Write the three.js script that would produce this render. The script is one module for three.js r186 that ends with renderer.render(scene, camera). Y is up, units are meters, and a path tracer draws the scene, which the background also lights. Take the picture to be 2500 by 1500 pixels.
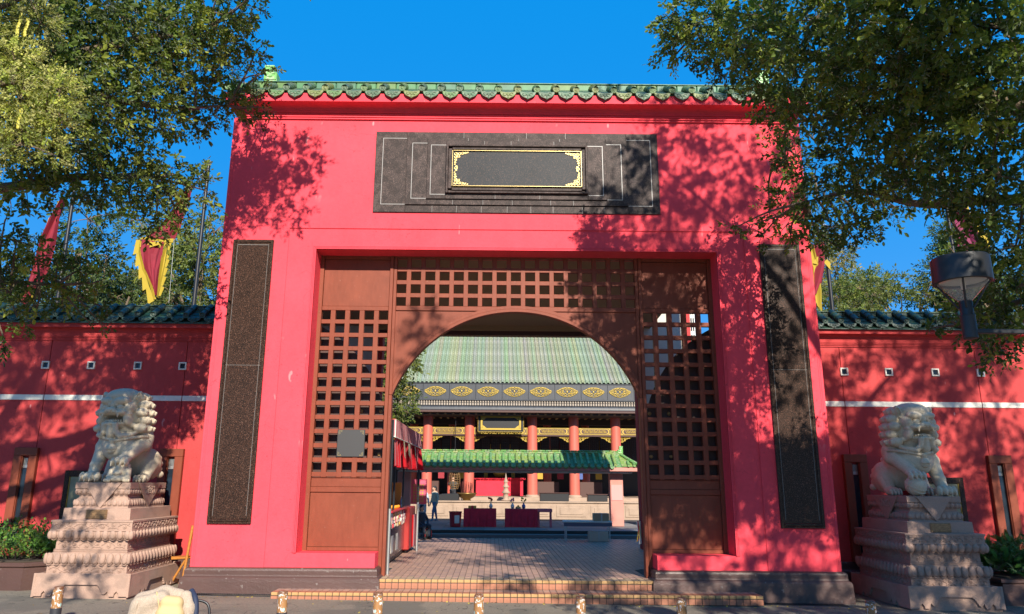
import * as THREE from 'three';
import { mergeGeometries, mergeVertices } from 'three/addons/utils/BufferGeometryUtils.js';
import { MarchingCubes } from 'three/addons/objects/MarchingCubes.js';

// ---------------------------------------------------------------- camera, sky, sun, exposure
const scene = new THREE.Scene();
const camera = new THREE.PerspectiveCamera(44.343, 5 / 3, 0.1, 3000);
camera.rotation.order = 'YXZ';
camera.position.set(-0.5825, 2.64, 18.531);
camera.rotation.set(0.24239, -0.00241, 0.0081);
camera.setViewOffset(2500, 1500, 40.8, 25.0, 2500, 1500);
scene.add(camera);

const renderer = new THREE.WebGLRenderer({ antialias: true });
renderer.toneMapping = THREE.LinearToneMapping;
renderer.toneMappingExposure = 2.2;
renderer.shadowMap.enabled = true;

const SUN = new THREE.Vector3(0.25, 0.733, 1).normalize();
{
  // clear deep-blue sky: darkest high up and away from the sun, paler towards the horizon and round the sun
  const W = 512, H = 256, d = new Float32Array(W * H * 4), v = new THREE.Vector3();
  for (let j = 0; j < H; j++) for (let i = 0; i < W; i++) {
    const phi = ((i + 0.5) / W - 0.5) * Math.PI * 2, th = ((j + 0.5) / H - 0.5) * Math.PI;
    v.set(Math.cos(th) * Math.cos(phi), Math.sin(th), Math.cos(th) * Math.sin(phi));
    const e = Math.max(0, v.y), hz = Math.exp(-e * 8), c = Math.max(0, v.dot(SUN));
    const au = 0.13 * Math.pow(c, 5) + 0.3 * Math.pow(c, 60);
    const up = 1 - 0.22 * e;
    const k = (j * W + i) * 4;
    d[k] = 0.001 * up + 0.17 * hz + au;
    d[k + 1] = 0.155 * up + 0.16 * hz + au;
    d[k + 2] = 0.445 * up + 0.08 * hz + au * 0.95;
    d[k + 3] = 1;
  }
  const t = new THREE.DataTexture(d, W, H, THREE.RGBAFormat, THREE.FloatType);
  t.mapping = THREE.EquirectangularReflectionMapping;
  t.magFilter = t.minFilter = THREE.LinearFilter; t.wrapS = THREE.RepeatWrapping;
  t.needsUpdate = true;
  scene.background = t; scene.environment = t;
}
const sun = new THREE.DirectionalLight(new THREE.Color().setRGB(1, 0.92, 0.79), 4.1);
sun.position.copy(SUN).multiplyScalar(60); sun.target.position.set(0, 4, -4);
sun.castShadow = true; sun.shadow.radius = 1; sun.shadow.mapSize.set(4096, 4096);
Object.assign(sun.shadow.camera, { left: -40, right: 40, top: 40, bottom: -40, near: 1, far: 160 });
scene.add(sun, sun.target);

// ---------------------------------------------------------------- helpers
function rng(a) { return () => { a |= 0; a = a + 0x6D2B79F5 | 0; let t = Math.imul(a ^ a >>> 15, 1 | a); t = t + Math.imul(t ^ t >>> 7, 61 | t) ^ t; return ((t ^ t >>> 14) >>> 0) / 4294967296; }; }
const R = rng(77);
const rr = (a, b) => a + (b - a) * R();
const V = (x, y, z) => new THREE.Vector3(x, y, z);
const lerp = (a, b, t) => a + (b - a) * t, clamp = (x, a, b) => Math.min(b, Math.max(a, x));
const sstep = (a, b, x) => { const t = clamp((x - a) / (b - a), 0, 1); return t * t * (3 - 2 * t); };
const groundY = x => 0.074 - 0.0085 * x;
const FLOOR = 0.46, PLAT = 0.74, TERR = 1.8;

const used = {};
function numbered(n) { const c = used[n] = (used[n] || 0) + 1; return c === 1 ? n : `${n}_${String(c - 1).padStart(3, '0')}`; }
function tag(o, label, category, group) {
  o.userData.label = label; o.userData.category = category; if (group) o.userData.group = group; return o;
}
function thing(name, label, category, p = [0, 0, 0], turn = 0, group) {
  const o = new THREE.Group(); o.name = numbered(name); o.position.set(...p); o.rotation.y = turn; scene.add(o);
  return tag(o, label, category, group);
}
function structure(o, name) { o.name = numbered(name); o.userData.kind = 'structure'; scene.add(o); return o; }
function part(name, geo, mat, parent) {
  const g = Array.isArray(geo) ? join(geo) : geo;
  const m = new THREE.Mesh(g, mat); m.name = parent === scene ? numbered(name) : name; m.castShadow = m.receiveShadow = true; parent.add(m); return m;
}
function sub(name, parent) { const g = new THREE.Group(); g.name = name; parent.add(g); return g; }
function join(list) {
  const l = list.map(g => { const n = g.index ? g.toNonIndexed() : g; for (const k of Object.keys(n.attributes)) if (!['position', 'normal', 'uv', 'color'].includes(k)) n.deleteAttribute(k); return n; });
  const col = l.some(g => g.attributes.color);
  for (const g of l) {
    if (!g.attributes.uv) g.setAttribute('uv', new THREE.BufferAttribute(new Float32Array(g.attributes.position.count * 2), 2));
    if (!g.attributes.normal) g.computeVertexNormals();
    if (col && !g.attributes.color) g.setAttribute('color', new THREE.BufferAttribute(new Float32Array(g.attributes.position.count * 3).fill(1), 3));
  }
  return l.length === 1 ? l[0] : mergeGeometries(l);
}
// uv in metres from the dominant axis of each triangle
function muv(geo, ox = 0, oy = 0) {
  const g = geo.index ? geo.toNonIndexed() : geo, p = g.attributes.position, uv = new Float32Array(p.count * 2);
  const a = V(), b = V(), c = V(), n = V();
  for (let i = 0; i < p.count; i += 3) {
    a.fromBufferAttribute(p, i); b.fromBufferAttribute(p, i + 1); c.fromBufferAttribute(p, i + 2);
    n.crossVectors(b.clone().sub(a), c.clone().sub(a));
    const x = Math.abs(n.x), y = Math.abs(n.y), z = Math.abs(n.z);
    [a, b, c].forEach((q, k) => {
      const u = x > y && x > z ? [q.z, q.y] : y > z ? [q.x, q.z] : [q.x, q.y];
      uv[(i + k) * 2] = u[0] + ox; uv[(i + k) * 2 + 1] = u[1] + oy;
    });
  }
  g.setAttribute('uv', new THREE.BufferAttribute(uv, 2));
  return g;
}
function fromTris(tri) {
  const g = new THREE.BufferGeometry(); g.setAttribute('position', new THREE.BufferAttribute(new Float32Array(tri), 3));
  g.computeVertexNormals(); return muv(g);
}
// box with chamfered edges
function cb(x0, x1, y0, y1, z0, z1, c = 0.006) {
  c = Math.min(c, (x1 - x0) / 3, (y1 - y0) / 3, (z1 - z0) / 3);
  const X = [x0, x1], Y = [y0, y1], Z = [z0, z1], t = [];
  const P = (i, j, k, ax) => [X[i] + (ax === 0 ? 0 : (i ? -c : c)), Y[j] + (ax === 1 ? 0 : (j ? -c : c)), Z[k] + (ax === 2 ? 0 : (k ? -c : c))];
  const cx = (x0 + x1) / 2, cy = (y0 + y1) / 2, cz = (z0 + z1) / 2;
  const poly = pts => {
    const [a, b, d] = pts, n = [(b[1] - a[1]) * (d[2] - a[2]) - (b[2] - a[2]) * (d[1] - a[1]), (b[2] - a[2]) * (d[0] - a[0]) - (b[0] - a[0]) * (d[2] - a[2]), (b[0] - a[0]) * (d[1] - a[1]) - (b[1] - a[1]) * (d[0] - a[0])];
    const m = pts.reduce((s, q) => [s[0] + q[0] / pts.length, s[1] + q[1] / pts.length, s[2] + q[2] / pts.length], [0, 0, 0]);
    if (n[0] * (m[0] - cx) + n[1] * (m[1] - cy) + n[2] * (m[2] - cz) < 0) pts.reverse();
    for (let i = 2; i < pts.length; i++) t.push(...pts[0], ...pts[i - 1], ...pts[i]);
  };
  for (const s of [0, 1]) {
    poly([P(s, 0, 0, 0), P(s, 1, 0, 0), P(s, 1, 1, 0), P(s, 0, 1, 0)]);
    poly([P(0, s, 0, 1), P(1, s, 0, 1), P(1, s, 1, 1), P(0, s, 1, 1)]);
    poly([P(0, 0, s, 2), P(1, 0, s, 2), P(1, 1, s, 2), P(0, 1, s, 2)]);
    for (const r of [0, 1]) {
      poly([P(s, r, 0, 0), P(s, r, 1, 0), P(s, r, 1, 1), P(s, r, 0, 1)]);
      poly([P(s, 0, r, 0), P(s, 1, r, 0), P(s, 1, r, 2), P(s, 0, r, 2)]);
      poly([P(0, s, r, 1), P(1, s, r, 1), P(1, s, r, 2), P(0, s, r, 2)]);
      for (const q of [0, 1]) poly([P(s, r, q, 0), P(s, r, q, 1), P(s, r, q, 2)]);
    }
  }
  return fromTris(t);
}
// rectangular rings of a moulded profile [[y, outward], ...] from the bottom up
function stack(prof, x0, x1, z0, z1, close = true) {
  const t = [], ring = ([y, o]) => [[x0 - o, y, z1 + o], [x1 + o, y, z1 + o], [x1 + o, y, z0 - o], [x0 - o, y, z0 - o]];
  const quad = (a, b, c, d) => t.push(...a, ...b, ...c, ...a, ...c, ...d);
  for (let i = 1; i < prof.length; i++) {
    const A = ring(prof[i - 1]), B = ring(prof[i]);
    for (let k = 0; k < 4; k++) quad(A[k], A[(k + 1) % 4], B[(k + 1) % 4], B[k]);
  }
  if (close) { const B = ring(prof[prof.length - 1]); quad(B[0], B[1], B[2], B[3]); const A = ring(prof[0]); quad(A[3], A[2], A[1], A[0]); }
  return fromTris(t);
}
function ext(pts, z0, z1, bevel = 0, holes = []) {
  const s = new THREE.Shape(pts.map(p => new THREE.Vector2(p[0], p[1])));
  for (const h of holes) s.holes.push(new THREE.Path(h.map(p => new THREE.Vector2(p[0], p[1]))));
  const g = new THREE.ExtrudeGeometry(s, { depth: z1 - z0 - 2 * bevel, bevelEnabled: bevel > 0, bevelThickness: bevel, bevelSize: bevel, bevelOffset: -bevel, bevelSegments: 1, curveSegments: 24 });
  g.translate(0, 0, z0 + bevel); return muv(g);
}
function tube(pts, r, seg = 24, rad = 8, closed = false) {
  return new THREE.TubeGeometry(new THREE.CatmullRomCurve3(pts.map(p => p.isVector3 ? p : V(...p)), closed), seg, r, rad, closed).toNonIndexed();
}
// tapered tube through points with a radius each
function limb(pts, rad, sides = 8, seg = 6) {
  const c = new THREE.CatmullRomCurve3(pts), n = Math.max(2, (pts.length - 1) * seg), f = c.computeFrenetFrames(n), pos = [], uv = [], idx = [];
  let len = 0, last = null;
  for (let i = 0; i <= n; i++) {
    const t = i / n, p = c.getPoint(t), k = t * (rad.length - 1), a = Math.floor(k), r = lerp(rad[a], rad[Math.min(a + 1, rad.length - 1)], k - a);
    if (last) len += p.distanceTo(last); last = p;
    for (let j = 0; j <= sides; j++) {
      const w = j / sides * Math.PI * 2, N = f.normals[i], B = f.binormals[i], q = 1 + 0.08 * Math.sin(w * 3 + i * 0.7);
      pos.push(p.x + r * q * (N.x * Math.cos(w) + B.x * Math.sin(w)), p.y + r * q * (N.y * Math.cos(w) + B.y * Math.sin(w)), p.z + r * q * (N.z * Math.cos(w) + B.z * Math.sin(w)));
      uv.push(j / sides * Math.max(0.05, rad[0]) * 6.28, len);
    }
  }
  for (let i = 0; i < n; i++) for (let j = 0; j < sides; j++) { const a = i * (sides + 1) + j, b = a + sides + 1; idx.push(a, a + 1, b, b, a + 1, b + 1); }
  const g = new THREE.BufferGeometry(); g.setAttribute('position', new THREE.Float32BufferAttribute(pos, 3)); g.setAttribute('uv', new THREE.Float32BufferAttribute(uv, 2)); g.setIndex(idx); g.computeVertexNormals();
  return g.toNonIndexed();
}
function lathe(pts, seg = 24) { return new THREE.LatheGeometry(pts.map(p => new THREE.Vector2(p[0], p[1])), seg).toNonIndexed(); }
function ball(x, y, z, rx, ry = rx, rz = rx, w = 12, h = 8) { const g = new THREE.SphereGeometry(1, w, h); g.scale(rx, ry, rz); g.translate(x, y, z); return g.toNonIndexed(); }
function cyl(x, y0, y1, z, r0, r1 = r0, seg = 16) { const g = new THREE.CylinderGeometry(r1, r0, y1 - y0, seg); g.translate(x, (y0 + y1) / 2, z); return g.toNonIndexed(); }
function rod(a, b, r, seg = 8) { const d = b.clone().sub(a), g = new THREE.CylinderGeometry(r, r, d.length(), seg); g.applyQuaternion(new THREE.Quaternion().setFromUnitVectors(V(0, 1, 0), d.normalize())); g.translate((a.x + b.x) / 2, (a.y + b.y) / 2, (a.z + b.z) / 2); return g.toNonIndexed(); }

// ---------------------------------------------------------------- procedural textures
const NT = new Float32Array(1 << 16); { const q = rng(5); for (let i = 0; i < NT.length; i++) NT[i] = q(); }
function vn(x, y, per, s = 0) {
  const xi = Math.floor(x), yi = Math.floor(y), fx = x - xi, fy = y - yi, u = fx * fx * (3 - 2 * fx), w = fy * fy * (3 - 2 * fy);
  const h = (a, b) => NT[(((a % per + per) % per) * 374761 + ((b % per + per) % per) * 668265 + s * 9277) & 65535];
  return lerp(lerp(h(xi, yi), h(xi + 1, yi), u), lerp(h(xi, yi + 1), h(xi + 1, yi + 1), u), w);
}
function fbm(u, v, per, oct = 4, s = 0) { let a = 0.5, t = 0, n = 0; for (let i = 0; i < oct; i++) { t += a * vn(u * per, v * per, per, s + i); n += a; a *= 0.55; per *= 2; } return t / n; }
const enc = x => { x = clamp(x, 0, 1); return 255 * (x <= 0.0031308 ? x * 12.92 : 1.055 * Math.pow(x, 1 / 2.4) - 0.055); };
function tex(n, metres, fn, data = false) {
  const d = new Uint8Array(n * n * 4);
  for (let j = 0; j < n; j++) for (let i = 0; i < n; i++) {
    const c = fn((i + 0.5) / n, (j + 0.5) / n), k = (j * n + i) * 4;
    if (data) d[k] = d[k + 1] = d[k + 2] = clamp(c, 0, 1) * 255; else { d[k] = enc(c[0]); d[k + 1] = enc(c[1]); d[k + 2] = enc(c[2]); }
    d[k + 3] = 255;
  }
  const t = new THREE.DataTexture(d, n, n); t.wrapS = t.wrapT = THREE.RepeatWrapping; t.magFilter = THREE.LinearFilter; t.minFilter = THREE.LinearMipmapLinearFilter; t.generateMipmaps = true;
  t.repeat.set(1 / metres, 1 / metres); if (!data) t.colorSpace = THREE.SRGBColorSpace; t.needsUpdate = true; return t;
}
const mixc = (a, b, t) => [lerp(a[0], b[0], t), lerp(a[1], b[1], t), lerp(a[2], b[2], t)], mul = (a, k) => [a[0] * k, a[1] * k, a[2] * k];
const std = o => new THREE.MeshStandardMaterial(o), rgb = (r, g, b) => new THREE.Color().setRGB(r, g, b);
const phys = o => new THREE.MeshPhysicalMaterial(o);
const M = {};
{
  const grain = tex(512, 0.6, (u, v) => 0.5 * fbm(u, v, 16, 4) + 0.5 * fbm(u, v, 64, 2, 9), true);
  const paint = (base, size = 6.3) => tex(1024, size, (u, v) => {
    let k = 1 + 0.26 * (fbm(u, v, 5, 5) - 0.5) + 0.16 * (fbm(u * 1.0, v * 0.25 + 0.3, 24, 3, 4) - 0.5) + 0.10 * (fbm(u, v, 96, 2, 12) - 0.5);
    const pale = sstep(0.66, 0.8, fbm(u, v, 9, 4, 21)) * 0.08, speck = sstep(0.86, 0.93, vn(u * 190, v * 190, 190, 3)) * sstep(0.55, 0.75, fbm(u, v, 7, 3, 31));
    let c = mul(base, k); c = mixc(c, [0.66, 0.2, 0.2], pale * 0.25); const crack = Math.abs(fbm(u, v, 5, 5, 61) - 0.5) < 0.0016 && vn(u * 6, v * 6, 6, 71) > 0.6 ? 0.45 : 0; const scuff = sstep(0.80, 0.86, fbm(u, v * 0.4, 36, 3, 81)) * sstep(0.5, 0.65, fbm(u, v, 4, 3, 91)); c = mixc(c, [0.75, 0.5, 0.48], scuff * 0.35); return mixc(mixc(c, mul(base, 0.45), speck * 0.5), mul(base, 0.4), crack);
  });
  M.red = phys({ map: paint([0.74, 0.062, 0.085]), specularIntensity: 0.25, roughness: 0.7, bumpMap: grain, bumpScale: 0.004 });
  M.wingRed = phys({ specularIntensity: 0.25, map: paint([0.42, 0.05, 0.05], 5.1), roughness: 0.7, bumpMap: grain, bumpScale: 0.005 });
  const chip = (base, pale) => tex(1024, 3.1, (u, v) => {
    let c = mul(base, 1 + 0.4 * (fbm(u, v, 6, 5) - 0.5)); const s = sstep(0.79, 0.84, fbm(u, v, 40, 3, 8)); return mixc(c, pale, s * 0.6);
  });
  M.plinth = std({ map: chip([0.075, 0.038, 0.031], [0.22, 0.19, 0.17]), roughness: 0.42, bumpMap: grain, bumpScale: 0.006 });
  M.brown = phys({ specularIntensity: 0.4, map: tex(1024, 2.3, (u, v) => { const k = 1 + 0.22 * (fbm(u, v * 0.25, 40, 3) - 0.5) + 0.25 * (fbm(u, v, 5, 4, 4) - 0.5); return mixc(mul([0.19, 0.047, 0.025], k), [0.3, 0.14, 0.1], sstep(0.8, 0.9, fbm(u, v, 50, 3, 7)) * 0.5); }), roughness: 0.5, bumpMap: grain, bumpScale: 0.002 });
  M.darkBrown = std({ color: rgb(0.06, 0.022, 0.016), roughness: 0.55, bumpMap: grain, bumpScale: 0.002 });
  const granite = (a, b, c, vein) => tex(1024, 1.35, (u, v) => {
    const g = vn(u * 190, v * 190, 190, 2) * 0.6 + vn(u * 380, v * 380, 380, 5) * 0.4, h = vn(u * 130, v * 130, 130, 14), w = fbm(u + 0.35 * v, v, 4, 5, 17);
    let k = mixc(a, b, sstep(0.50, 0.72, g)); k = mixc(k, c, sstep(0.74, 0.86, h) * (0.5 + 0.5 * g));
    return vein ? mul(k, 0.7 + 0.75 * sstep(0.3, 0.7, fbm(u * 1 + v, v - u, 8, 4, 33)) * w * 1.4) : mul(k, 0.8 + 0.4 * w);
  });
  M.granite = phys({ specularIntensity: 0.35, map: granite([0.012, 0.008, 0.006], [0.078, 0.034, 0.020], [0.16, 0.085, 0.06]), roughness: 0.34 });
  M.board = phys({ specularIntensity: 0.3, map: granite([0.03, 0.022, 0.021], [0.078, 0.05, 0.042], [0.15, 0.105, 0.092], true), roughness: 0.55 });
  M.slate = phys({ specularIntensity: 0.3, map: granite([0.014, 0.018, 0.022], [0.04, 0.038, 0.042], [0.13, 0.08, 0.06]), roughness: 0.5 });
  M.inlay = std({ color: rgb(0.28, 0.265, 0.25), roughness: 0.4 });
  M.gold = std({ color: rgb(0.52, 0.40, 0.17), roughness: 0.34, metalness: 0.75 });
  M.goldPaint = std({ color: rgb(0.42, 0.29, 0.045), roughness: 0.42, metalness: 0.15 });
  const stone = (base, dark, size) => tex(1024, size, (u, v) => {
    let k = 1 + 0.3 * (fbm(u, v, 4, 5) - 0.5) + 0.35 * (vn(u * 256, v * 256, 256, 6) - 0.5); const s = sstep(0.58, 0.78, fbm(u, v, 7, 5, 23)); return mixc(mul(base, k), dark, s * 0.4);
  });
  M.cream = std({ map: stone([0.53, 0.44, 0.315], [0.35, 0.28, 0.2], 1.3), roughness: 0.75, bumpMap: grain, bumpScale: 0.004 });
  M.pinkStone = std({ map: stone([0.35, 0.225, 0.17], [0.22, 0.15, 0.115], 1.6), roughness: 0.82, bumpMap: grain, bumpScale: 0.006 });
  M.terraceStone = std({ map: stone([0.33, 0.235, 0.17], [0.2, 0.14, 0.10], 1.6), roughness: 0.8 });
  M.concrete = std({ map: tex(1024, 7.3, (u, v) => {
    let k = 1 + 0.5 * (fbm(u, v, 5, 6) - 0.5) + 0.5 * (vn(u * 400, v * 400, 400, 6) - 0.5); const s = sstep(0.55, 0.72, fbm(u, v, 6, 5, 23)), q = sstep(0.78, 0.86, fbm(u, v, 60, 3, 43)), cr = Math.abs(fbm(u, v, 6, 4, 51) - 0.5) < 0.004 ? 1 : 0;
    return mixc(mixc(mixc(mul([0.17, 0.145, 0.11], k), [0.10, 0.092, 0.075], s * 0.7), [0.24, 0.21, 0.16], q * 0.5), [0.04, 0.035, 0.03], cr * 0.7);
  }), roughness: 0.92, bumpMap: grain, bumpScale: 0.02 });
  M.bounceConcrete = std({ map: tex(512, 2.1, (u, v) => mul([0.19, 0.17, 0.14], 0.6 + 0.8 * fbm(u, v, 40, 4) + 0.3 * (fbm(u, v, 4, 3, 5) - 0.5))), roughness: 0.9, bumpMap: grain, bumpScale: 0.015 });
  M.bollard = std({ map: tex(512, 0.52, (u, v) => {
    const c = mul([0.30, 0.145, 0.05], 1 + 0.4 * (fbm(u, v, 8, 4) - 0.5)), f = fbm(u, v, 10, 4, 18), e = sstep(0.585, 0.6, f);
    return mixc(mixc(c, [0.06, 0.045, 0.035], sstep(0.56, 0.59, f) * 0.7), vn(u * 5, v * 5, 5, 3) > 0.62 ? [0.35, 0.5, 0.45] : [0.68, 0.64, 0.6], e);
  }), roughness: 0.55 });
  M.bark = std({ map: tex(512, 0.8, (u, v) => mul([0.16, 0.115, 0.075], 0.6 + 0.9 * fbm(u, v * 0.5, 20, 4)), false), roughness: 0.9, bumpMap: grain, bumpScale: 0.02 });
  M.white = std({ map: tex(256, 1.5, (u, v) => mul([0.66, 0.62, 0.54], 0.85 + 0.3 * fbm(u, v, 6, 4))), roughness: 0.7 });
  M.creamWall = std({ color: rgb(0.50, 0.47, 0.41), roughness: 0.85 });
  M.ceiling = std({ color: rgb(0.30, 0.22, 0.12), roughness: 0.85 });
  M.black = std({ color: rgb(0.012, 0.012, 0.014), roughness: 0.4 });
  M.blackMetal = std({ color: rgb(0.02, 0.021, 0.024), roughness: 0.38, metalness: 0.3 });
  M.steel = std({ color: rgb(0.45, 0.45, 0.43), roughness: 0.4, metalness: 0.8 });
  M.glass = std({ color: rgb(0.012, 0.02, 0.03), roughness: 0.08 });
  M.terracotta = std({ map: tex(256, 0.9, (u, v) => mul([0.34, 0.135, 0.075], 0.75 + 0.5 * fbm(u, v, 6, 4))), roughness: 0.7 });
  M.ochre = std({ map: tex(256, 0.9, (u, v) => mul([0.40, 0.23, 0.09], 0.75 + 0.5 * fbm(u, v, 6, 4))), roughness: 0.6 });
  M.paleTile = std({ map: tex(256, 0.9, (u, v) => mul([0.36, 0.25, 0.16], 0.75 + 0.5 * fbm(u, v, 6, 4))), roughness: 0.6 });
  M.floorTile = [[0.34, 0.205, 0.155], [0.38, 0.225, 0.165], [0.30, 0.185, 0.15]].map((c, i) => std({ map: tex(256, 0.9, (u, v) => mul(c, 0.75 + 0.5 * fbm(u, v, 6, 4, i))), roughness: 0.5 }));
  M.grout = std({ color: rgb(0.05, 0.047, 0.043), roughness: 0.95 });
  // glazed roof tiles: four firings, with weathered crust
  const glaze = (a, b, crust) => phys({ map: tex(256, 0.5, (u, v) => mixc(mixc(a, b, fbm(u, v, 5, 4, 2)), crust, sstep(0.50, 0.68, fbm(u, v, 9, 4, 11)) * 0.75)), roughness: 0.5, clearcoat: 0.12, clearcoatRoughness: 0.3, bumpMap: grain, bumpScale: 0.005 });
  M.glaze = [glaze([0.035, 0.11, 0.03], [0.09, 0.18, 0.04], [0.20, 0.19, 0.11]), glaze([0.025, 0.085, 0.04], [0.06, 0.14, 0.06], [0.18, 0.18, 0.12]), glaze([0.08, 0.12, 0.02], [0.14, 0.17, 0.03], [0.22, 0.2, 0.11]), glaze([0.03, 0.07, 0.035], [0.05, 0.11, 0.045], [0.15, 0.155, 0.1])];
  M.darkGlaze = [glaze([0.006, 0.03, 0.022], [0.012, 0.05, 0.03], [0.04, 0.06, 0.04]), glaze([0.005, 0.022, 0.02], [0.012, 0.045, 0.025], [0.06, 0.07, 0.05])];
  M.brightGlaze = [glaze([0.08, 0.21, 0.05], [0.13, 0.28, 0.06], [0.3, 0.31, 0.17]), glaze([0.06, 0.17, 0.055], [0.11, 0.24, 0.07], [0.28, 0.28, 0.17]), glaze([0.14, 0.23, 0.04], [0.18, 0.26, 0.05], [0.3, 0.29, 0.16])];
  M.ridge = [[0.05, 0.17, 0.06], [0.04, 0.13, 0.07], [0.09, 0.18, 0.04]].map((c, i) => std({ map: tex(256, 0.7, (u, v) => mul(c, 0.6 + 0.8 * fbm(u, v, 6, 4, i))), roughness: 0.55 }));
  M.brightCap = glaze([0.12, 0.36, 0.08], [0.17, 0.42, 0.1], [0.4, 0.45, 0.3]);
}
// ---------------------------------------------------------------- glazed tile roofs
function capDisc(r) { // front of a cover tile: rim, groove and boss
  const g = lathe([[0, 0.016], [r * 0.30, 0.012], [r * 0.36, 0.002], [r * 0.66, 0.002], [r * 0.72, 0.014], [r * 0.94, 0.014], [r, 0.004], [r, -0.03]], 20); g.rotateX(Math.PI / 2);
  const dots = [g]; for (let k = 0; k < 6; k++) dots.push(ball(Math.cos(k * 1.047) * r * 0.5, Math.sin(k * 1.047) * r * 0.5, 0.004, r * 0.1, r * 0.1, 0.008, 6, 4));
  return join(dots);
}
function coverTile(r, len, slope, joints = 2) { // half-round roll running up the slope from the eave
  const seg = []; const n = joints;
  for (let k = 0; k < n; k++) {
    const a = k / n * len, b = (k + 1) / n * len + 0.01, g = new THREE.CylinderGeometry(r * 0.97, r * (k ? 1.05 : 1.0), b - a, 18, 1, true); g.rotateX(-Math.PI / 2); g.translate(0, 0, -(a + b) / 2); seg.push(g.toNonIndexed());
    if (k) { const t = new THREE.TorusGeometry(r * 1.03, 0.012, 6, 18); t.translate(0, 0, -a); seg.push(t.toNonIndexed()); }
  }
  const body = join(seg); body.rotateX(slope); // the roll climbs to the back
  const d = capDisc(r); return join([body, d]);
}
function dripTile(w, h, len, slope) { // pan tile with its pointed, carved apron
  const s = new THREE.Shape(); s.moveTo(-w / 2, 0.03); s.quadraticCurveTo(0, -0.055, w / 2, 0.03);
  s.bezierCurveTo(w * 0.5, -h * 0.35, w * 0.36, -h * 0.62, w * 0.24, -h * 0.72); s.quadraticCurveTo(w * 0.08, -h * 0.85, 0, -h);
  s.quadraticCurveTo(-w * 0.08, -h * 0.85, -w * 0.24, -h * 0.72); s.bezierCurveTo(-w * 0.36, -h * 0.62, -w * 0.5, -h * 0.35, -w / 2, 0.03);
  const g = new THREE.ExtrudeGeometry(s, { depth: 0.014, bevelEnabled: true, bevelThickness: 0.008, bevelSize: 0.01, bevelOffset: -0.01, bevelSegments: 1, curveSegments: 6 }); g.translate(0, 0, -0.01);
  const relief = [muv(g)];
  for (const sx of [-1, 1]) { const t = new THREE.TorusGeometry(w * 0.1, 0.011, 5, 10, 4.6); t.rotateZ(sx > 0 ? 0.4 : 2.2); t.translate(sx * w * 0.2, -h * 0.36, 0.016); relief.push(t.toNonIndexed()); }
  relief.push(ball(0, -h * 0.42, 0.014, w * 0.09, w * 0.09, 0.014, 8, 5), ball(0, -h * 0.75, 0.014, w * 0.05, w * 0.07, 0.01, 6, 4));
  const a = join(relief); a.rotateX(-0.16);
  const pan = []; const n = 6; // concave pan above it, three courses
  for (let c = 0; c < 3; c++) for (let i = 0; i < n; i++) {
    const q = (t, e) => { const x = (t - 0.5) * w * 1.12; return [x, 0.03 - 0.05 * (1 - Math.pow((t - 0.5) * 2, 2)) - (e ? 0.012 : 0), 0]; };
    const z0 = -c / 3 * len, z1 = -(c + 1) / 3 * len, l = q(i / n, 0), r = q((i + 1) / n, 0), l2 = q(i / n, 1), r2 = q((i + 1) / n, 1);
    const P = (p, z) => [p[0], p[1], z];
    pan.push(...P(l, z0), ...P(r, z0), ...P(r2, z1), ...P(l, z0), ...P(r2, z1), ...P(l2, z1));
    pan.push(...P(l2, z1), ...P(r2, z1), ...P(r, z1), ...P(l2, z1), ...P(r, z1), ...P(l, z1));
  }
  const p = fromTris(pan); p.rotateX(slope); return join([a, p]);
}
// a run of tiles along x; eave at (eaveY, eaveZ), climbing to ridgeZ
function tileRun(parent, x0, n, pitch, eaveY, eaveZ, run, rise, r, mats, dripH = 0.24) {
  const slope = Math.atan2(rise, run), len = Math.hypot(run, rise), cover = [coverTile(r, len, slope, 2), coverTile(r * 1.03, len * 0.98, slope, 3)], drip = dripTile(pitch - r * 0.75, dripH, len, slope);
  for (let i = 0; i < n; i++) {
    const c = part('cover_tile', cover[i % 2], mats[Math.floor(R() * mats.length)], parent); c.position.set(x0 + i * pitch + rr(-0.012, 0.012), eaveY + rr(-0.008, 0.008), eaveZ + rr(-0.01, 0.01));
    if (i < n - 1) { const d = part('drip_tile', drip, mats[Math.floor(R() * mats.length)], parent); d.position.set(x0 + (i + 0.5) * pitch + rr(-0.008, 0.008), eaveY - 0.075 + rr(-0.006, 0.006), eaveZ - 0.01); d.rotation.z = rr(-0.03, 0.03); }
  }
}
function fretEnd(w, h, d) { // squared-spiral ridge ornament
  const s = ext([[0, 0], [w, 0], [w, h * 0.55], [w * 0.74, h * 0.55], [w * 0.74, h], [0, h]], -d, 0, 0.012), b = (x0, x1, y0, y1) => cb(x0 * w, x1 * w, y0 * h, y1 * h, 0.001, 0.02, 0.006);
  return join([s, b(0.02, 0.11, 0.1, 0.97), b(0.11, 0.72, 0.88, 0.97), b(0.62, 0.72, 0.58, 0.88), b(0.3, 0.62, 0.58, 0.66), b(0.3, 0.39, 0.66, 0.8), b(0.62, 0.97, 0.45, 0.53), b(0.88, 0.97, 0.1, 0.45), b(0.11, 0.88, 0.1, 0.18), b(0.26, 0.66, 0.3, 0.38), b(0.26, 0.34, 0.38, 0.5)]);
}

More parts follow.
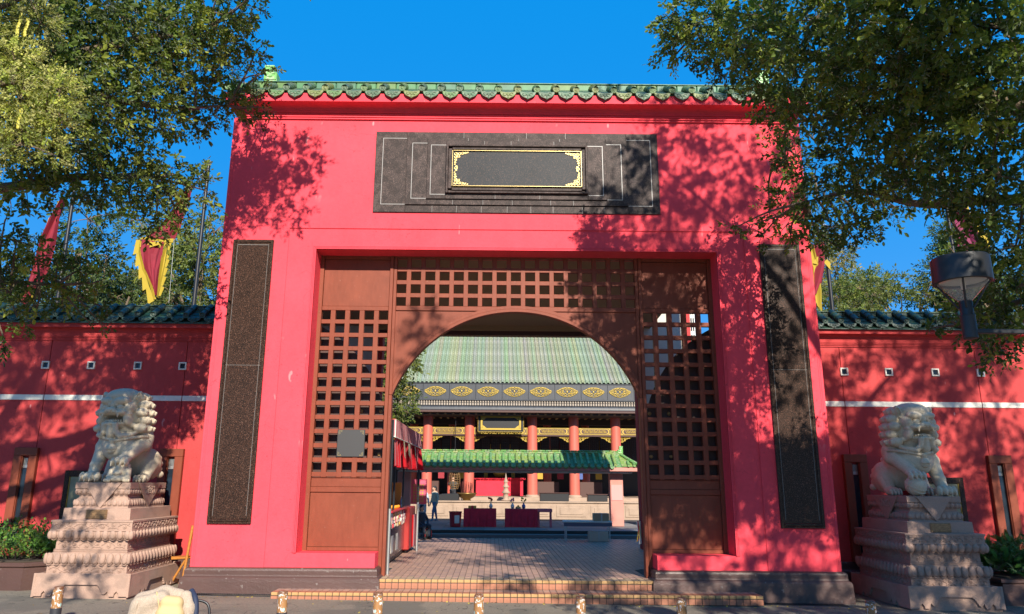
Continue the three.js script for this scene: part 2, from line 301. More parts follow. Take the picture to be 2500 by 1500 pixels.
// ---------------------------------------------------------------- the great gateway
const gate = thing('gateway', 'tall red temple gateway with black granite panels, green tiled coping and round-arched brown screen', 'gateway');
{
  const side = 7.59, top = 12.12, ox = 5.15, oy = 8.45, sy = 1.02, px = 3.3;
  // core wall with the opening, then the outer skin standing 25 mm proud of the inner frame
  const core = ext([[-side + 0.01, 0.1], [-px, 0.1], [-px, sy], [-ox, sy], [-ox, oy], [ox, oy], [ox, sy], [px, sy], [px, 0.1], [side - 0.01, 0.1], [side - 0.01, top], [-side + 0.01, top]], -0.9, -0.025, 0.004);
  const skin = ext([[-side, 0.5], [-5.876, 0.5], [-5.876, 9.01], [5.876, 9.01], [5.876, 0.5], [side, 0.5], [side, top], [-side, top]], -0.03, 0, 0.006);
  part('wall', [core, skin], M.red, gate);
  // stepped architrave round the opening
  const arch = [];
  [[0.0, 0.035], [0.035, 0.026], [0.07, 0.017]].forEach(([o, z]) => {
    const w = 0.028; for (const s of [-1, 1]) { const a = s * (ox + o), b = s * (ox + o + w); arch.push(cb(Math.min(a, b), Math.max(a, b), sy, oy + o + w, -0.05, z - 0.02, 0.004)); }
    arch.push(cb(-ox - o, ox + o, oy + o, oy + o + w, -0.05, z - 0.0205, 0.004));
  });
  part('architrave', arch, M.red, gate);
  // corner beads
  for (const s of [-1, 1]) for (const d of [0.06, 0.10]) part('corner_bead', cb(s * (side - d) - 0.008, s * (side - d) + 0.008, 0.7, top - 0.02, -0.01, 0.006, 0.004), M.red, gate);
  // returns, passage ceiling and rear wall
  for (const s of [-1, 1]) part('side_wall', cb(Math.min(s * 7.2, s * 7.58), Math.max(s * 7.2, s * 7.58), 0.1, top, -3.3, -0.9, 0.01), M.red, gate);
  const ceil = ext([[-0.9, 8.62], [-0.9, 8.85], [-9.1, 8.5], [-9.1, 8.2]].map(p => [-p[0], p[1]]), -7.15, 5.2); ceil.rotateY(Math.PI / 2);  // ceiling lengthened to the left to keep sun off the rear wall
  part('ceiling', ceil, M.ceiling, gate);
  part('rear_beam', cb(-4.75, 4.75, 8.06, 8.26, -9.02, -8.5, 0.01), M.ceiling, gate);
  part('rear_lintel', cb(-4.75, 4.75, 7.9, 8.07, -9.0, -8.62, 0.01), M.darkBrown, gate);
  for (const [x0, x1] of [[-7.6, -4.78], [4.78, 6.48]]) part('rear_wall', cb(x0, x1, 0.3, 9.9, -9.1, -8.7, 0.01), M.creamWall, gate);
  for (const [x0, x1, y] of [[-4.79, -4.62, 7.9], [4.62, 4.79, 7.9], [6.47, 6.68, 9.91], [-7.8, -7.59, 9.91]]) part('rear_post', cb(x0, x1, 0.3, y, -9.15, -8.64, 0.01), M.wingRed, gate);
  // moulded plinths
  const pprof = [[-0.05, 0.19], [0.40, 0.17], [0.45, 0.165], [0.485, 0.14], [0.51, 0.105], [0.54, 0.10], [0.63, 0.10], [0.67, 0.085], [0.695, 0.05], [0.70, 0.0]];
  for (const s of [-1, 1]) part('plinth', stack(pprof, s < 0 ? -side + 0.02 : px + 0.02, s < 0 ? -px - 0.02 : side - 0.02, -0.9, 0), M.plinth, gate);
  // cornice: ridged foot, cove, flat soffit, fascia
  const cprof = [[12.08, 0.0], [12.08, 0.05], [12.115, 0.05], [12.117, 0.035], [12.13, 0.035], [12.132, 0.075], [12.165, 0.075], [12.167, 0.055], [12.18, 0.055], [12.182, 0.095], [12.215, 0.095], [12.217, 0.075], [12.23, 0.075], [12.232, 0.12], [12.27, 0.12], [12.275, 0.10], [12.31, 0.11], [12.345, 0.135], [12.37, 0.175], [12.385, 0.23], [12.39, 0.45], [12.62, 0.45], [12.63, 0.4], [12.64, 0.0]];
  const cor = part('cornice', stack(cprof, -side + 0.34, side - 0.34, -0.9, 0), M.red, gate);
  // coping roof
  const roof = sub('roof', gate);
  const bed = ext([[0.44, 12.64], [0.44, 12.7], [-0.2, 13.14], [-0.2, 13.28], [-0.42, 13.28], [-0.42, 13.14], [-1.4, 12.7], [-1.4, 12.64]].map(p => [-p[0], p[1]]), -7.68, 7.68); bed.rotateY(Math.PI / 2); // along x
  part('roof_bed', bed, M.glaze[3], roof);
  for (let i = 0; i < 26; i++) { const w = 14.3 / 26, x = -7.15 + i * w; part('ridge_tile', cb(x + 0.004, x + w - 0.004, 13.08, 13.285 + rr(-0.006, 0.006), -0.42, -0.165 + rr(-0.006, 0.006), 0.02), M.ridge[Math.floor(R() * 3)], roof); }
  part('ridge_cap', [cb(-7.2, 7.2, 13.28, 13.32, -0.45, -0.14, 0.012)], M.ridge[1], roof);
  tileRun(roof, 0.015 - 15 * 0.51, 31, 0.51, 12.755, 0.51, 0.66, 0.4, 0.092, M.glaze, 0.235);
  for (const s of [-1, 1]) {
    const f = part('ridge_ornament', fretEnd(0.36, 0.5, 0.3), M.brightCap, roof); f.position.set(s * 7.13 - 0.18 * s, 13.29, -0.14); if (s > 0) f.scale.x = -1;
    const hip = limb([V(s * 7.2, 13.2, -0.28), V(s * 7.5, 12.98, 0.1), V(s * 7.8, 12.78, 0.46)], [0.09, 0.09, 0.09], 12); part('hip_tile', hip, M.glaze[0], roof);
  }
  // ---- tall granite panels
  for (const s of [-1, 1]) {
    const g = sub('granite_panel', gate), a = s < 0 ? -7.28 : 6.245, b = a + 1.035, y0 = 1.66, y1 = 8.67, ym = 5.42;
    part('granite_slab', muv(cb(a + 0.075, b - 0.075, ym + 0.002, y1 - 0.075, 0, 0.038, 0.003)), M.granite, g);
    part('granite_slab', muv(cb(a + 0.075, b - 0.075, y0 + 0.11, ym - 0.002, 0, 0.038, 0.003), 0.37, 0.21), M.granite, g);
    part('panel_joint', cb(a + 0.08, b - 0.08, ym - 0.004, ym + 0.004, 0.01, 0.037), M.inlay, g);
    const fr = (x0, x1, yy0, yy1) => { part('granite_frame', cb(x0, x1, yy0, yy1, 0, 0.055, 0.008), M.granite, g); };
    fr(a, a + 0.07, y0, y1); fr(b - 0.07, b, y0, y1); fr(a + 0.07, b - 0.07, y1 - 0.07, y1); fr(a + 0.07, b - 0.07, y0, y0 + 0.05);
    part('granite_frame', cb(a + 0.07, b - 0.07, y0 + 0.053, y0 + 0.104, 0, 0.072, 0.008), M.granite, g);
    for (const x of [a + 0.115, b - 0.125]) part('inlay_line', cb(x, x + 0.005, y0 + 0.18, y1 - 0.14, 0.03, 0.0395, 0.001), M.inlay, g);
    part('inlay_line', cb(a + 0.115, b - 0.117, y1 - 0.14, y1 - 0.132, 0.03, 0.0405, 0.001), M.inlay, g);
  }
  // ---- stepped name board
  const nb = sub('name_board', gate);
  const slab = (x0, x1, y0, y1, z0, z1) => part('granite_slab', muv(cb(x0, x1, y0, y1, z0, z1, 0.004), rr(0, 3), rr(0, 3)), M.board, nb);
  const tiers = [[3.744, 9.46, 11.73, 0, 0.04, 2.91, 9.66, 11.55], [2.908, 9.662, 11.548, 0, 0.08, 2.36, 9.81, 11.45], [2.358, 9.812, 11.448, 0, 0.12, 1.86, 9.95, 11.31]];
  tiers.forEach(([w, y0, y1, z0, z1, iw, iy0, iy1], t) => {
    slab(-w, -iw - 0.001, y0 + (0.0), y1, z0, z1); slab(iw + 0.001, w, y0, y1, z0, z1);
    const cut = (ya, yb, n) => { let xs = [-iw]; for (let i = 1; i < n; i++) xs.push(-iw + 2 * iw * (i + rr(-0.18, 0.18)) / n); xs.push(iw); for (let i = 0; i < n; i++) { slab(xs[i] + 0.002, xs[i + 1] - 0.002, ya, yb, z0, z1); if (i) part('joint_mortar', cb(xs[i] - 0.003, xs[i] + 0.003, ya + 0.004, yb - 0.004, z0, z1 + 0.0005, 0.0005), M.inlay, nb); } };
    cut(y0, iy0 - 0.001, t < 2 ? 9 - t * 3 : 3); cut(iy1 + 0.001, y1, 4);
    for (const s of [-1, 1]) { // inlaid bracket lines
      const xo = s * (w - 0.205 + t * 0.05), xi = s * (iw + 0.01), ya = y0 + 0.21 - t * 0.05, yb = y1 - 0.18 + t * 0.03, l = (x0, x1, yy0, yy1) => part('inlay_line', cb(Math.min(x0, x1), Math.max(x0, x1), yy0, yy1, z1 - 0.006, z1 + 0.0015, 0.001), M.inlay, nb);
      l(xo, xo + 0.015 * s, ya, yb); l(xi, xo, ya, ya + 0.015); l(xi, xo, yb - 0.015, yb);
    }
  });
  part('backing', cb(-1.9, 1.9, 9.94, 11.32, 0, 0.10), M.board, nb);
  const bar = (x0, x1, y0, y1, z, m = M.board, n = 'frame_bar') => part(n, cb(x0, x1, y0, y1, 0.08, z, 0.012), m, nb);
  for (const s of [-1, 1]) { const q = (a, b, y0, y1, z, m, n) => bar(Math.min(s * a, s * b), Math.max(s * a, s * b), y0, y1, z, m, n); q(1.80, 1.86, 9.95, 11.31, 0.2); q(1.7, 1.797, 10.08, 11.21, 0.165); q(1.680, 1.699, 10.14, 11.15, 0.19, M.gold, 'gold_fillet'); }
  bar(-1.8, 1.8, 9.95, 10.0, 0.2); bar(-1.8, 1.8, 11.26, 11.31, 0.2); bar(-1.698, 1.698, 10.03, 10.11, 0.165); bar(-1.698, 1.698, 11.175, 11.24, 0.165);
  bar(-1.671, 1.671, 10.139, 10.156, 0.19, M.gold, 'gold_fillet'); bar(-1.671, 1.671, 11.133, 11.150, 0.19, M.gold, 'gold_fillet');
  part('name_panel', muv(cb(-1.675, 1.675, 10.155, 11.135, 0.08, 0.15, 0.003)), M.slate, nb);
  const scroll = (x, y, sx, sy, k) => { // gilt corner scrollwork
    const p = []; const sp = (cx, cy, r, a0, n, dir) => { const q = []; for (let i = 0; i <= 14; i++) { const t = i / 14, a = a0 + dir * t * n; q.push(V(x + sx * (cx + Math.cos(a) * r * (1 - 0.75 * t)), y + sy * (cy + Math.sin(a) * r * (1 - 0.75 * t)), 0.155)); } p.push(tube(q, 0.0105, 22, 5)); };
    for (const [cx, cy, r] of k) { sp(cx, cy, r, 0.5, 7.5, 1); sp(cx, cy, r * 0.9, 3.4, 6, -1); p.push(ball(x + sx * cx, y + sy * cy, 0.152, r * 0.3, r * 0.3, 0.02, 7, 5)); }
    return p;
  };
  const K = [[0.06, 0.06, 0.06], [0.15, 0.055, 0.05], [0.23, 0.045, 0.042], [0.30, 0.035, 0.034], [0.36, 0.025, 0.022], [0.055, 0.15, 0.05], [0.045, 0.23, 0.04], [0.035, 0.30, 0.03], [0.13, 0.13, 0.045], [0.025, 0.36, 0.02]];
  for (const sx of [-1, 1]) { for (const sy2 of [-1, 1]) part('gilt_corner', scroll(-sx * 1.655, 10.645 - sy2 * 0.475, sx, sy2, K), M.gold, nb); part('gilt_medallion', scroll(-sx * 1.64, 10.645, sx, 1, [[0.05, 0, 0.055], [0.05, 0.05, 0.03], [0.05, -0.05, 0.03]]), M.gold, nb); }

  // ---- brown timber screen in the opening
  const sc = sub('timber_screen', gate), zf = -0.6, B = (n, x0, x1, y0, y1, z0 = -0.72, z1 = zf, c = 0.008) => part(n, cb(x0, x1, y0, y1, z0, z1, c), M.brown, sc);
  for (const s of [-1, 1]) {
    const X = (a, b, f) => f(Math.min(s * a, s * b), Math.max(s * a, s * b));
    X(5.05, 5.2, (a, b) => B('post', a, b, 1.0, 8.5, -0.78, zf + 0.012));
    X(3.22, 3.31, (a, b) => B('post', a, b, FLOOR, 8.5, -0.8, zf + 0.03));
    X(3.13, 3.212, (a, b) => B('post', a, b, FLOOR, 4.78, -0.8, zf + 0.05));
    X(3.13, 3.212, (a, b) => B('post', a, b, 4.79, 8.5, -0.8, zf + 0.01));
    X(3.315, 5.045, (a, b) => {
      B('head_rail', a, b, 8.36, 8.5); B('solid_panel', a, b, 7.09, 8.355, -0.70, zf - 0.035); B('rail', a, b, 6.975, 7.085);
      for (let r = 0; r < 12; r++) { const y = 6.97 - r * 0.3507 - 0.24; B('lattice_bar', a, b, y - 0.109, y, -0.72, zf - 0.004, 0.006); }
      B('rail', a, b, 2.74, 2.75 + 0.0, -0.72, zf); B('solid_panel', a, b, 2.52, 2.738, -0.70, zf - 0.03); B('rail', a, b, 2.392, 2.518); B('solid_panel', a, b, 1.11, 2.39, -0.70, zf - 0.035); B('rail', a, b, 1.022, 1.108);
    });
    for (let c = 0; c < 4; c++) { const x = 4.811 - c * 0.3755; X(x - 0.125, x, (a, b) => B('lattice_bar', a, b, 2.75, 6.975, -0.725, zf, 0.006)); }
  }
  const yr = [[8.30, 8.42], [8.037, 8.149], [7.69, 7.80], [7.336, 7.45]];
  B('head_rail', -3.125, 3.125, 8.405, 8.5); [8.149, 7.80, 7.45].forEach((y) => B('lattice_bar', -3.125, 3.125, y - 0.112, y, -0.72, zf - 0.004, 0.006)); B('rail', -3.125, 3.125, 6.985, 7.107);
  for (let c = 1; c < 17; c++) { const x = -3.19 + c * 0.3755; B('lattice_bar', x - 0.058, x + 0.058, 7.107, 8.405, -0.725, zf, 0.006); }
  { // spandrels and arch moulding
    const cy = 3.63, Ri = 3.33, pts = [], mo = [], mi = [];
    for (let i = 0; i <= 48; i++) { const a = Math.acos(3.128 / 3.44) + (Math.PI - 2 * Math.acos(3.128 / 3.44)) * i / 48; pts.push([Math.cos(a) * 3.44, cy + Math.sin(a) * 3.44]); }
    const y0 = pts[0][1]; const spR = [[3.128, y0], [3.128, 6.983], [0, 6.983]].concat(pts.slice(0, 25).reverse()), spL = spR.map(p => [-p[0], p[1]]).reverse();
    part('spandrel', ext(spR, -0.70, zf - 0.035), M.brown, sc); part('spandrel', ext(spL, -0.70, zf - 0.035), M.brown, sc);
    const ring = (r0, r1, z0, z1) => { const o = [], n = [], a0 = Math.acos(Math.min(1, 3.128 / r1)), a1 = Math.acos(Math.min(1, 3.128 / r0)); for (let i = 0; i <= 60; i++) { const a = lerp(a0, Math.PI - a0, i / 60), b = lerp(a1, Math.PI - a1, i / 60); o.push([Math.cos(a) * r1, cy + Math.sin(a) * r1]); n.push([Math.cos(b) * r0, cy + Math.sin(b) * r0]); } return ext(o.concat(n.reverse()), z0, z1, 0.006); };
    part('arch_moulding', ring(3.415, 3.50, -0.74, zf + 0.01), M.brown, sc); part('arch_moulding', ring(Ri, 3.41, -0.78, zf + 0.045), M.brown, sc);
  }
  // ---- opened door leaves folded back behind the side lattices
  for (const s of [-1, 1]) {
    const lf = sub('door_leaf', gate), o = [[3.27, FLOOR + 0.02]]; o.push([5.3, FLOOR + 0.02]);
    for (let i = 0; i <= 20; i++) { const d = 2.03 * (1 - i / 20) + 0.0001; o.push([3.27 + d, 3.63 + Math.sqrt(Math.max(0, 3.33 ** 2 - (3.33 - d) ** 2))]); }
    const pts = o.map(p => [s * p[0], p[1]]); if (s < 0) pts.reverse();
    part('door_panel', ext(pts, -0.98, -0.92, 0.005), M.darkBrown, lf);
    for (const x of [4.44, 3.92, 3.42]) for (let k = 0; k < 7; k++) part('door_stud', ball(s * (x + 0.02), 1.7 + k * 0.54, -0.915, 0.05, 0.05, 0.045, 10, 8), k % 2 ? M.ochre : M.darkBrown, lf);
  }
}
{ // black sign plate hung on the left lattice
  const t = thing('sign_plate', 'square black sign plate with gilt corners hung on the left lattice of the screen', 'sign', [-4.105, 3.575, -0.575]);
  part('plate', cb(-0.345, 0.345, -0.335, 0.335, -0.02, 0.012, 0.012), std({ color: rgb(0.035, 0.033, 0.033), roughness: 0.5 }), t);
  for (const sx of [-1, 1]) for (const sy of [-1, 1]) { const L = (x0, x1, y0, y1) => cb(Math.min(sx * x0, sx * x1), Math.max(sx * x0, sx * x1), Math.min(sy * y0, sy * y1), Math.max(sy * y0, sy * y1), 0.010, 0.017, 0.002); part('gilt_corner', [L(0.22, 0.31, 0.297, 0.307), L(0.3, 0.31, 0.21, 0.296), L(0.235, 0.245, 0.27, 0.292), L(0.26, 0.285, 0.272, 0.28), L(0.276, 0.284, 0.225, 0.265)], M.gold, t); }
}
// ---------------------------------------------------------------- perimeter walls either side
for (const s of [-1, 1]) {
  const L = s < 0, w = thing('perimeter_wall', L ? 'low red wall with dark green tiled coping left of the gateway' : 'low red wall with dark green tiled coping right of the gateway', 'wall');
  const X = (a, b) => [Math.min(s * a, s * b), Math.max(s * a, s * b)], zf = -2.4, zb = -3.0;
  const b = (n, x0, x1, y0, y1, z0, z1, m, c = 0.006, p = w) => { const [u, v] = X(x0, x1); return part(n, cb(u, v, y0, y1, z0, z1, c), m, p); };
  // panels of render with movement joints between
  const js = [7.5, 9.17, 12.98, 16.8, 21];
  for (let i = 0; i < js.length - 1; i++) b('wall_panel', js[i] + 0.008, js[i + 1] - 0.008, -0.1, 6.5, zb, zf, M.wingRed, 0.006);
  b('wall_core', 7.5, 21, -0.1, 6.5, zb + 0.02, zf - 0.04, M.darkBrown);
  // white band
  for (let i = 0; i < js.length - 1; i++) b('white_band', js[i] + 0.01, js[i + 1] - 0.01, 4.77, 4.915, zf, zf + 0.02, M.white);
  // cornice
  const [c0, c1] = X(7.55, 21);
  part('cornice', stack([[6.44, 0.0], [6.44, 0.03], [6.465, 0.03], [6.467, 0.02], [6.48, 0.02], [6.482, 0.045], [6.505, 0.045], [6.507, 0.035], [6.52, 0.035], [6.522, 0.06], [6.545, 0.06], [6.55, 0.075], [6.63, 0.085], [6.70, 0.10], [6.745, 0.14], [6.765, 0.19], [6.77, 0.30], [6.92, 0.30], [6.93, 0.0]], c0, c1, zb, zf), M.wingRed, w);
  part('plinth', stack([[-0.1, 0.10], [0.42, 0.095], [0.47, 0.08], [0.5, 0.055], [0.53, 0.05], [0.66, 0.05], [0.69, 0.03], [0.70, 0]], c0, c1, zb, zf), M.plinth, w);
  // vents with white frames
  for (const x of [9.24, 10.49, 11.79, 13.06]) {
    const v = sub('vent_window', w), y = 5.74, r = 0.108, q = 0.07, bb = (x0, x1, y0, y1) => b('vent_frame', x0, x1, y0, y1, zf - 0.01, zf + 0.045, M.white, 0.005, v);
    bb(x - r, x + r, y + q, y + r); bb(x - r, x + r, y - r, y - q); bb(x - r, x - q, y - q, y + q); bb(x + q, x + r, y - q, y + q);
    b('pane', x - q, x + q, y - q, y + q, zf - 0.008, zf + 0.004, M.glass, 0.001, v); b('vent_bar', x + 0.01, x + 0.022, y - q, y + q, zf + 0.004, zf + 0.016, M.blackMetal, 0.002, v);  // dark pane stands in for the shaded recess of the vent
  }
  // slit windows in brown surrounds
  for (const [a, e] of [[8.93, 9.565], [12.865, 13.49]]) {
    const v = sub('slit_window', w), f = (x0, x1, y0, y1, z1 = zf + 0.13) => b('window_frame', x0, x1, y0, y1, zf, z1, M.brown, 0.01, v), i0 = a + 0.213, i1 = e - 0.213;
    f(a, i0, 0.72, 3.26); f(i1, e, 0.72, 3.26); f(a, e, 3.262, 3.475); f(i0 + 0.001, i0 + 0.02, 0.9, 3.261, zf + 0.1); f(i1 - 0.02, i1 - 0.001, 0.9, 3.261, zf + 0.1);
    b('pane', i0 + 0.02, i1 - 0.02, 0.9, 2.93, zf, zf + 0.035, M.glass, 0.003, v);
    b('grille_plate', i0 + 0.02, i1 - 0.02, 2.94, 3.2, zf, zf + 0.02, M.steel, 0.002, v);
    for (let k = 0; k < 5; k++) b('grille_bar', i0 + 0.03 + k * 0.034, i0 + 0.04 + k * 0.034, 3.02, 3.24, zf + 0.02, zf + 0.03, M.blackMetal, 0.002, v);
    b('sill', a, e, 0.702, 0.719, zf, zf + 0.14, M.brown, 0.004, v);
  }
  const roof = sub('roof', w), [r0, r1] = X(7.6, 21);
  const bed = ext([[-2.02, 6.88], [-2.02, 6.91], [-2.62, 7.36], [-2.62, 7.5], [-2.8, 7.5], [-2.8, 7.36], [-3.4, 6.91], [-3.4, 6.88]].map(p => [-p[0], p[1]]), r0, r1); bed.rotateY(Math.PI / 2); part('roof_bed', bed, M.darkGlaze[0], roof);
  for (let i = 0; i < 16; i++) { const x = 7.62 + i * 0.62; b('ridge_tile', x, x + 0.61, 7.33, 7.49 + rr(-0.008, 0.008), -2.8, -2.575 + rr(-0.006, 0.006), M.darkGlaze[i % 2], 0.02, roof); }
  b('ridge_cap', 7.6, 17.6, 7.486, 7.522, -2.83, -2.55, M.glaze[3], 0.012, roof);
  tileRun(roof, s < 0 ? -8.695 - 19 * 0.4555 : 7.775, 22 - (s < 0 ? 0 : 0), 0.4555, 7.12, -2.02, 0.6, 0.38, 0.084, M.darkGlaze, 0.16);
}

// ---------------------------------------------------------------- ground, steps, courtyard floor
{
  const g = new THREE.PlaneGeometry(900, 900, 30, 30); g.rotateX(-Math.PI / 2); const p = g.attributes.position;
  for (let i = 0; i < p.count; i++) p.setY(i, groundY(clamp(p.getX(i), -60, 60)));
  // one vertex row needs to lie near the street so that the fall stays where it belongs
  const q = new THREE.PlaneGeometry(60, 16, 60, 2); q.rotateX(-Math.PI / 2); q.translate(0, 0, 0.5); const qp = q.attributes.position; for (let i = 0; i < qp.count; i++) qp.setY(i, groundY(qp.getX(i)) + 0.004);
  g.translate(0, -0.12, 0);
  structure(part('ground', muv(g), std({ map: M.concrete.map, color: rgb(0.9, 0.95, 0.85), roughness: 0.95 }), scene), 'ground');
  const rd = new THREE.PlaneGeometry(120, 14, 60, 1); rd.rotateX(-Math.PI / 2); rd.translate(0, 0, 15.7); const rp = rd.attributes.position; for (let i = 0; i < rp.count; i++) rp.setY(i, groundY(rp.getX(i)) - 0.11); structure(part('added_road', muv(rd), M.bounceConcrete, scene), 'added_road');  // unseen road, added and toned pale for the light it bounces back
  const kb = new THREE.Group(); structure(kb, 'kerb'); for (let i = 0; i < 50; i++) { const k = part('kerb_stone', cb(-0.49, 0.49, -0.3, 0.012, -0.09, 0.09, 0.015), M.concrete, kb); k.position.set(i - 24.5, groundY(i - 24.5), 8.6); k.rotation.z = -0.0085; }
  structure(part('pavement', muv(q), M.concrete, scene), 'street_pavement');
  // fallen leaves and grit along the foot of the steps
  const lg = new THREE.CircleGeometry(0.03, 5); lg.scale(1, 0.5, 1); lg.rotateX(-Math.PI / 2);
  const lm = new THREE.InstancedMesh(lg, std({ color: rgb(0.5, 0.4, 0.06), roughness: 0.8, side: THREE.DoubleSide }), 420), o = new THREE.Object3D(), col = new THREE.Color(), q2 = rng(31);
  for (let i = 0; i < 420; i++) {
    const near = i < 230, x = near ? lerp(-7.8, 7.8, q2()) : lerp(-11, 11, q2()), z = near ? 0.72 + 0.35 * q2() ** 2 : lerp(0.6, 7, q2());
    o.position.set(x, groundY(x) + 0.012, Math.abs(x) > 5.5 && near ? z - 0.1 : z); o.rotation.set((q2() - 0.5) * 0.5, q2() * 6.28, (q2() - 0.5) * 0.5); o.scale.setScalar(0.5 + q2() * 0.8); o.updateMatrix(); lm.setMatrixAt(i, o.matrix);
    lm.setColorAt(i, q2() < 0.55 ? col.setRGB(0.9, 0.9, 0.6) : col.setRGB(0.35, 0.25, 0.3));
  }
  lm.name = 'fallen_leaves'; lm.castShadow = lm.receiveShadow = true; lm.userData.kind = 'stuff'; scene.add(tag(lm, 'small yellow and brown fallen leaves scattered along the foot of the steps', 'fallen leaves'));
}
{
  const st = new THREE.Group(); structure(st, 'entrance_steps');
  const p = 0.1512, gap = 0.011, T = 0.26;
  part('step_bed', [cb(-3.2, 3.2, -0.05, FLOOR - 0.012, -0.9, 0.048, 0.004), cb(-5.44, 5.44, -0.2, T - 0.012, -0.2, 0.785, 0.004)], M.grout, st);
  const tread = cb(-(p - gap) / 2, (p - gap) / 2, -0.012, 0, -0.29, 0, 0.004), nose = cb(-(p - gap) / 2, (p - gap) / 2, -0.068, 0, -0.022, 0.012, 0.009), ris = h => cb(-(p - gap) / 2, (p - gap) / 2, -h, 0, -0.01, 0.009, 0.004);
  const row = (x0, n, y, z, h, tm, lower) => {
    const rg = ris(h);
    for (let i = 0; i < n; i++) {
      const x = x0 + (i + 0.5) * p, put = (nm, g, m, yy, zz) => { const t = part(nm, g, m, st); t.position.set(x + rr(-0.0015, 0.0015), yy, zz + rr(-0.002, 0.002)); return t; };
      put('tread_tile', tread, tm, y, z - 0.026); put('nosing_tile', nose, M.ochre, y + 0.001, z); put('riser_tile', rg, M.terracotta, y - 0.079, z + 0.002);
      if (lower) { const t = put('tread_tile', tread, M.floorTile[i % 3], y, z - 0.33); t.scale.z = 1.35; }
    }
  };
  row(-21 * p, 42, FLOOR, 0.05, 0.12, M.paleTile, false);
  row(-36 * p, 72, T, 0.79, 0.12, M.terracotta, true);
  // courtyard paving, running bond, the nearest rows laid as single tiles
  const fl = new THREE.Group(); structure(fl, 'courtyard_floor');
  part('floor_bed', cb(-30, 30, -0.2, FLOOR - 0.011, -13.9, -3.05, 0.002), M.grout, fl); part('floor_bed', cb(-7.19, 7.19, -0.2, FLOOR - 0.0112, -3.04, -0.91, 0.002), M.grout, fl); part('floor_bed', cb(-3.2, 3.2, -0.2, FLOOR - 0.0114, -0.909, -0.3, 0.002), M.grout, fl);
  const g = cb(-(p - gap) / 2, (p - gap) / 2, -0.012, 0, -0.148, 0.148, 0.003), q = rng(8), inst = [[], [], []];
  for (let r = 0; r < 44; r++) for (let c = -60; c < 60; c++) {
    const x = (c + 0.5) * p, z = -0.42 - r * 0.302 + (c % 2 ? 0 : -0.151), n = Math.abs(x), k = q() < 0.18 ? 1 : q() < 0.3 ? 2 : 0;
    if (r < 7 && n > 3.1 || n > 7.1 && z > -3.2) continue;
    if (r < 7) { const t = part('floor_tile', g, r === 0 && (c % 2) ? M.paleTile : M.floorTile[k], fl); t.position.set(x, FLOOR - 0.0005 + rr(-0.001, 0.001), z); } else inst[k].push([x, z]);
  }
  inst.forEach((l, k) => { const im = new THREE.InstancedMesh(g, M.floorTile[k], l.length), o = new THREE.Object3D(); l.forEach(([x, z], i) => { o.position.set(x, FLOOR - 0.0005 + (q() - 0.5) * 0.002, z); o.updateMatrix(); im.setMatrixAt(i, o.matrix); }); im.name = 'floor_tiles'; im.castShadow = im.receiveShadow = true; im.userData.kind = 'stuff'; fl.add(im); });
  // raised platform with two steps
  const pf = new THREE.Group(); structure(pf, 'platform');
  part('platform_slab', cb(-30, 30, -0.1, PLAT - 0.012, -60, -14.25, 0.01), M.grout, pf);
  part('step_slab', cb(-30, 30, -0.1, 0.6, -14.3, -13.85, 0.02), M.slatePaving = std({ color: rgb(0.16, 0.155, 0.15), roughness: 0.75 }), pf);
  const sg = cb(-0.446, 0.446, -0.012, 0, -0.446, 0.446, 0.006), sm = [0.19, 0.16, 0.22].map(k => std({ color: rgb(k, k * 0.92, k * 0.84), roughness: 0.75 }));
  for (let i = 0; i < 14; i++) for (let j = 0; j < 9; j++) { const t = part('paving_slab', sg, sm[Math.floor(R() * 3)], pf); t.position.set((i - 6.5) * 0.9, PLAT + rr(-0.002, 0.002), -14.7 - j * 0.9); }
}
// ---------------------------------------------------------------- smooth solids for statues and people
// el: ellipsoid, cap: tapered capsule; each is blended in over its own neighbourhood with radius k; k < 0 carves
function sdfGeo(prims, c, half, res, noise = 0) {
  const n = res, F = new Float32Array(n * n * n).fill(0.3), st = half / (n / 2), ix = (v, o) => (v - o) / st + n / 2;
  for (const p of prims) {
    const e = p.k < 0 ? -p.k : p.k, pad = Math.max(0.08, e * 1.6), lo = p.lo.map((v, i) => Math.max(0, Math.floor(ix(v - pad, c[i])))), hi = p.hi.map((v, i) => Math.min(n - 1, Math.ceil(ix(v + pad, c[i]))));
    for (let z = lo[2]; z <= hi[2]; z++) for (let y = lo[1]; y <= hi[1]; y++) for (let x = lo[0]; x <= hi[0]; x++) {
      const at = z * n * n + y * n + x, d = p.d(c[0] + (x - n / 2) * st, c[1] + (y - n / 2) * st, c[2] + (z - n / 2) * st), a = F[at];
      if (p.k < 0) { const b = -d, h = clamp(0.5 - 0.5 * (b - a) / e, 0, 1); F[at] = lerp(b, a, h) + e * h * (1 - h); } else { const h = clamp(0.5 + 0.5 * (d - a) / e, 0, 1); F[at] = lerp(d, a, h) - e * h * (1 - h); }
    }
  }
  const mc = new MarchingCubes(n, new THREE.MeshBasicMaterial(), false, false, 400000);
  for (let i = 0; i < F.length; i++) mc.field[i] = -F[i];
  mc.isolation = 0; mc.update();
  const cnt = mc.count, pos = mc.positionArray.slice(0, cnt * 3);
  for (let i = 0; i < pos.length; i++) pos[i] = c[i % 3] + pos[i] * half;
  let g = new THREE.BufferGeometry(); g.setAttribute('position', new THREE.BufferAttribute(pos, 3)); g = mergeVertices(g, 1e-4); g.computeVertexNormals(); return g;
}
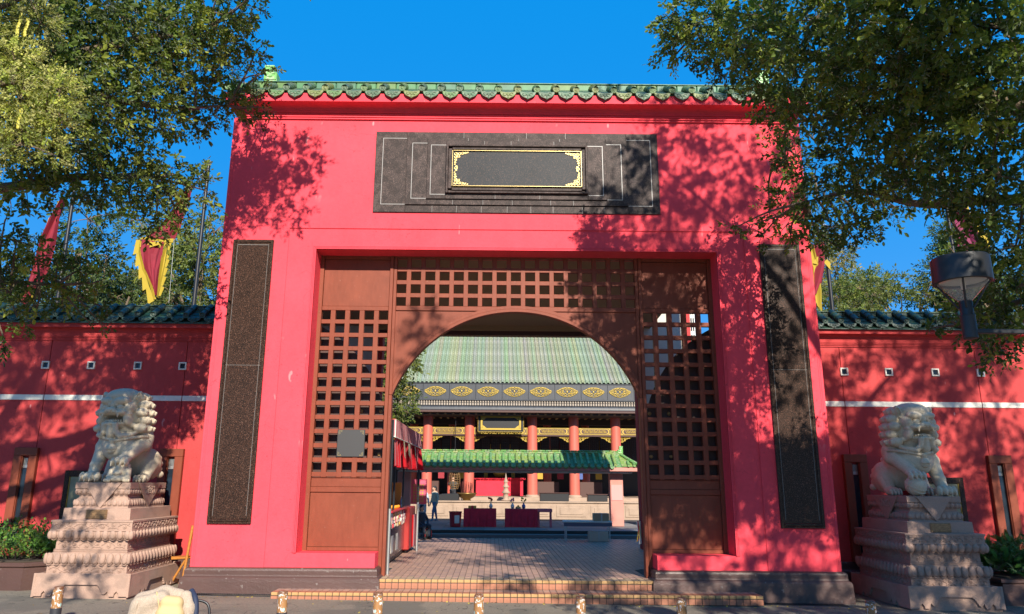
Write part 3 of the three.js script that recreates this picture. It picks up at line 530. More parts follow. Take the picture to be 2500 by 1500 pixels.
const el = (x, y, z, rx, ry, rz, k = 0.04, rot = null) => {
  const r = Math.max(rx, ry, rz), q = rot ? new THREE.Quaternion().setFromEuler(new THREE.Euler(...rot)).invert() : null, v = V(), f = (a, b, e) => {
    a -= x; b -= y; e -= z; if (q) { v.set(a, b, e).applyQuaternion(q); a = v.x; b = v.y; e = v.z; }
    const k0 = Math.hypot(a / rx, b / ry, e / rz), k1 = Math.hypot(a / rx / rx, b / ry / ry, e / rz / rz); return k1 < 1e-9 ? -Math.min(rx, ry, rz) : k0 * (k0 - 1) / k1;
  };
  return { d: f, k, lo: q ? [x - r, y - r, z - r] : [x - rx, y - ry, z - rz], hi: q ? [x + r, y + r, z + r] : [x + rx, y + ry, z + rz] };
};
const cap = (a, b, ra, rb, k = 0.04) => {
  const d = [b[0] - a[0], b[1] - a[1], b[2] - a[2]], L = d[0] ** 2 + d[1] ** 2 + d[2] ** 2, r = Math.max(ra, rb);
  return { d: (x, y, z) => { const t = clamp(((x - a[0]) * d[0] + (y - a[1]) * d[1] + (z - a[2]) * d[2]) / L, 0, 1); return Math.hypot(x - a[0] - d[0] * t, y - a[1] - d[1] * t, z - a[2] - d[2] * t) - lerp(ra, rb, t); }, k, lo: [0, 1, 2].map(i => Math.min(a[i], b[i]) - r), hi: [0, 1, 2].map(i => Math.max(a[i], b[i]) + r) };
};

function lionGeo() {
  const P = [], E = (...a) => P.push(el(...a)), C = (...a) => P.push(cap(...a)), yaw = -0.2, cy = Math.cos(yaw), sy = Math.sin(yaw), ho = [-0.03, 0, 0.16];
  const Hq = (x, y, z) => [ho[0] + x * cy + z * sy, y, ho[2] - x * sy + z * cy];
  const HE = (x, y, z, rx, ry, rz, k = 0.03, rot = [0, 0, 0]) => { const h = Hq(x, y, z); P.push(el(...h, rx, ry, rz, k, [rot[0], rot[1] + yaw, rot[2]])); };
  const HC = (a, b, ra, rb, k = 0.03) => P.push(cap(Hq(...a), Hq(...b), ra, rb, k));
  // trunk: deep chest narrowing to the haunches
  C([0, 0.52, -0.5], [0, 1.08, 0.12], 0.42, 0.40, 0.1); E(0, 0.86, 0.38, 0.42, 0.34, 0.30, 0.1); E(0, 0.72, 0.46, 0.30, 0.24, 0.24, 0.08); C([0, 1.0, 0.1], [0, 1.45, 0.12], 0.42, 0.42, 0.1);
  // haunches, hind feet
  for (const s of [-1, 1]) {
    E(s * 0.34, 0.44, -0.52, 0.27, 0.38, 0.36, 0.06, [0.3, 0, 0]); E(s * 0.40, 0.60, -0.46, 0.19, 0.17, 0.2, 0.03); C([s * 0.42, 0.42, -0.36], [s * 0.44, 0.16, -0.14], 0.2, 0.13, 0.05); E(s * 0.44, 0.1, -0.02, 0.15, 0.11, 0.22, 0.03);
    for (let t = 0; t < 4; t++) { const x = s * 0.44 + (t - 1.5) * 0.075; E(x, 0.1, 0.16 - Math.abs(t - 1.5) * 0.02, 0.042, 0.075, 0.075, 0.012); E(x, 0.05, 0.225 - Math.abs(t - 1.5) * 0.02, 0.028, 0.045, 0.035, 0.01); }
    for (let k = 0; k < 4; k++) E(s * (0.52 - k * 0.03), 0.2 + k * 0.13, -0.76 + 0.05 * Math.sin(k * 2), 0.09, 0.085, 0.1, 0.015); // curls behind the thigh
  }
  C([0, 0.2, -0.78], [0, 0.75, -0.86], 0.12, 0.1, 0.03); for (let k = 0; k < 4; k++) { E(-0.1, 0.55 + k * 0.13, -0.88, 0.1, 0.09, 0.09, 0.015); E(0.1, 0.48 + k * 0.13, -0.88, 0.1, 0.09, 0.09, 0.015); }
  // standing foreleg (viewer's left)
  E(-0.40, 0.98, 0.14, 0.22, 0.30, 0.26, 0.06, [0.25, 0, 0.1]); E(-0.50, 0.83, 0.24, 0.14, 0.15, 0.17, 0.04); C([-0.44, 0.82, 0.26], [-0.43, 0.2, 0.62], 0.175, 0.125, 0.04); E(-0.43, 0.4, 0.56, 0.13, 0.1, 0.13, 0.04);
  E(-0.40, 0.12, 0.72, 0.21, 0.12, 0.2, 0.03);
  for (let t = 0; t < 4; t++) { const x = -0.40 + (t - 1.5) * 0.115; E(x, 0.12, 0.87 - Math.abs(t - 1.5) * 0.03, 0.062, 0.105, 0.09, 0.012); E(x, 0.19, 0.86 - Math.abs(t - 1.5) * 0.03, 0.045, 0.045, 0.05, 0.012); P.push(cap([x, 0.1, 0.95 - Math.abs(t - 1.5) * 0.03], [x, 0.02, 0.97 - Math.abs(t - 1.5) * 0.03], 0.03, 0.012, 0.008)); }
  // raised foreleg (viewer's right), paw on the thing beneath
  E(0.42, 1.0, 0.12, 0.22, 0.30, 0.26, 0.06, [0.2, 0, -0.15]); E(0.50, 0.88, 0.2, 0.15, 0.14, 0.18, 0.04); C([0.44, 0.92, 0.26], [0.30, 0.56, 0.68], 0.19, 0.13, 0.04); E(0.36, 0.68, 0.5, 0.13, 0.1, 0.13, 0.04); E(0.27, 0.52, 0.74, 0.18, 0.10, 0.17, 0.03, [0.35, 0, 0]);
  for (let t = 0; t < 4; t++) { const x = 0.27 + (t - 1.5) * 0.105; E(x, 0.49 - Math.abs(t - 1.5) * 0.02, 0.88, 0.056, 0.085, 0.07, 0.012); E(x, 0.555 - Math.abs(t - 1.5) * 0.02, 0.86, 0.042, 0.04, 0.045, 0.012); P.push(cap([x, 0.46, 0.94], [x, 0.36, 0.96], 0.032, 0.01, 0.008)); }
  // head and neck
  HE(0, 1.55, 0.06, 0.50, 0.52, 0.44, 0.06); HE(0, 1.90, 0.10, 0.44, 0.32, 0.40, 0.06); HE(0, 1.99, 0.28, 0.37, 0.2, 0.27, 0.04);
  // brow ridge with its row of curls, eyes and lids
  for (const s of [-1, 1]) { HE(s * 0.17, 1.875, 0.47, 0.21, 0.10, 0.14, 0.012, [0, 0, s * 0.08]); HE(s * 0.18, 1.735, 0.52, 0.09, 0.055, 0.055, 0.005); HE(s * 0.18, 1.685, 0.50, 0.11, 0.025, 0.06, 0.012); HE(s * 0.33, 1.72, 0.36, 0.12, 0.16, 0.16, 0.03); }
  for (let i = -3; i <= 3; i++) HE(i * 0.092, 1.795 + 0.008 * Math.abs(i), 0.555 - 0.012 * i * i, 0.047, 0.055, 0.045, 0.01);
  // muzzle: broad nose, nostrils, upper lip
  HE(0, 1.62, 0.430, 0.35, 0.10, 0.20, 0.015); HE(0, 1.73, 0.490, 0.075, 0.11, 0.10, 0.03); HE(0, 1.655, 0.610, 0.15, 0.075, 0.075, 0.015); for (const s of [-1, 1]) { HE(s * 0.105, 1.63, 0.615, 0.058, 0.05, 0.05, 0.01); HE(s * 0.21, 1.60, 0.520, 0.14, 0.065, 0.12, 0.02); HE(s * 0.30, 1.575, 0.410, 0.13, 0.06, 0.12, 0.02); HE(s * 0.055, 1.615, 0.665, 0.022, 0.016, 0.03, -0.008); }
  // jaw and open mouth
  HE(0, 1.345, 0.390, 0.27, 0.075, 0.24, 0.02); HE(0, 1.30, 0.350, 0.24, 0.08, 0.2, 0.03); HE(0, 1.455, 0.510, 0.29, 0.085, 0.30, -0.008);
  for (const s of [-1, 1]) HE(s * 0.33, 1.46, 0.38, 0.10, 0.16, 0.15, 0.03, [0, 0, s * 0.2]);
  HE(0, 1.42, 0.410, 0.12, 0.042, 0.14, 0.01); for (let i = -4; i <= 4; i++) HE(i * 0.05, 1.415, 0.535 - 0.004 * i * i, 0.023, 0.03, 0.02, 0.005); for (const s of [-1, 1]) { HC([s * 0.2, 1.55, 0.60], [s * 0.2, 1.48, 0.61], 0.028, 0.01, 0.006); }
  // beard curls running from the jaw out over the chest
  for (const s of [-1, 1]) { HC([s * 0.15, 1.32, 0.58], [s * 0.16, 1.15, 0.55], 0.062, 0.062, 0.012); HC([s * 0.16, 1.15, 0.55], [s * 0.25, 1.06, 0.50], 0.062, 0.066, 0.012); HC([s * 0.25, 1.06, 0.50], [s * 0.42, 1.09, 0.38], 0.066, 0.05, 0.012); HC([s * 0.42, 1.09, 0.38], [s * 0.52, 1.18, 0.22], 0.05, 0.04, 0.012); HC([s * 0.28, 1.38, 0.4], [s * 0.44, 1.30, 0.26], 0.07, 0.06, 0.012); }
  HC([0, 1.3, 0.5], [0, 1.12, 0.47], 0.11, 0.13, 0.02);
  // ears
  for (const s of [-1, 1]) { HE(s * 0.43, 1.97, 0.24, 0.075, 0.17, 0.10, 0.012, [0.1, 0, -s * 0.3]); HE(s * 0.455, 1.97, 0.30, 0.035, 0.11, 0.05, -0.01, [0.1, 0, -s * 0.3]); }
  // mane: rows of carved rolls wrapping sides and back, each with a raised curl
  for (let row = 0; row < 5; row++) for (let i = -5; i <= 5; i++) {
    const ph = (i + (row % 2 ? 0.5 : 0)) / 5.5 * 2.0, y = 2.0 - row * 0.185, r = [0.40, 0.50, 0.545, 0.56, 0.55][row]; if (Math.abs(ph) > 1.92) continue;
    const mx = Math.sin(ph), mz = -Math.cos(ph) * 0.86; HE(mx * r, y, 0.07 + mz * r, 0.155, 0.118, 0.155, 0.006); HE(mx * (r + 0.085), y - 0.02, 0.07 + mz * (r + 0.085), 0.088, 0.07, 0.088, 0.005); HE(mx * (r + 0.15), y + 0.015, 0.07 + mz * (r + 0.15), 0.04, 0.034, 0.04, 0.004);
  }
  for (let i = -3; i <= 3; i++) for (let j = 0; j < 3; j++) HE(i * 0.125, 2.15 - Math.abs(i) * 0.035 - j * 0.005, 0.22 - j * 0.17, 0.082, 0.06, 0.095, 0.006);
  // harness strap and its groove across the chest
  const strap = []; for (let i = 0; i <= 20; i++) { const a = -1.75 + 3.5 * i / 20; strap.push([Math.sin(a) * 0.60, 0.95 + 0.13 * Math.abs(Math.sin(a)), 0.13 + Math.cos(a) * 0.555]); }
  for (let i = 0; i < 20; i++) { P.push(cap(strap[i], strap[i + 1], 0.035, 0.035, 0.01)); P.push(cap([strap[i][0], strap[i][1] - 0.055, strap[i][2] + 0.03], [strap[i + 1][0], strap[i + 1][1] - 0.055, strap[i + 1][2] + 0.03], 0.016, 0.016, -0.008)); }
  return sdfGeo(P, [0, 1.08, -0.02], 1.22, 156);
}
function ballUnder() { const g = [ball(0, 0.24, 0, 0.235, 0.235, 0.235, 24, 16)]; for (const a of [0, 1.05, 2.1]) { const t = new THREE.TorusGeometry(0.232, 0.014, 6, 28); t.rotateX(a); t.translate(0, 0.24, 0); g.push(t.toNonIndexed()); const u = new THREE.TorusGeometry(0.2, 0.014, 6, 28); u.rotateX(Math.PI / 2 + a * 0.3); u.translate(0, 0.34 - a * 0.08, 0); g.push(u.toNonIndexed()); } return muv(join(g)); }
function cubGeo() { // small lion cub on its back beneath the paw
  const P = [el(0, 0.2, 0, 0.17, 0.17, 0.2, 0.04), el(0.0, 0.26, 0.12, 0.125, 0.11, 0.1, 0.03), el(0, 0.19, 0.2, 0.09, 0.05, 0.05, 0.02), el(-0.05, 0.29, 0.2, 0.025, 0.025, 0.02, 0.006), el(0.05, 0.29, 0.2, 0.025, 0.025, 0.02, 0.006), el(-0.11, 0.35, 0.1, 0.045, 0.05, 0.03, 0.01), el(0.11, 0.35, 0.1, 0.045, 0.05, 0.03, 0.01), el(0, 0.08, 0.16, 0.2, 0.07, 0.08, 0.02), cap([-0.16, 0.22, 0.08], [-0.18, 0.04, 0.16], 0.07, 0.06, 0.02), cap([0.16, 0.22, 0.08], [0.2, 0.04, 0.14], 0.07, 0.06, 0.02)];
  for (let i = 0; i < 4; i++) P.push(el(-0.18 + (i - 1.5) * 0.035, 0.04, 0.21, 0.02, 0.035, 0.03, 0.006), el(0.2 + (i - 1.5) * 0.035, 0.04, 0.19, 0.02, 0.035, 0.03, 0.006));
  for (let i = 0; i < 9; i++) { const a = i / 9 * 6.28; P.push(el(Math.cos(a) * 0.16, 0.26 + Math.sin(a) * 0.12, 0.02, 0.05, 0.05, 0.06, 0.01)); }
  return muv(sdfGeo(P, [0, 0.2, 0.05], 0.36, 56));
}
function bellGeo() { return muv(join([ball(0, 0, 0, 0.125, 0.125, 0.11, 18, 12), (() => { const t = new THREE.TorusGeometry(0.124, 0.012, 6, 24); t.rotateX(Math.PI / 2); return t.toNonIndexed(); })(), cyl(0, 0.1, 0.19, 0, 0.05, 0.07, 10), cb(-0.075, 0.075, -0.085, -0.068, 0.06, 0.106, 0.004)])); }
const mirrorX = g => { g = g.clone(); const p = g.attributes.position, n = g.attributes.normal; for (let i = 0; i < p.count; i++) { p.setX(i, -p.getX(i)); if (n) n.setX(i, -n.getX(i)); } if (g.index) { const a = g.index.array; for (let i = 0; i < a.length; i += 3) { const t = a[i]; a[i] = a[i + 1]; a[i + 1] = t; } } return g; };

// ---------------------------------------------------------------- carved pedestals
function petals(hw, hd, y, w, h, d, tilt) {
  const g = [], nf = Math.round(2 * hw / w), ns = Math.round(2 * hd / w), one = (x, z, ry, ww) => {
    const a = ball(0, 0, 0, ww * 0.46, h / 2, d, 10, 8), t = new THREE.TorusGeometry(1, 0.07, 5, 14, Math.PI); t.rotateZ(Math.PI); t.scale(ww * 0.5, h * 0.58, d * 1.2); t.translate(0, 0.0, 0.006);
    const q = join([a, t.toNonIndexed()]); q.rotateX(tilt); q.rotateY(ry); q.translate(x, y, z); g.push(q);
  };
  for (let i = 0; i < nf; i++) { const x = -hw + (i + 0.5) * 2 * hw / nf; one(x, hd, 0, 2 * hw / nf); one(x, -hd, Math.PI, 2 * hw / nf); }
  for (let i = 0; i < ns; i++) { const z = -hd + (i + 0.5) * 2 * hd / ns; one(hw, z, Math.PI / 2, 2 * hd / ns); one(-hw, z, -Math.PI / 2, 2 * hd / ns); }
  for (const a of [-1, 1]) for (const b of [-1, 1]) g.push(ball(a * hw, y, b * hd, d, h / 2, d, 10, 8));
  return join(g);
}
function vine(len, h, dense = 3.2) { // wandering scroll in low relief along x, centred, facing +z
  const g = [], n = Math.max(3, Math.round(len * dense)), pts = []; for (let i = 0; i <= n * 8; i++) { const t = i / (n * 8); pts.push(V((t - 0.5) * len, Math.sin(t * n * Math.PI) * h * 0.28, 0)); }
  g.push(tube(pts, 0.011, n * 10, 5));
  for (let k = 0; k < n; k++) {
    const cx = (-0.5 + (k + 0.5) / n) * len, s = k % 2 ? -1 : 1, q = []; for (let i = 0; i <= 16; i++) { const t = i / 16, a = s * (0.4 + t * 6.6), r = h * 0.30 * (1 - 0.8 * t); q.push(V(cx + Math.sin(a) * r, -s * h * 0.12 + Math.cos(a) * r, 0.004)); } g.push(tube(q, 0.0095, 22, 5));
    g.push(ball(cx, -s * h * 0.12, 0.002, 0.022, 0.022, 0.014, 7, 5)); for (const w of [-1, 1]) { const l = ball(0, 0, 0, 0.04, 0.016, 0.012, 7, 5); l.rotateZ(w * 0.7 * s); l.translate(cx + w * len / n * 0.36, s * h * 0.26, 0.003); g.push(l); }
  }
  return join(g);
}
function apron(w, h) { // foot of the pedestal with its cloud-edged cut-out
  const e = [[0.345, 0.235], [0.37, 0.205], [0.385, 0.205], [0.40, 0.165], [0.42, 0.16], [0.435, 0.115], [0.455, 0.11], [0.47, 0.06], [0.52, 0.045], [0.56, 0.075], [0.585, 0.11], [0.60, 0.06], [0.625, 0.0], [0.73, 0.0], [0.735, 0.055], [0.78, 0.105], [0.825, 0.055], [0.83, 0.0]];
  const r = [[w / 2, 0], [w / 2, h], [-w / 2, h], [-w / 2, 0]], L = e.map(p => [-p[0], p[1]]).reverse();
  return [[-w / 2, 0]].concat(L.map(p => [p[0], Math.max(0, p[1])])).concat(e).concat([[w / 2, 0], [w / 2, h], [-w / 2, h]]);
}
function makePedestal(label) {
  const t = thing('stone_pedestal', label, 'pedestal', [0, 0, 0], 0, 'lion pedestals'), m = M.pinkStone, o = (hw) => hw - 0.55, S = (n, prof) => part(n, stack(prof.map(([y, hw]) => [y, o(hw)]), -0.55, 0.55, -0.88, 0.88), m, t);
  S('base', [[-0.08, 1.0], [0.455, 0.985], [0.456, 0.9]]);
  const ap = []; for (const [w, hd, ry] of [[2.1, 1.38, 0], [2.1, 1.38, Math.PI], [2.76, 1.05, Math.PI / 2], [2.76, 1.05, -Math.PI / 2]]) { const g = ext(apron(w - 0.01, 0.467), hd - 0.052, hd, 0.006); g.rotateX(-0.035); g.translate(0, 0, 0); g.rotateY(ry); ap.push(g); }
  ap.forEach(g => part('cloud_foot', g, m, t));
  part('base_top', cb(-1.02, 1.02, 0.45, 0.472, -1.345, 1.345, 0.008), m, t);
  S('lower_band', [[0.47, 0.885], [0.50, 0.885], [0.505, 0.875], [0.655, 0.875], [0.66, 0.89], [0.685, 0.89], [0.69, 0.86], [0.70, 0.86], [0.73, 0.90], [0.80, 0.90], [0.86, 0.88], [0.92, 0.84], [0.94, 0.80]]);
  S('waist', [[0.93, 0.80], [0.95, 0.815], [0.97, 0.815], [0.972, 0.80], [0.985, 0.80], [0.987, 0.815], [1.0, 0.815], [1.002, 0.79], [1.19, 0.79], [1.192, 0.815], [1.205, 0.815], [1.207, 0.80], [1.22, 0.80], [1.222, 0.82], [1.24, 0.83], [1.25, 0.85], [1.30, 0.90], [1.37, 0.905], [1.385, 0.87], [1.39, 0.87]]);
  S('upper_band', [[1.388, 0.87], [1.39, 0.905], [1.42, 0.905], [1.425, 0.89], [1.57, 0.89], [1.575, 0.905], [1.615, 0.905], [1.62, 0.88]]);
  S('block', [[1.618, 0.755], [1.865, 0.745], [1.872, 0.73]]);
  S('throat', [[1.87, 0.62], [1.905, 0.62], [1.91, 0.60], [1.96, 0.615], [2.02, 0.61], [2.08, 0.57], [2.10, 0.55], [2.16, 0.55], [2.18, 0.58], [2.24, 0.61], [2.285, 0.60], [2.29, 0.58]]);
  S('top_slab', [[2.29, 0.60], [2.295, 0.625], [2.425, 0.625], [2.43, 0.615]]);
  part('lotus_petal_ring', muv(petals(0.905, 1.235, 0.81, 0.165, 0.235, 0.05, -0.16)), m, t); part('lotus_petal_ring', muv(petals(0.89, 1.22, 1.305, 0.165, 0.20, 0.06, 0.2)), m, t);
  part('lotus_petal_ring', muv(petals(0.605, 0.935, 1.985, 0.125, 0.145, 0.036, -0.12)), m, t); part('lotus_petal_ring', muv(petals(0.595, 0.925, 2.225, 0.125, 0.13, 0.036, 0.16)), m, t);
  const bands = [[0.58, 0.878, 0.17], [1.095, 0.793, 0.2], [1.497, 0.893, 0.16]];
  for (const [y, hw, h] of bands) for (const [len, d, ry] of [[hw * 2 - 0.1, hw + 0.33, 0], [hw * 2 + 0.56, hw, Math.PI / 2], [hw * 2 + 0.56, hw, -Math.PI / 2]]) { const g = vine(len, h, 4.2); g.rotateY(Math.PI); g.translate(0, 0, -d); g.rotateY(Math.PI + ry); g.translate(0, y, 0); part('carved_vine', muv(g), m, t); }
  for (const [w, d, ry] of [[0.42, 0.955, 0], [0.6, 0.625, Math.PI / 2], [0.6, 0.625, -Math.PI / 2]]) { const g = [ext([[-w, 2.42], [0, 1.86], [w, 2.42]], d, d + 0.03, 0.006)]; if (ry) { const c = vine(0.5, 0.26, 4); c.translate(0, 2.26, d + 0.03); g.push(c); } const q = join(g); q.rotateY(ry); part('carved_cloth', muv(q), m, t); }
  part('bronze_plaque', [cb(-0.235, 0.235, 1.64, 1.84, 1.07, 1.105, 0.008), cb(-0.215, 0.215, 1.655, 1.825, 1.104, 1.109, 0.002)], std({ map: tex(256, 0.5, (u, v) => mul([0.26, 0.15, 0.07], 0.4 + 1.2 * fbm(u, v * 2, 14, 4))), roughness: 0.5, metalness: 0.4 }), t);
  return t;
}
{
  const a = makePedestal('carved pink stone pedestal left of the gateway, under the lion holding a cub'); a.position.set(-9.42, groundY(-9.42), -0.12);
  const b = a.clone(); b.name = numbered('stone_pedestal'); b.userData = { ...a.userData, label: 'carved pink stone pedestal right of the gateway, under the lion with a ball' }; b.position.set(9.65, groundY(9.65), -0.44); scene.add(b);
  const lg = lionGeo(), mk = (label, x, z, flip) => {
    const t = thing('stone_lion', label, 'lion statue', [x, groundY(x) + 2.43, z], 0, 'guardian lions'), f = flip ? -1 : 1;
    part('body', muv(flip ? mirrorX(lg) : lg), M.cream, t);
    const be = part('bell', bellGeo(), M.cream, t); be.position.set(-0.05 * f, 0.77, 0.69); be.rotation.x = 0.1;
    return t;
  };
  const A = mk('pale stone guardian lion holding a cub under its paw, on the left pedestal', -9.42, -0.12, false), cub = part('cub', cubGeo(), M.cream, A); cub.position.set(0.27, 0, 0.72); cub.scale.setScalar(1.12);
  const Bq = mk('pale stone guardian lion resting its paw on a carved ball, on the right pedestal', 9.65, -0.44, true), bl = part('carved_ball', ballUnder(), M.cream, Bq); bl.position.set(-0.27, 0, 0.76); bl.rotation.y = 0.4;
}
// ---------------------------------------------------------------- main hall across the courtyard
M.hallCol = std({ map: tex(256, 2, (u, v) => mul([0.53, 0.115, 0.08], 0.88 + 0.24 * fbm(u, v, 5, 4))), roughness: 0.45 });
M.hallBlack = std({ map: tex(512, 2.2, (u, v) => mul([0.035, 0.038, 0.045], 0.7 + 0.8 * fbm(u, v * 0.1, 60, 3))), roughness: 0.4 });
M.hallRoof = phys({ specularIntensity: 0.25, map: tex(512, 3.4, (u, v) => mixc(mul([0.215, 0.25, 0.175], 0.7 + 0.6 * fbm(u, v, 12, 4)), [0.34, 0.35, 0.29], sstep(0.5, 0.75, fbm(u, v, 7, 5, 9)) * 0.6)), roughness: 0.7 });
M.hallDark = std({ color: rgb(0.028, 0.022, 0.024), roughness: 0.5 });  // near-black: the shade inside the hall is put into this colour
M.cloth = std({ map: tex(256, 1.2, (u, v) => mul([0.60, 0.02, 0.045], 0.8 + 0.4 * fbm(u, v, 8, 3))), roughness: 0.85 });
{
  const h = thing('temple_hall', 'large temple hall behind the courtyard with pale green tiled roof, red columns and gilded beams', 'temple hall'), ax = -0.08, Z = -27;
  part('terrace', [cb(-14, 14, 0.3, 1.6, -60, -24.6, 0.02)], M.terraceStone, h); part('terrace_coping', cb(-14.05, 14.05, 1.6, 1.68, -25.3, -24.53, 0.015), M.terraceStone, h);
  for (let i = -6; i <= 6; i++) part('relief_panel', [cb(i * 1.9 - 0.82, i * 1.9 + 0.82, 0.86, 1.48, -24.62, -24.57, 0.02), cb(i * 1.9 - 0.62, i * 1.9 + 0.62, 0.98, 1.36, -24.6, -24.545, 0.015)], M.terraceStone, h);
  part('hall_floor', cb(-14, 14, 1.5, 1.85, -60, -26.2, 0.02), M.terraceStone, h);
  for (const x of [-9.6, -6.98, -4.42, -1.94, 1.79, 4.27, 6.76, 9.4]) {
    const c = sub('column', h); part('shaft', cyl(x, 1.95, 6.62, Z, 0.305, 0.295, 28), M.hallCol, c); part('column_base', lathe([[0.4, 1.84], [0.42, 1.9], [0.36, 1.97], [0.31, 2.0]], 24).translate(x, 0, Z), M.terraceStone, c);
    part('column_plate', cb(x - 0.05, x + 0.05, 3.2, 3.42, Z + 0.295, Z + 0.315, 0.004), M.blackMetal, c);
  }
  const cols = [-9.6, -6.98, -4.42, -1.94, 1.79, 4.27, 6.76, 9.4];
  for (let i = 0; i < cols.length - 1; i++) {
    const a = cols[i] + 0.28, b = cols[i + 1] - 0.28, m = (a + b) / 2, w = b - a, g = sub('gilded_beam', h);
    part('beam', cb(a, b, 5.45, 5.86, Z - 0.1, Z + 0.1, 0.012), M.goldPaint, g); part('beam_fillet', cb(a, b, 5.36, 5.445, Z - 0.12, Z + 0.12, 0.01), M.darkBrown, g);
    const oval = (hw, hh) => { const s = [], n = 14; for (let k = 0; k <= n; k++) { const q = -Math.PI / 2 + Math.PI * k / n; s.push([m + hw - hh + Math.cos(q) * hh, 5.655 + Math.sin(q) * hh]); } for (let k = 0; k <= n; k++) { const q = Math.PI / 2 + Math.PI * k / n; s.push([m - hw + hh + Math.cos(q) * hh, 5.655 + Math.sin(q) * hh]); } return s; };
    part('dark_ring', ext(oval(w * 0.47, 0.175), Z + 0.1, Z + 0.106, 0, [oval(w * 0.45, 0.158)]), M.darkBrown, g); part('cartouche', ext(oval(w * 0.41, 0.125), Z + 0.1, Z + 0.108), M.darkBrown, g);
    for (const s of [-1, 1]) part('dark_ring', cb(m + s * w * 0.482 - 0.018, m + s * w * 0.482 + 0.018, 5.5, 5.81, Z + 0.1, Z + 0.105, 0.002), M.darkBrown, g);
    const v = vine(w * 0.72, 0.24, 7); v.translate(m, 5.655, Z + 0.112); part('gilt_carving', v, M.goldPaint, g);
    for (const s of [-1, 1]) { // carved corner brackets under the beam
      const x = s < 0 ? a : b, q = []; for (const [dx, dy, r] of [[0.1, 0.09, 0.085], [0.11, 0.25, 0.075], [0.27, 0.08, 0.07], [0.41, 0.06, 0.055], [0.53, 0.045, 0.045], [0.26, 0.19, 0.05]]) { const t = new THREE.TorusGeometry(r * 0.75, 0.018, 5, 12); t.translate(x - s * dx, 5.35 - dy, Z + 0.02); q.push(t.toNonIndexed(), ball(x - s * dx, 5.35 - dy, Z + 0.02, r * 0.35, r * 0.35, 0.03, 7, 5)); }
      q.push(tube([V(x - s * 0.01, 5.02, Z + 0.02), V(x - s * 0.2, 5.12, Z + 0.02), V(x - s * 0.42, 5.26, Z + 0.02), V(x - s * 0.7, 5.34, Z + 0.02)], 0.016, 12, 5)); part('corner_bracket', q, M.goldPaint, h);
    }
    // near-black panels with lattice, standing in for the shade inside the open bays
    const n = w > 2.6 ? 6 : 4; for (let k = 0; k < n; k++) { const x0 = a - 0.25 + (w + 0.5) * k / n, x1 = x0 + (w + 0.5) / n; part('dark_bay_panel', [cb(x0 + 0.02, x1 - 0.02, 4.0, 5.6, -29.5, -29.42, 0.01)], M.hallDark, h); const lat = []; for (let j = 1; j < 5; j++) { const lx = x0 + (x1 - x0) * j / 5; lat.push(cb(lx - 0.012, lx + 0.012, 4.3, 5.3, -29.42, -29.4, 0.002)); } for (let j = 0; j < 7; j++) lat.push(cb(x0 + 0.08, x1 - 0.08, 4.3 + j * 0.16, 4.32 + j * 0.16, -29.42, -29.398, 0.002)); part('bay_lattice', lat, M.hallBlack, h); }
  }
  part('rear_wall', cb(-14, 14, 1.8, 9, -36, -35.6, 0.02), M.hallDark, h); part('soffit', cb(-14, 14, 6.62, 6.75, -36, -25.6, 0.02), M.darkBrown, h); part('hall_ceiling_beam', cb(-14, 14, 6.2, 6.6, -29.6, -29.3, 0.02), M.hallDark, h);
  for (let i = 0; i < 44; i++) part('rafter', cb(-9.7 + i * 0.45, -9.58 + i * 0.45, 6.52, 6.63, -29, -25.8, 0.01), M.ceiling, h);
  // dim interior: inner columns, altar, hanging banners
  for (const x of [-5.7, -3.2, 3.0, 5.5]) part('inner_column', cyl(x, 1.85, 6.6, -31.5, 0.26, 0.26, 18), M.hallCol, h);
  part('altar', [cb(-1.6, 1.4, 1.85, 2.85, -31.6, -30.8, 0.02), cb(-1.75, 1.55, 2.85, 2.97, -31.7, -30.7, 0.02)], M.cloth, h); part('altar_shrine', [cb(-1.1, -0.85, 2.97, 5.0, -31.6, -31.3, 0.02), cb(0.65, 0.9, 2.97, 5.0, -31.6, -31.3, 0.02), cb(-1.3, 1.1, 4.6, 5.1, -31.7, -31.2, 0.03)], M.goldPaint, h); part('altar_figure', muv(sdfGeo([el(0, 0.4, 0, 0.42, 0.4, 0.3, 0.1), el(0, 0.95, 0, 0.3, 0.4, 0.24, 0.1), el(0, 1.42, 0.02, 0.16, 0.2, 0.17, 0.04), el(-0.3, 0.75, 0.1, 0.14, 0.3, 0.14, 0.05), el(0.3, 0.75, 0.1, 0.14, 0.3, 0.14, 0.05), el(0, 1.62, 0, 0.13, 0.12, 0.13, 0.03)], [0, 0.8, 0], 1.0, 48)).translate(-0.1, 2.97, -31.3), M.goldPaint, h);
  for (const [x, c] of [[-3.75, [0.25, 0.02, 0.03]], [-2.55, [0.4, 0.25, 0.03]], [2.4, [0.4, 0.25, 0.03]], [3.7, [0.25, 0.02, 0.03]], [4.9, [0.06, 0.1, 0.28]], [6.1, [0.4, 0.25, 0.03]]]) part('hanging_banner', [cb(x - 0.2, x + 0.2, 2.9, 5.2, -29.9, -29.88, 0.004), cb(x - 0.24, x + 0.24, 5.2, 5.27, -29.93, -29.85, 0.01)], std({ color: rgb(...c), roughness: 0.8 }), h);
  for (const x of [-4.6, 2.9, 5.6]) part('offering_counter', cb(x - 0.7, x + 0.7, 1.85, 2.75, -30.4, -29.9, 0.02), M.darkBrown, h);
  // black eaves: rolled gutter, row of bronze tile ends, ornamented parapet
  const roll = [[6.48, -0.10], [6.50, 0.02], [6.56, 0.06], [6.64, 0.05], [6.68, 0.01], [6.72, 0.05], [6.82, 0.09], [6.94, 0.08], [7.02, 0.02], [7.06, 0.06], [7.08, 0.0]]; part('eaves_gutter', stack(roll, -12, 12, -27.5, -25.95), M.hallBlack, h);
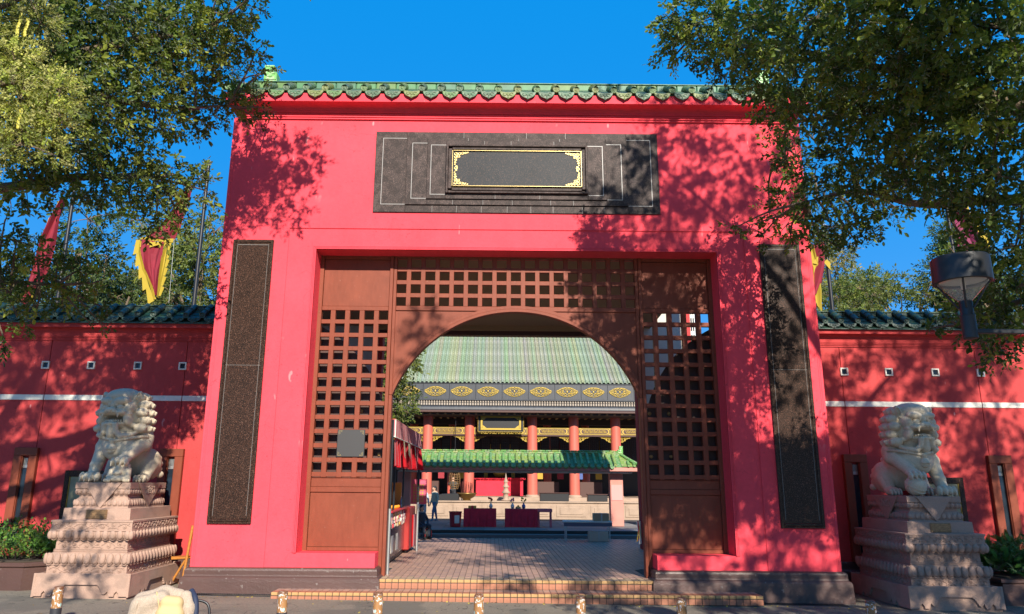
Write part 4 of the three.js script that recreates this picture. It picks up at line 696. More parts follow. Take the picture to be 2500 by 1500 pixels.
  const de = []; const one = join([ball(0, 0, 0, 0.062, 0.075, 0.06, 8, 6), (() => { const c = new THREE.CylinderGeometry(0.05, 0.066, 0.2, 8); c.translate(0, -0.09, -0.02); return c.toNonIndexed(); })()]); for (let i = 0; i < 140; i++) { const g = one.clone(); g.translate(-10.5 + i * 0.151, 7.26, -25.97); de.push(g); } const dr = part('tile_end_row', de, std({ color: rgb(0.30, 0.25, 0.2), roughness: 0.5, metalness: 0.3 }), h); dr.userData.kind = 'stuff';
  part('eaves_step', [cb(-12, 12, 7.08, 7.34, -27.5, -26.02, 0.01), cb(-12, 12, 7.34, 7.43, -27.5, -25.9, 0.02)], M.hallBlack, h);
  for (let i = 0; i < 15; i++) part('parapet_plank', cb(-11.7 + i * 1.5565 - 0.775, -11.7 + i * 1.5565 + 0.775, 7.43, 8.34, -26.4, -26.0, 0.01), M.hallBlack, h);
  part('parapet_cap', cb(-12, 12, 8.335, 8.375, -26.42, -25.96, 0.01), M.hallBlack, h);
  const orn = (() => { const g = []; const sp = (cx, cy, r, a0, dir, n = 5.6) => { const q = []; for (let i = 0; i <= 12; i++) { const t = i / 12, a = a0 + dir * n * t; q.push(V(cx + Math.cos(a) * r * (1 - 0.6 * t), cy + Math.sin(a) * r * (1 - 0.6 * t), 0)); } g.push(tube(q, 0.017, 16, 5)); };
    for (const s of [-1, 1]) { for (const [x, y, r] of [[0.1, 0.17, 0.1], [0.12, -0.16, 0.11], [0.27, 0.15, 0.09], [0.29, -0.13, 0.09], [0.25, 0.0, 0.08], [0.42, 0.08, 0.085], [0.42, -0.07, 0.08], [0.55, 0.03, 0.075], [0.54, -0.06, 0.05]]) { sp(s * x, y, r, s > 0 ? 0.4 : 2.7, s); sp(s * x, y, r * 0.8, s > 0 ? 3.4 : 0.2, -s, 4); }
      g.push(tube([V(0, 0.27, 0), V(s * 0.18, 0.26, 0), V(s * 0.36, 0.2, 0), V(s * 0.5, 0.1, 0), V(s * 0.64, 0.02, 0), V(s * 0.5, -0.1, 0), V(s * 0.34, -0.2, 0), V(s * 0.16, -0.26, 0), V(0, -0.28, 0)], 0.016, 30, 5)); }
    g.push(ball(0, 0.02, 0, 0.05, 0.08, 0.03, 8, 6)); return join(g); })();
  for (let k = -5; k <= 6; k++) { const m = part('gilt_ornament', orn, M.goldPaint, h); m.position.set(0.70 + (k - 0) * 1.5565, 7.88, -25.975); }
  // pale green roof: rolls and pan courses
  const sl = 0.61, len = 15, n = 50, pitch = 0.25, prof = [], P2 = (i, e) => [i * len / n, e];
  { const g = new THREE.BufferGeometry(), pos = [], S = 6, r = 0.072; const ringAt = (d, q) => { const o = []; for (let k = 0; k <= S; k++) { const a = Math.PI * k / S; o.push([Math.cos(a) * r * q, Math.sin(a) * r * q + 0.01, -d]); } return o; };
    const quad = (a, b, c, d) => pos.push(...a, ...b, ...c, ...a, ...c, ...d);
    for (let i = 0; i < n; i++) { const A = ringAt(i * len / n, 1.10), B = ringAt((i + 1) * len / n, 0.96), Nx = ringAt((i + 1) * len / n, 1.10); for (let k = 0; k < S; k++) { quad(A[k], A[k + 1], B[k + 1], B[k]); if (i < n - 1) quad(B[k], B[k + 1], Nx[k + 1], Nx[k]); }
      const w = pitch / 2, y0 = 0.03, y1 = 0.0, z0 = -i * len / n, z1 = -(i + 1) * len / n; for (const s of [-1, 1]) { const c0 = [s * w, y0 - 0.035, z0], c1 = [s * w, y1 - 0.035, z1], e0 = [s * 0.05, y0, z0], e1 = [s * 0.05, y1, z1], c2 = [s * w, y0 - 0.035, z1], e2 = [s * 0.05, y0, z1]; s > 0 ? quad(e0, c0, c1, e1) : quad(c0, e0, e1, c1); if (i < n - 1) { s > 0 ? quad(e1, c1, c2, e2) : quad(c1, e1, e2, c2); } } }
    const c = new THREE.CircleGeometry(r * 1.1, 10); g.setAttribute('position', new THREE.Float32BufferAttribute(pos, 3)); g.computeVertexNormals(); const geo = muv(g, 0, 0); geo.rotateX(sl);
    const im = new THREE.InstancedMesh(geo, M.hallRoof, 92), o = new THREE.Object3D(), col = new THREE.Color(); for (let i = 0; i < 92; i++) { o.position.set(-11.5 + i * pitch, 8.39, -25.98); o.updateMatrix(); im.setMatrixAt(i, o.matrix); im.setColorAt(i, col.setRGB(rr(0.85, 1.1), rr(0.88, 1.05), rr(0.85, 1.05))); } im.name = 'roof_tiles'; im.userData.kind = 'stuff'; im.castShadow = im.receiveShadow = true; h.add(im); }
  const rb = ext([[0, 8.33], [12.3, 16.93], [12.3, 16.5], [0.4, 8.0]], -11.7, 11.7); rb.rotateY(Math.PI / 2); rb.translate(0, 0, -26); part('roof_bed', rb, M.hallRoof, h);
  part('roof_ridge', cb(-11.7, 11.7, 16.7, 17.5, -38.6, -38.0, 0.05), M.glaze[1], h);
  // plaque
  const pl = sub('name_plaque', h); part('plaque_board', cb(-1.16, 0.98, 5.78, 6.38, -26.5, -26.34, 0.01), M.black, pl);
  const fb = (x0, x1, y0, y1, z, m, nme = 'plaque_frame') => part(nme, cb(x0, x1, y0, y1, -26.52, z, 0.015), m, pl);
  fb(-1.28, 1.10, 6.385, 6.5, -26.28, M.goldPaint); fb(-1.28, 1.10, 5.66, 5.775, -26.28, M.goldPaint); fb(-1.28, -1.165, 5.776, 6.384, -26.28, M.goldPaint); fb(0.985, 1.10, 5.776, 6.384, -26.28, M.goldPaint);
  fb(-1.43, 1.25, 6.505, 6.60, -26.32, M.black); fb(-1.43, 1.25, 5.56, 5.655, -26.32, M.black); fb(-1.43, -1.285, 5.656, 6.504, -26.32, M.black); fb(1.105, 1.25, 5.656, 6.504, -26.32, M.black);
  const edge = []; for (let i = 0; i < 34; i++) for (const y of [6.6, 5.56]) edge.push(ball(-1.40 + i * 0.08, y, -26.32, 0.035, 0.024, 0.03, 7, 5)); for (let i = 0; i < 13; i++) for (const x of [-1.43, 1.25]) edge.push(ball(x, 5.62 + i * 0.08, -26.32, 0.024, 0.035, 0.03, 7, 5)); part('scalloped_edge', edge, M.goldPaint, pl);
  for (const sx of [-1, 1]) for (const sy of [-1, 1]) part('gilt_corner', ext([[0, 0], [0.24, 0], [0.16, 0.05], [0.12, 0.1], [0.05, 0.13], [0, 0.2]].map(([x, y]) => [-0.09 + sx * (1.07 - x), 6.08 + sy * (0.3 - y)]), -26.345, -26.33, 0.002), M.goldPaint, pl);
  part('carved_foot', (() => { const v = vine(2.5, 0.16, 4); v.translate(-0.09, 5.5, -26.36); return v; })(), M.goldPaint, pl);
}
// ---------------------------------------------------------------- low pavilion in front of it
{
  const t = thing('courtyard_pavilion', 'low open pavilion with bright green glazed tile roof standing in front of the temple hall', 'pavilion'), Z = -18, pk = M.pinkPaint = std({ map: tex(256, 2, (u, v) => mul([0.50, 0.20, 0.16], 0.85 + 0.3 * fbm(u, v, 5, 4))), roughness: 0.7 });
  const roof = sub('roof', t), bed = ext([[-17.05, 3.38], [-17.05, 3.42], [-17.9, 3.9], [-17.9, 4.02], [-18.1, 4.02], [-18.1, 3.9], [-18.95, 3.42], [-18.95, 3.38]].map(p => [-p[0], p[1]]), -4.9, 5.5); bed.rotateY(Math.PI / 2); part('roof_bed', bed, M.brightGlaze[1], roof);
  for (let i = 0; i < 34; i++) { const x = -4.9 + i * 0.304; part('ridge_tile', [cb(x, x + 0.296, 4.02, 4.10, -18.13, -17.87, 0.02), cb(x + 0.15, x + 0.446, 4.105, 4.175, -18.1, -17.9, 0.025)], M.brightGlaze[i % 3], roof); }
  tileRun(roof, -4.9, 34, 0.303, 3.49, -16.98, 0.93, 0.53, 0.068, M.brightGlaze, 0.13);
  const f = part('ridge_ornament', fretEnd(0.24, 0.36, 0.2), M.brightCap, roof); f.position.set(5.62, 4.03, -17.9); f.scale.x = -1;
  part('hip_tile', limb([V(5.5, 4.0, -17.95), V(5.85, 3.72, -17.4), V(6.15, 3.5, -16.95)], [0.075, 0.075, 0.08], 12), M.brightGlaze[0], roof);
  part('hip_bed', fromTris([5.4, 4.0, -18, 5.4, 3.42, -17.0, 6.12, 3.42, -17.0, 5.4, 4.0, -18, 6.12, 3.42, -17.0, 6.12, 3.42, -19, 5.4, 4.0, -18, 6.12, 3.42, -19, 5.4, 3.42, -19]), M.brightGlaze[2], roof);
  for (const [x, y] of [[5.72, 3.47], [5.98, 3.47]]) { const c = part('cover_tile', coverTile(0.066, 0.4, 0.5, 2), M.brightGlaze[0], roof); c.position.set(x, y, -16.98); }
  part('fascia', cb(-5, 6.12, 3.2, 3.385, -18.9, -17.05, 0.02), pk, t); part('ceiling_panel', cb(-4.9, 5.9, 3.12, 3.2, -18.8, -17.2, 0.01), M.creamWall, t);
  for (const x of [-4.7, 5.24]) part('pillar', cb(x - 0.3, x + 0.3, PLAT, 3.15, -18.25, -17.7, 0.02), pk, t);
  part('notice_sheet', cb(4.98, 5.5, 1.9, 2.6, -17.7, -17.68, 0.004), std({ color: rgb(0.62, 0.26, 0.24), roughness: 0.6 }), t);
  for (const x of [-2.3, 1.2]) part('ceiling_lamp', lathe([[0, 3.06], [0.12, 3.07], [0.16, 3.1], [0.16, 3.13]], 20).translate(x, 0, -17.4), M.gold, t);
}
// ---------------------------------------------------------------- tables, bins and urn
function clothTable(name, label, x0, x1, z, top, group, mat, depth = 0.75) {
  const t = thing(name, label, 'table', [(x0 + x1) / 2, PLAT, z], 0, group), w = (x1 - x0) / 2, pos = [], N = 40; part('table_top', cb(-w, w, 0.76, 0.79, -depth, 0.0, 0.008), top || mat, t);
  const ring = y => { const o = []; for (let i = 0; i <= N; i++) { const s = i / N; o.push([-w - 0.006 + (2 * w + 0.012) * s, y, 0.012 + (0.79 - y) * 0.045 * (Math.sin(s * 34) * 0.6 + Math.sin(s * 61 + 1) * 0.4)]); } return o; }, A = ring(0.785), B = ring(0.02); for (let i = 0; i < N; i++) pos.push(...B[i], ...B[i + 1], ...A[i + 1], ...B[i], ...A[i + 1], ...A[i]);
  for (const s of [-1, 1]) pos.push(s * (w + 0.006), 0.02, 0.012, s * (w + 0.006), 0.02, -depth, s * (w + 0.006), 0.785, -depth, s * (w + 0.006), 0.02, 0.012, s * (w + 0.006), 0.785, -depth, s * (w + 0.006), 0.785, 0.012);
  const m = part('cloth_skirt', fromTris(pos), mat, t); m.material.side = THREE.DoubleSide; part('leg', [cyl(-w + 0.05, 0, 0.76, -depth + 0.05, 0.02)], M.steel, t); part('leg', [cyl(w - 0.05, 0, 0.76, -depth + 0.05, 0.02)], M.steel, t); return t;
}
const pinkTop = std({ color: rgb(0.62, 0.13, 0.15), roughness: 0.8 });
clothTable('offering_table', 'red cloth-covered table on the platform beside the red bin', -1.82, -0.38, -16.2, null, 'offering tables', M.cloth);
clothTable('offering_table', 'red cloth-covered table with pink top, right of the other under the pavilion', 0.02, 1.44, -16.2, pinkTop, 'offering tables', M.cloth);
{
  const t = thing('pink_table', 'narrow pink table standing at the right end of the red tables', 'table', [1.78, PLAT, -16.2]); part('table_top', cb(-0.33, 0.33, 0.66, 0.8, -0.6, 0.02, 0.01), pinkTop, t); for (const x of [-0.27, 0.27]) part('leg', cb(x - 0.05, x + 0.05, 0, 0.66, -0.3, -0.2, 0.01), pinkTop, t);
}
{
  const t = thing('red_bin', 'red plastic bin with a white notice, left of the cloth-covered tables', 'bin', [-2.19, PLAT, -16.25]); part('tub', lathe([[0, 0.01], [0.225, 0.01], [0.235, 0.03], [0.275, 0.62], [0.3, 0.625], [0.3, 0.66], [0.275, 0.665], [0.262, 0.63], [0.22, 0.04], [0, 0.035]], 32), std({ color: rgb(0.42, 0.012, 0.022), roughness: 0.4 }), t);
  const n = part('paper_notice', cb(-0.11, 0.11, -0.17, 0.17, 0, 0.006, 0.001), M.white, t); n.position.set(0.08, 0.34, 0.257); n.rotation.x = 0.07; n.rotation.y = 0.28;
}
{
  const u = thing('incense_urn', 'wide bronze incense bowl full of sticks on the terrace edge between two columns', 'incense burner', [-1.98, 1.68, -24.95]); part('bowl', lathe([[0, 0.04], [0.2, 0.02], [0.26, 0.0], [0.2, 0.08], [0.42, 0.2], [0.52, 0.34], [0.56, 0.36], [0.56, 0.42], [0.5, 0.42], [0.44, 0.34], [0, 0.32]], 28), std({ color: rgb(0.22, 0.13, 0.04), roughness: 0.4, metalness: 0.7 }), u);
  const q = rng(4), s = []; for (let i = 0; i < 40; i++) { const x = (q() - 0.5) * 0.6, z = (q() - 0.5) * 0.4; s.push(rod(V(x, 0.32, z), V(x * 1.2 + (q() - 0.5) * 0.1, 0.75 + q() * 0.3, z * 1.1), 0.009, 5)); } part('incense_sticks', s, std({ color: rgb(0.10, 0.02, 0.015), roughness: 0.9 }), u).userData.kind = 'stuff';
  const l = thing('hanging_lantern', 'pierced bronze hanging lantern in the bay above the incense bowl', 'lantern', [-2.75, 2.3, -26.4]), cage = []; for (let i = 0; i < 9; i++) { const t = new THREE.TorusGeometry(0.2 + 0.13 * Math.sin(i / 8 * Math.PI), 0.02, 6, 20); t.rotateX(Math.PI / 2); t.translate(0, i * 0.13, 0); cage.push(t.toNonIndexed()); } for (let i = 0; i < 12; i++) { const a = i / 12 * 6.283, p = []; for (let k = 0; k <= 8; k++) { const r = 0.2 + 0.13 * Math.sin(k / 8 * Math.PI); p.push(V(Math.cos(a) * r, k * 0.13, Math.sin(a) * r)); } cage.push(tube(p, 0.014, 10, 5)); } part('cage', cage, std({ color: rgb(0.2, 0.12, 0.05), roughness: 0.5, metalness: 0.5 }), l); part('chain', rod(V(0, 1.04, 0), V(0, 4.2, 0), 0.02, 6), M.blackMetal, l);
  const sc = thing('counter', 'low dark counter with curved top on the terrace left of the incense bowl', 'counter', [-3.05, 1.68, -24.95]); part('counter_body', ext([[-0.62, 0], [0.62, 0], [0.66, 0.34], [0.5, 0.4], [-0.3, 0.36], [-0.6, 0.28]], -0.3, 0.3, 0.02), M.black, sc);
}
{ // things set out on the tables and in the middle bay
  const q = rng(17), put = (name, label, cat, x, y, z, geo, mat, extra) => { const t = thing(name, label, cat, [x, y, z]); part('body', geo, mat, t); if (extra) extra(t); return t; }, top = PLAT + 0.79;
  const vase = (c) => [lathe([[0, 0], [0.05, 0], [0.085, 0.08], [0.075, 0.16], [0.03, 0.21], [0.045, 0.25], [0.03, 0.245], [0, 0.2]], 18), std({ color: rgb(...c), roughness: 0.25 })];
  const blooms = (c) => t => { for (let i = 0; i < 9; i++) part('bloom', ball((q() - 0.5) * 0.2, 0.32 + q() * 0.16, (q() - 0.5) * 0.14, 0.04, 0.035, 0.04, 8, 6), std({ color: rgb(...c), roughness: 0.8 }), t); part('stems', [0, 1, 2, 3].map(i => rod(V(0, 0.2, 0), V((i - 1.5) * 0.05, 0.36, (q() - 0.5) * 0.08), 0.006, 5)), std({ color: rgb(0.04, 0.1, 0.02), roughness: 0.8 }), t); };
  put('flower_vase', 'white vase of pink flowers on the right red table', 'vase', 0.35, top, -16.5, ...vase([0.6, 0.6, 0.58]), blooms([0.55, 0.12, 0.2])); put('flower_vase', 'blue vase of yellow flowers in the middle of the right red table', 'vase', 0.85, top, -16.5, ...vase([0.06, 0.1, 0.3]), blooms([0.6, 0.45, 0.05])); put('flower_vase', 'white vase of red flowers on the left red table', 'vase', -0.62, top, -16.5, ...vase([0.6, 0.58, 0.5]), blooms([0.5, 0.03, 0.03]));
  put('fruit_dish', 'pale dish heaped with oranges on the right red table', 'dish', 0.6, top, -16.35, lathe([[0, 0], [0.08, 0], [0.15, 0.05], [0.14, 0.055], [0.07, 0.02], [0, 0.02]], 20), M.white, t => { for (let i = 0; i < 7; i++) part('orange', ball(i < 6 ? Math.cos(i) * 0.07 : 0, i < 6 ? 0.06 : 0.12, i < 6 ? Math.sin(i) * 0.07 : 0, 0.045, 0.043, 0.045, 10, 7), std({ color: rgb(0.65, 0.26, 0.02), roughness: 0.5 }), t); });
  put('incense_box', 'yellow box of incense at the left end of the left red table', 'box', -1.45, top, -16.45, cb(-0.18, 0.18, 0, 0.12, -0.1, 0.1, 0.006), M.goldPaint, t => part('red_band', cb(-0.05, 0.05, 0.001, 0.123, -0.102, 0.102, 0.002), M.cloth, t));
  put('stone_pagoda', 'slim pale stone pagoda lantern in the middle bay before the hall', 'stone lantern', 0.2, 1.68, -25.0, lathe([[0, 0], [0.3, 0], [0.32, 0.08], [0.2, 0.12], [0.18, 0.5], [0.34, 0.55], [0.2, 0.68], [0.15, 0.9], [0.27, 0.95], [0.15, 1.06], [0.11, 1.25], [0.2, 1.3], [0.1, 1.4], [0.06, 1.6], [0.02, 1.85], [0, 1.9]], 16), M.terraceStone, t => { part('finial_ball', ball(0, 1.92, 0, 0.045, 0.05, 0.045, 10, 8), M.terraceStone, t); t.scale.setScalar(0.8); });
  const dk = (name, label, cat, x, w, h) => put(name, label, cat, x, 1.68, -24.98, cb(-w / 2, w / 2, 0, h, -0.25, 0.25, 0.02), M.black, t => part('lid', cb(-w / 2 - 0.03, w / 2 + 0.03, h, h + 0.05, -0.28, 0.28, 0.015), M.darkBrown, t));
  dk('dark_cabinet', 'low black cabinet on the terrace right of the middle bay', 'cabinet', 2.9, 1.6, 0.42); dk('dark_cabinet', 'small black cabinet on the terrace between the two rightmost columns', 'cabinet', 5.3, 1.1, 0.36);
}
// ---------------------------------------------------------------- vendor's stall inside the gateway
{
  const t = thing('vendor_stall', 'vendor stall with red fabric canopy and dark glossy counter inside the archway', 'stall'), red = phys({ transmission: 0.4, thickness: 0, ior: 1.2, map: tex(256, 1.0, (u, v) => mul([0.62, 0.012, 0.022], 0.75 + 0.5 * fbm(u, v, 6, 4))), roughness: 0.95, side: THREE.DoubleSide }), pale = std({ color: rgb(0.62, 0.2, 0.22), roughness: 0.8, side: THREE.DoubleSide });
  const drape = (a, b, y0, y1, amp, n = 46) => { const pos = [], d = b.clone().sub(a), nrm = V(-d.z, 0, d.x).normalize(), R2 = (y, k) => { const o = []; for (let i = 0; i <= n; i++) { const s = i / n, w = amp * k * (Math.sin(s * 47) * 0.5 + Math.sin(s * 83 + 2) * 0.35 + Math.sin(s * 21) * 0.4); o.push([a.x + d.x * s + nrm.x * w, y + 0.02 * Math.sin(s * 29) * k, a.z + d.z * s + nrm.z * w]); } return o; }; const rows = [0, 0.25, 0.5, 0.75, 1].map(k => R2(lerp(y1, y0, k), k)); for (let r = 0; r < 4; r++) for (let i = 0; i < n; i++) pos.push(...rows[r + 1][i], ...rows[r + 1][i + 1], ...rows[r][i + 1], ...rows[r + 1][i], ...rows[r][i + 1], ...rows[r][i]); return fromTris(pos); };
  part('canopy_roof', cb(-4.9, -3.06, 4.2, 4.22, -7.6, -1.0, 0.005), red, t);
  part('front_valance', drape(V(-4.9, 0, -1.0), V(-3.07, 0, -1.0), 3.78, 4.21, 0.01), pale, t);  // paler than the canopy: sunlight on the red cloth is put into its colour
  part('side_valance', drape(V(-3.07, 0, -1.0), V(-3.0, 0, -7.6), 3.75, 4.21, 0.012), red, t);
  part('side_curtain', drape(V(-3.12, 0, -1.15), V(-3.04, 0, -7.5), 3.04, 4.15, 0.15, 90), red, t);
  const trim = []; for (const [p, q] of [[V(-3.06, 4.2, -0.99), V(-3.06, 3.77, -0.99)], [V(-4.9, 3.77, -0.99), V(-3.06, 3.77, -0.99)], [V(-3.055, 3.76, -1.0), V(-2.985, 3.76, -7.6)]]) trim.push(rod(p, q, 0.014, 6)); part('white_trim', trim, M.white, t);
  for (const [z0, z1, y0] of [[-2.2, -2.6, 3.25], [-3.3, -4.0, 3.3], [-5.2, -5.6, 3.35]]) part('hanging_ribbon', fromTris([-2.98, 3.72, z0, -2.96, y0 + 0.1, z0 - 0.1, -2.96, y0, z1, -2.98, 3.72, z0, -2.96, y0, z1, -2.98, 3.72, z1 + 0.1]), std({ color: rgb(0.5, 0.42, 0.25), roughness: 0.8, side: THREE.DoubleSide }), t);
  for (const [x, z] of [[-3.12, -0.95], [-3.04, -7.46], [-4.8, -0.95], [-4.8, -7.46]]) { part('canopy_post', cyl(x, 1.9, 4.2, z, 0.034, 0.03, 12), M.blackMetal, t); part('post_sleeve', cyl(x, FLOOR, 2.0, z, 0.042, 0.04, 12), M.steel, t); }
  for (const z of [-3.1, -5.3]) part('canopy_post', cyl(-3.3, 1.9, 4.2, z, 0.03, 0.03, 12), M.blackMetal, t);
  part('cart_body', cb(-4.7, -3.33, 0.62, 1.42, -6.3, -2.7, 0.02), std({ color: rgb(0.02, 0.022, 0.03), roughness: 0.16 }), t); part('cart_skirt', cb(-4.66, -3.38, 0.5, 0.62, -6.25, -2.8, 0.01), M.black, t);
  for (const z of [-2.9, -6.1]) { const w = new THREE.CylinderGeometry(0.09, 0.09, 0.06, 16); w.rotateZ(Math.PI / 2); w.translate(-3.5, 0.55, z); part('wheel', w.toNonIndexed(), M.black, t); }
  part('counter_top', cb(-4.75, -3.26, 1.83, 1.88, -6.35, -2.6, 0.01), std({ color: rgb(0.5, 0.02, 0.03), roughness: 0.4 }), t);
  part('display_board', cb(-3.42, -3.36, 1.42, 1.83, -6.3, -2.7, 0.005), std({ color: rgb(0.3, 0.03, 0.035), roughness: 0.6 }), t);
  for (const z of [-3.3, -4.4]) part('paper_sheet', cb(-3.33, -3.324, 0.75, 1.2, z - 0.22, z + 0.22, 0.001), M.white, t);
  part('red_cabinet', cb(-4.4, -3.2, 0.56, 1.86, -8.3, -6.5, 0.03), std({ color: rgb(0.34, 0.02, 0.016), roughness: 0.45 }), t); part('cabinet_cloth', cb(-3.19, -3.15, 0.6, 1.6, -8.2, -7.3, 0.01), red, t); for (const z of [-6.7, -8.1]) { const w = new THREE.CylinderGeometry(0.07, 0.07, 0.05, 14); w.rotateZ(Math.PI / 2); w.translate(-3.32, 0.53, z); part('wheel', w.toNonIndexed(), M.black, t); }
  // trinkets hung on the display board and goods on the counter
  const q = rng(12), cs = [[0.6, 0.5, 0.42], [0.55, 0.02, 0.03], [0.5, 0.36, 0.1], [0.65, 0.6, 0.55], [0.2, 0.05, 0.12]].map(c => std({ color: rgb(...c), roughness: 0.6 })), cg = cb(-0.012, 0.012, -0.055, 0.055, -0.03, 0.03, 0.004);
  for (let r = 0; r < 4; r++) for (let i = 0; i < 34; i++) { const m = part('charm', cg, cs[Math.floor(q() * 5)], t); m.position.set(-3.335 + q() * 0.02, 1.76 - r * 0.1 + (q() - 0.5) * 0.03, -2.8 - i * 0.103 + (q() - 0.5) * 0.03); m.rotation.x = (q() - 0.5) * 0.6; m.scale.set(1, 0.6 + q() * 0.5, 0.7 + q() * 0.6); }
  const br = thing('water_bottle', 'clear blue plastic water bottle standing on the red counter of the stall', 'bottle', [-3.4, 1.88, -5.9]); part('bottle', lathe([[0, 0], [0.04, 0], [0.042, 0.03], [0.042, 0.2], [0.036, 0.23], [0.016, 0.28], [0.016, 0.31], [0, 0.31]], 16), std({ color: rgb(0.1, 0.2, 0.4), roughness: 0.15 }), br); part('cap', cyl(0, 0.31, 0.335, 0, 0.018), M.white, br);
  for (let i = 0; i < 9; i++) tag(part('orange_fruit', ball(0, 0, 0, 0.055, 0.052, 0.055, 12, 8), std({ color: rgb(0.7, 0.28, 0.02), roughness: 0.5 }), scene), ['nearest', 'second nearest', 'third nearest', 'fourth nearest', 'middle', 'fourth farthest', 'third farthest', 'second farthest', 'farthest'][i] + ' small orange fruit in the row on the stall counter', 'fruit', 'fruit on the stall counter').position.set(-3.42 - (i % 2) * 0.1, 1.93, -4.2 - i * 0.13);
  const yb = thing('price_board', 'yellow and red price board standing at the back of the stall', 'sign', [-3.75, 1.88, -6.2]); part('board', cb(-0.3, 0.3, 0.02, 0.75, -0.02, 0.02, 0.005), std({ color: rgb(0.6, 0.3, 0.06), roughness: 0.6 }), yb); part('red_strip', cb(-0.3, 0.3, 0.0, 0.1, 0.02, 0.03, 0.003), red, yb); const pk2 = thing('pink_poster', 'pink poster with yellow lettering marks behind the stall post', 'poster', [-3.15, 1.9, -8.9]); part('sheet', cb(-0.28, 0.28, 0, 0.85, -0.01, 0.01, 0.003), std({ color: rgb(0.55, 0.08, 0.14), roughness: 0.6 }), pk2); const mk = []; for (let r = 0; r < 7; r++) for (let c = 0; c < 4; c++) mk.push(cb(-0.2 + c * 0.1, -0.14 + c * 0.1, 0.08 + r * 0.09, 0.13 + r * 0.09, 0.01, 0.013, 0.001)); part('yellow_marks', mk, M.goldPaint, pk2).userData.kind = 'stuff';
}
{ // far tower block and hall-side block seen through the right lattice
  const t = thing('tower_block', 'distant white tower block glimpsed through the top of the right lattice', 'building', [20.6, 0, -60]); part('wall', cb(-0.7, 0.3, -1, 40, -6, 0, 0.02), M.white, t); for (let r = 0; r < 12; r++) for (let c = 0; c < 4; c++) part('window', cb(-0.62 + c * 0.23, -0.48 + c * 0.23, 14 + r * 0.9, 14.5 + r * 0.9, 0, 0.03, 0.005), M.glass, t);
}
// ---------------------------------------------------------------- people in the courtyard
function person(label, p, turn, o) {
  const t = thing('person', label, 'person', p, turn), st = o.stride || 0.12, P = [], add = (...a) => P.push(cap(...a)), hipY = o.sit ? 0.48 : 0.9, sh = hipY + 0.5;
  add([0, hipY + 0.02, 0], [0, sh - 0.08, o.lean || 0.02], 0.15, 0.17, 0.05); P.push(el(0, sh - 0.06, o.lean || 0.02, 0.215, 0.11, 0.12, 0.05)); add([0, sh, 0.03], [0, sh + 0.1, 0.05], 0.055, 0.05, 0.03); P.push(el(0, sh + 0.2, 0.06, 0.082, 0.115, 0.1, 0.02)); P.push(el(0, sh + 0.185, 0.165, 0.016, 0.025, 0.02, 0.012)); for (const s of [-1, 1]) P.push(el(s * 0.083, sh + 0.19, 0.06, 0.015, 0.03, 0.02, 0.01));
  for (const s of [-1, 1]) {
    const kz = o.sit ? 0.42 : s * st, fy = 0.06; if (o.sit) { add([s * 0.1, hipY, 0.02], [s * 0.13, hipY + 0.02, 0.42], 0.1, 0.075, 0.04); add([s * 0.13, hipY + 0.02, 0.42], [s * 0.13, 0.08, 0.40], 0.07, 0.048, 0.02); P.push(el(s * 0.13, 0.05, 0.47, 0.05, 0.045, 0.125, 0.02)); }
    else { add([s * 0.095, hipY, 0], [s * 0.105, 0.5, kz * 0.7 + 0.03], 0.105, 0.07, 0.04); add([s * 0.105, 0.5, kz * 0.7 + 0.03], [s * 0.105, 0.09, kz], 0.068, 0.045, 0.02); P.push(el(s * 0.105, 0.045, kz + 0.06, 0.048, 0.043, 0.125, 0.02)); }
    const h = o.hands || [[0.28, hipY - 0.08, 0.1], [0.28, hipY - 0.08, 0.1]], hd = h[s < 0 ? 0 : 1], ex = [s * 0.27, (sh + hd[1]) / 2 - 0.03, hd[2] * 0.35 - 0.03]; add([s * 0.2, sh - 0.07, 0], ex, 0.06, 0.05, 0.03); add(ex, [s * hd[0], hd[1], hd[2]], 0.048, 0.035, 0.02); P.push(el(s * hd[0], hd[1] - 0.04, hd[2] + 0.02, 0.035, 0.055, 0.025, 0.015)); for (let f = 0; f < 4; f++) add([s * hd[0] - 0.024 + f * 0.016, hd[1] - 0.07, hd[2] + 0.025], [s * hd[0] - 0.026 + f * 0.0175, hd[1] - 0.125 + Math.abs(f - 1.4) * 0.01, hd[2] + 0.045], 0.009, 0.007, 0.004); add([s * (hd[0] - 0.03), hd[1] - 0.035, hd[2] + 0.03], [s * (hd[0] - 0.05), hd[1] - 0.075, hd[2] + 0.06], 0.011, 0.009, 0.006);
  }
  const g = sdfGeo(P, [0, 0.88, 0.05], 1.0, 110), p2 = g.attributes.position, c = new Float32Array(p2.count * 3); for (let i = 0; i < p2.count; i++) { const x = p2.getX(i), y = p2.getY(i), z = p2.getZ(i), hand = Math.abs(x) > 0.22 && y < sh - 0.32 && !o.sit && Math.abs(y - (hipY - 0.16)) < 0.14; const k = y > sh + 0.03 || hand ? [0.45, 0.26, 0.18] : y < 0.1 ? o.shoe : y < hipY + 0.04 && Math.abs(x) < 0.21 ? o.leg : o.top; c.set(k, i * 3); } g.setAttribute('color', new THREE.BufferAttribute(c, 3)); part('body', muv(g), std({ vertexColors: true, roughness: 0.85 }), t);
  const hair = sdfGeo([el(0, sh + 0.235, 0.035, 0.096, 0.105, 0.112, 0.02), el(0, sh + 0.17, 0.0, 0.09, 0.09, 0.075, 0.03), el(0, sh + 0.15, 0.15, 0.08, 0.12, 0.06, -0.02)], [0, sh + 0.2, 0.05], 0.2, 40); part('hair', muv(hair), std({ color: rgb(0.012, 0.01, 0.009), roughness: 0.6 }), t); return t;
}
person('person in beige jacket and blue jeans walking on the platform left of the bin', [-3.5, PLAT, -21.6], -0.9, { stride: 0.2, leg: [0.10, 0.16, 0.26], top: [0.50, 0.45, 0.33], shoe: [0.2, 0.25, 0.3] });
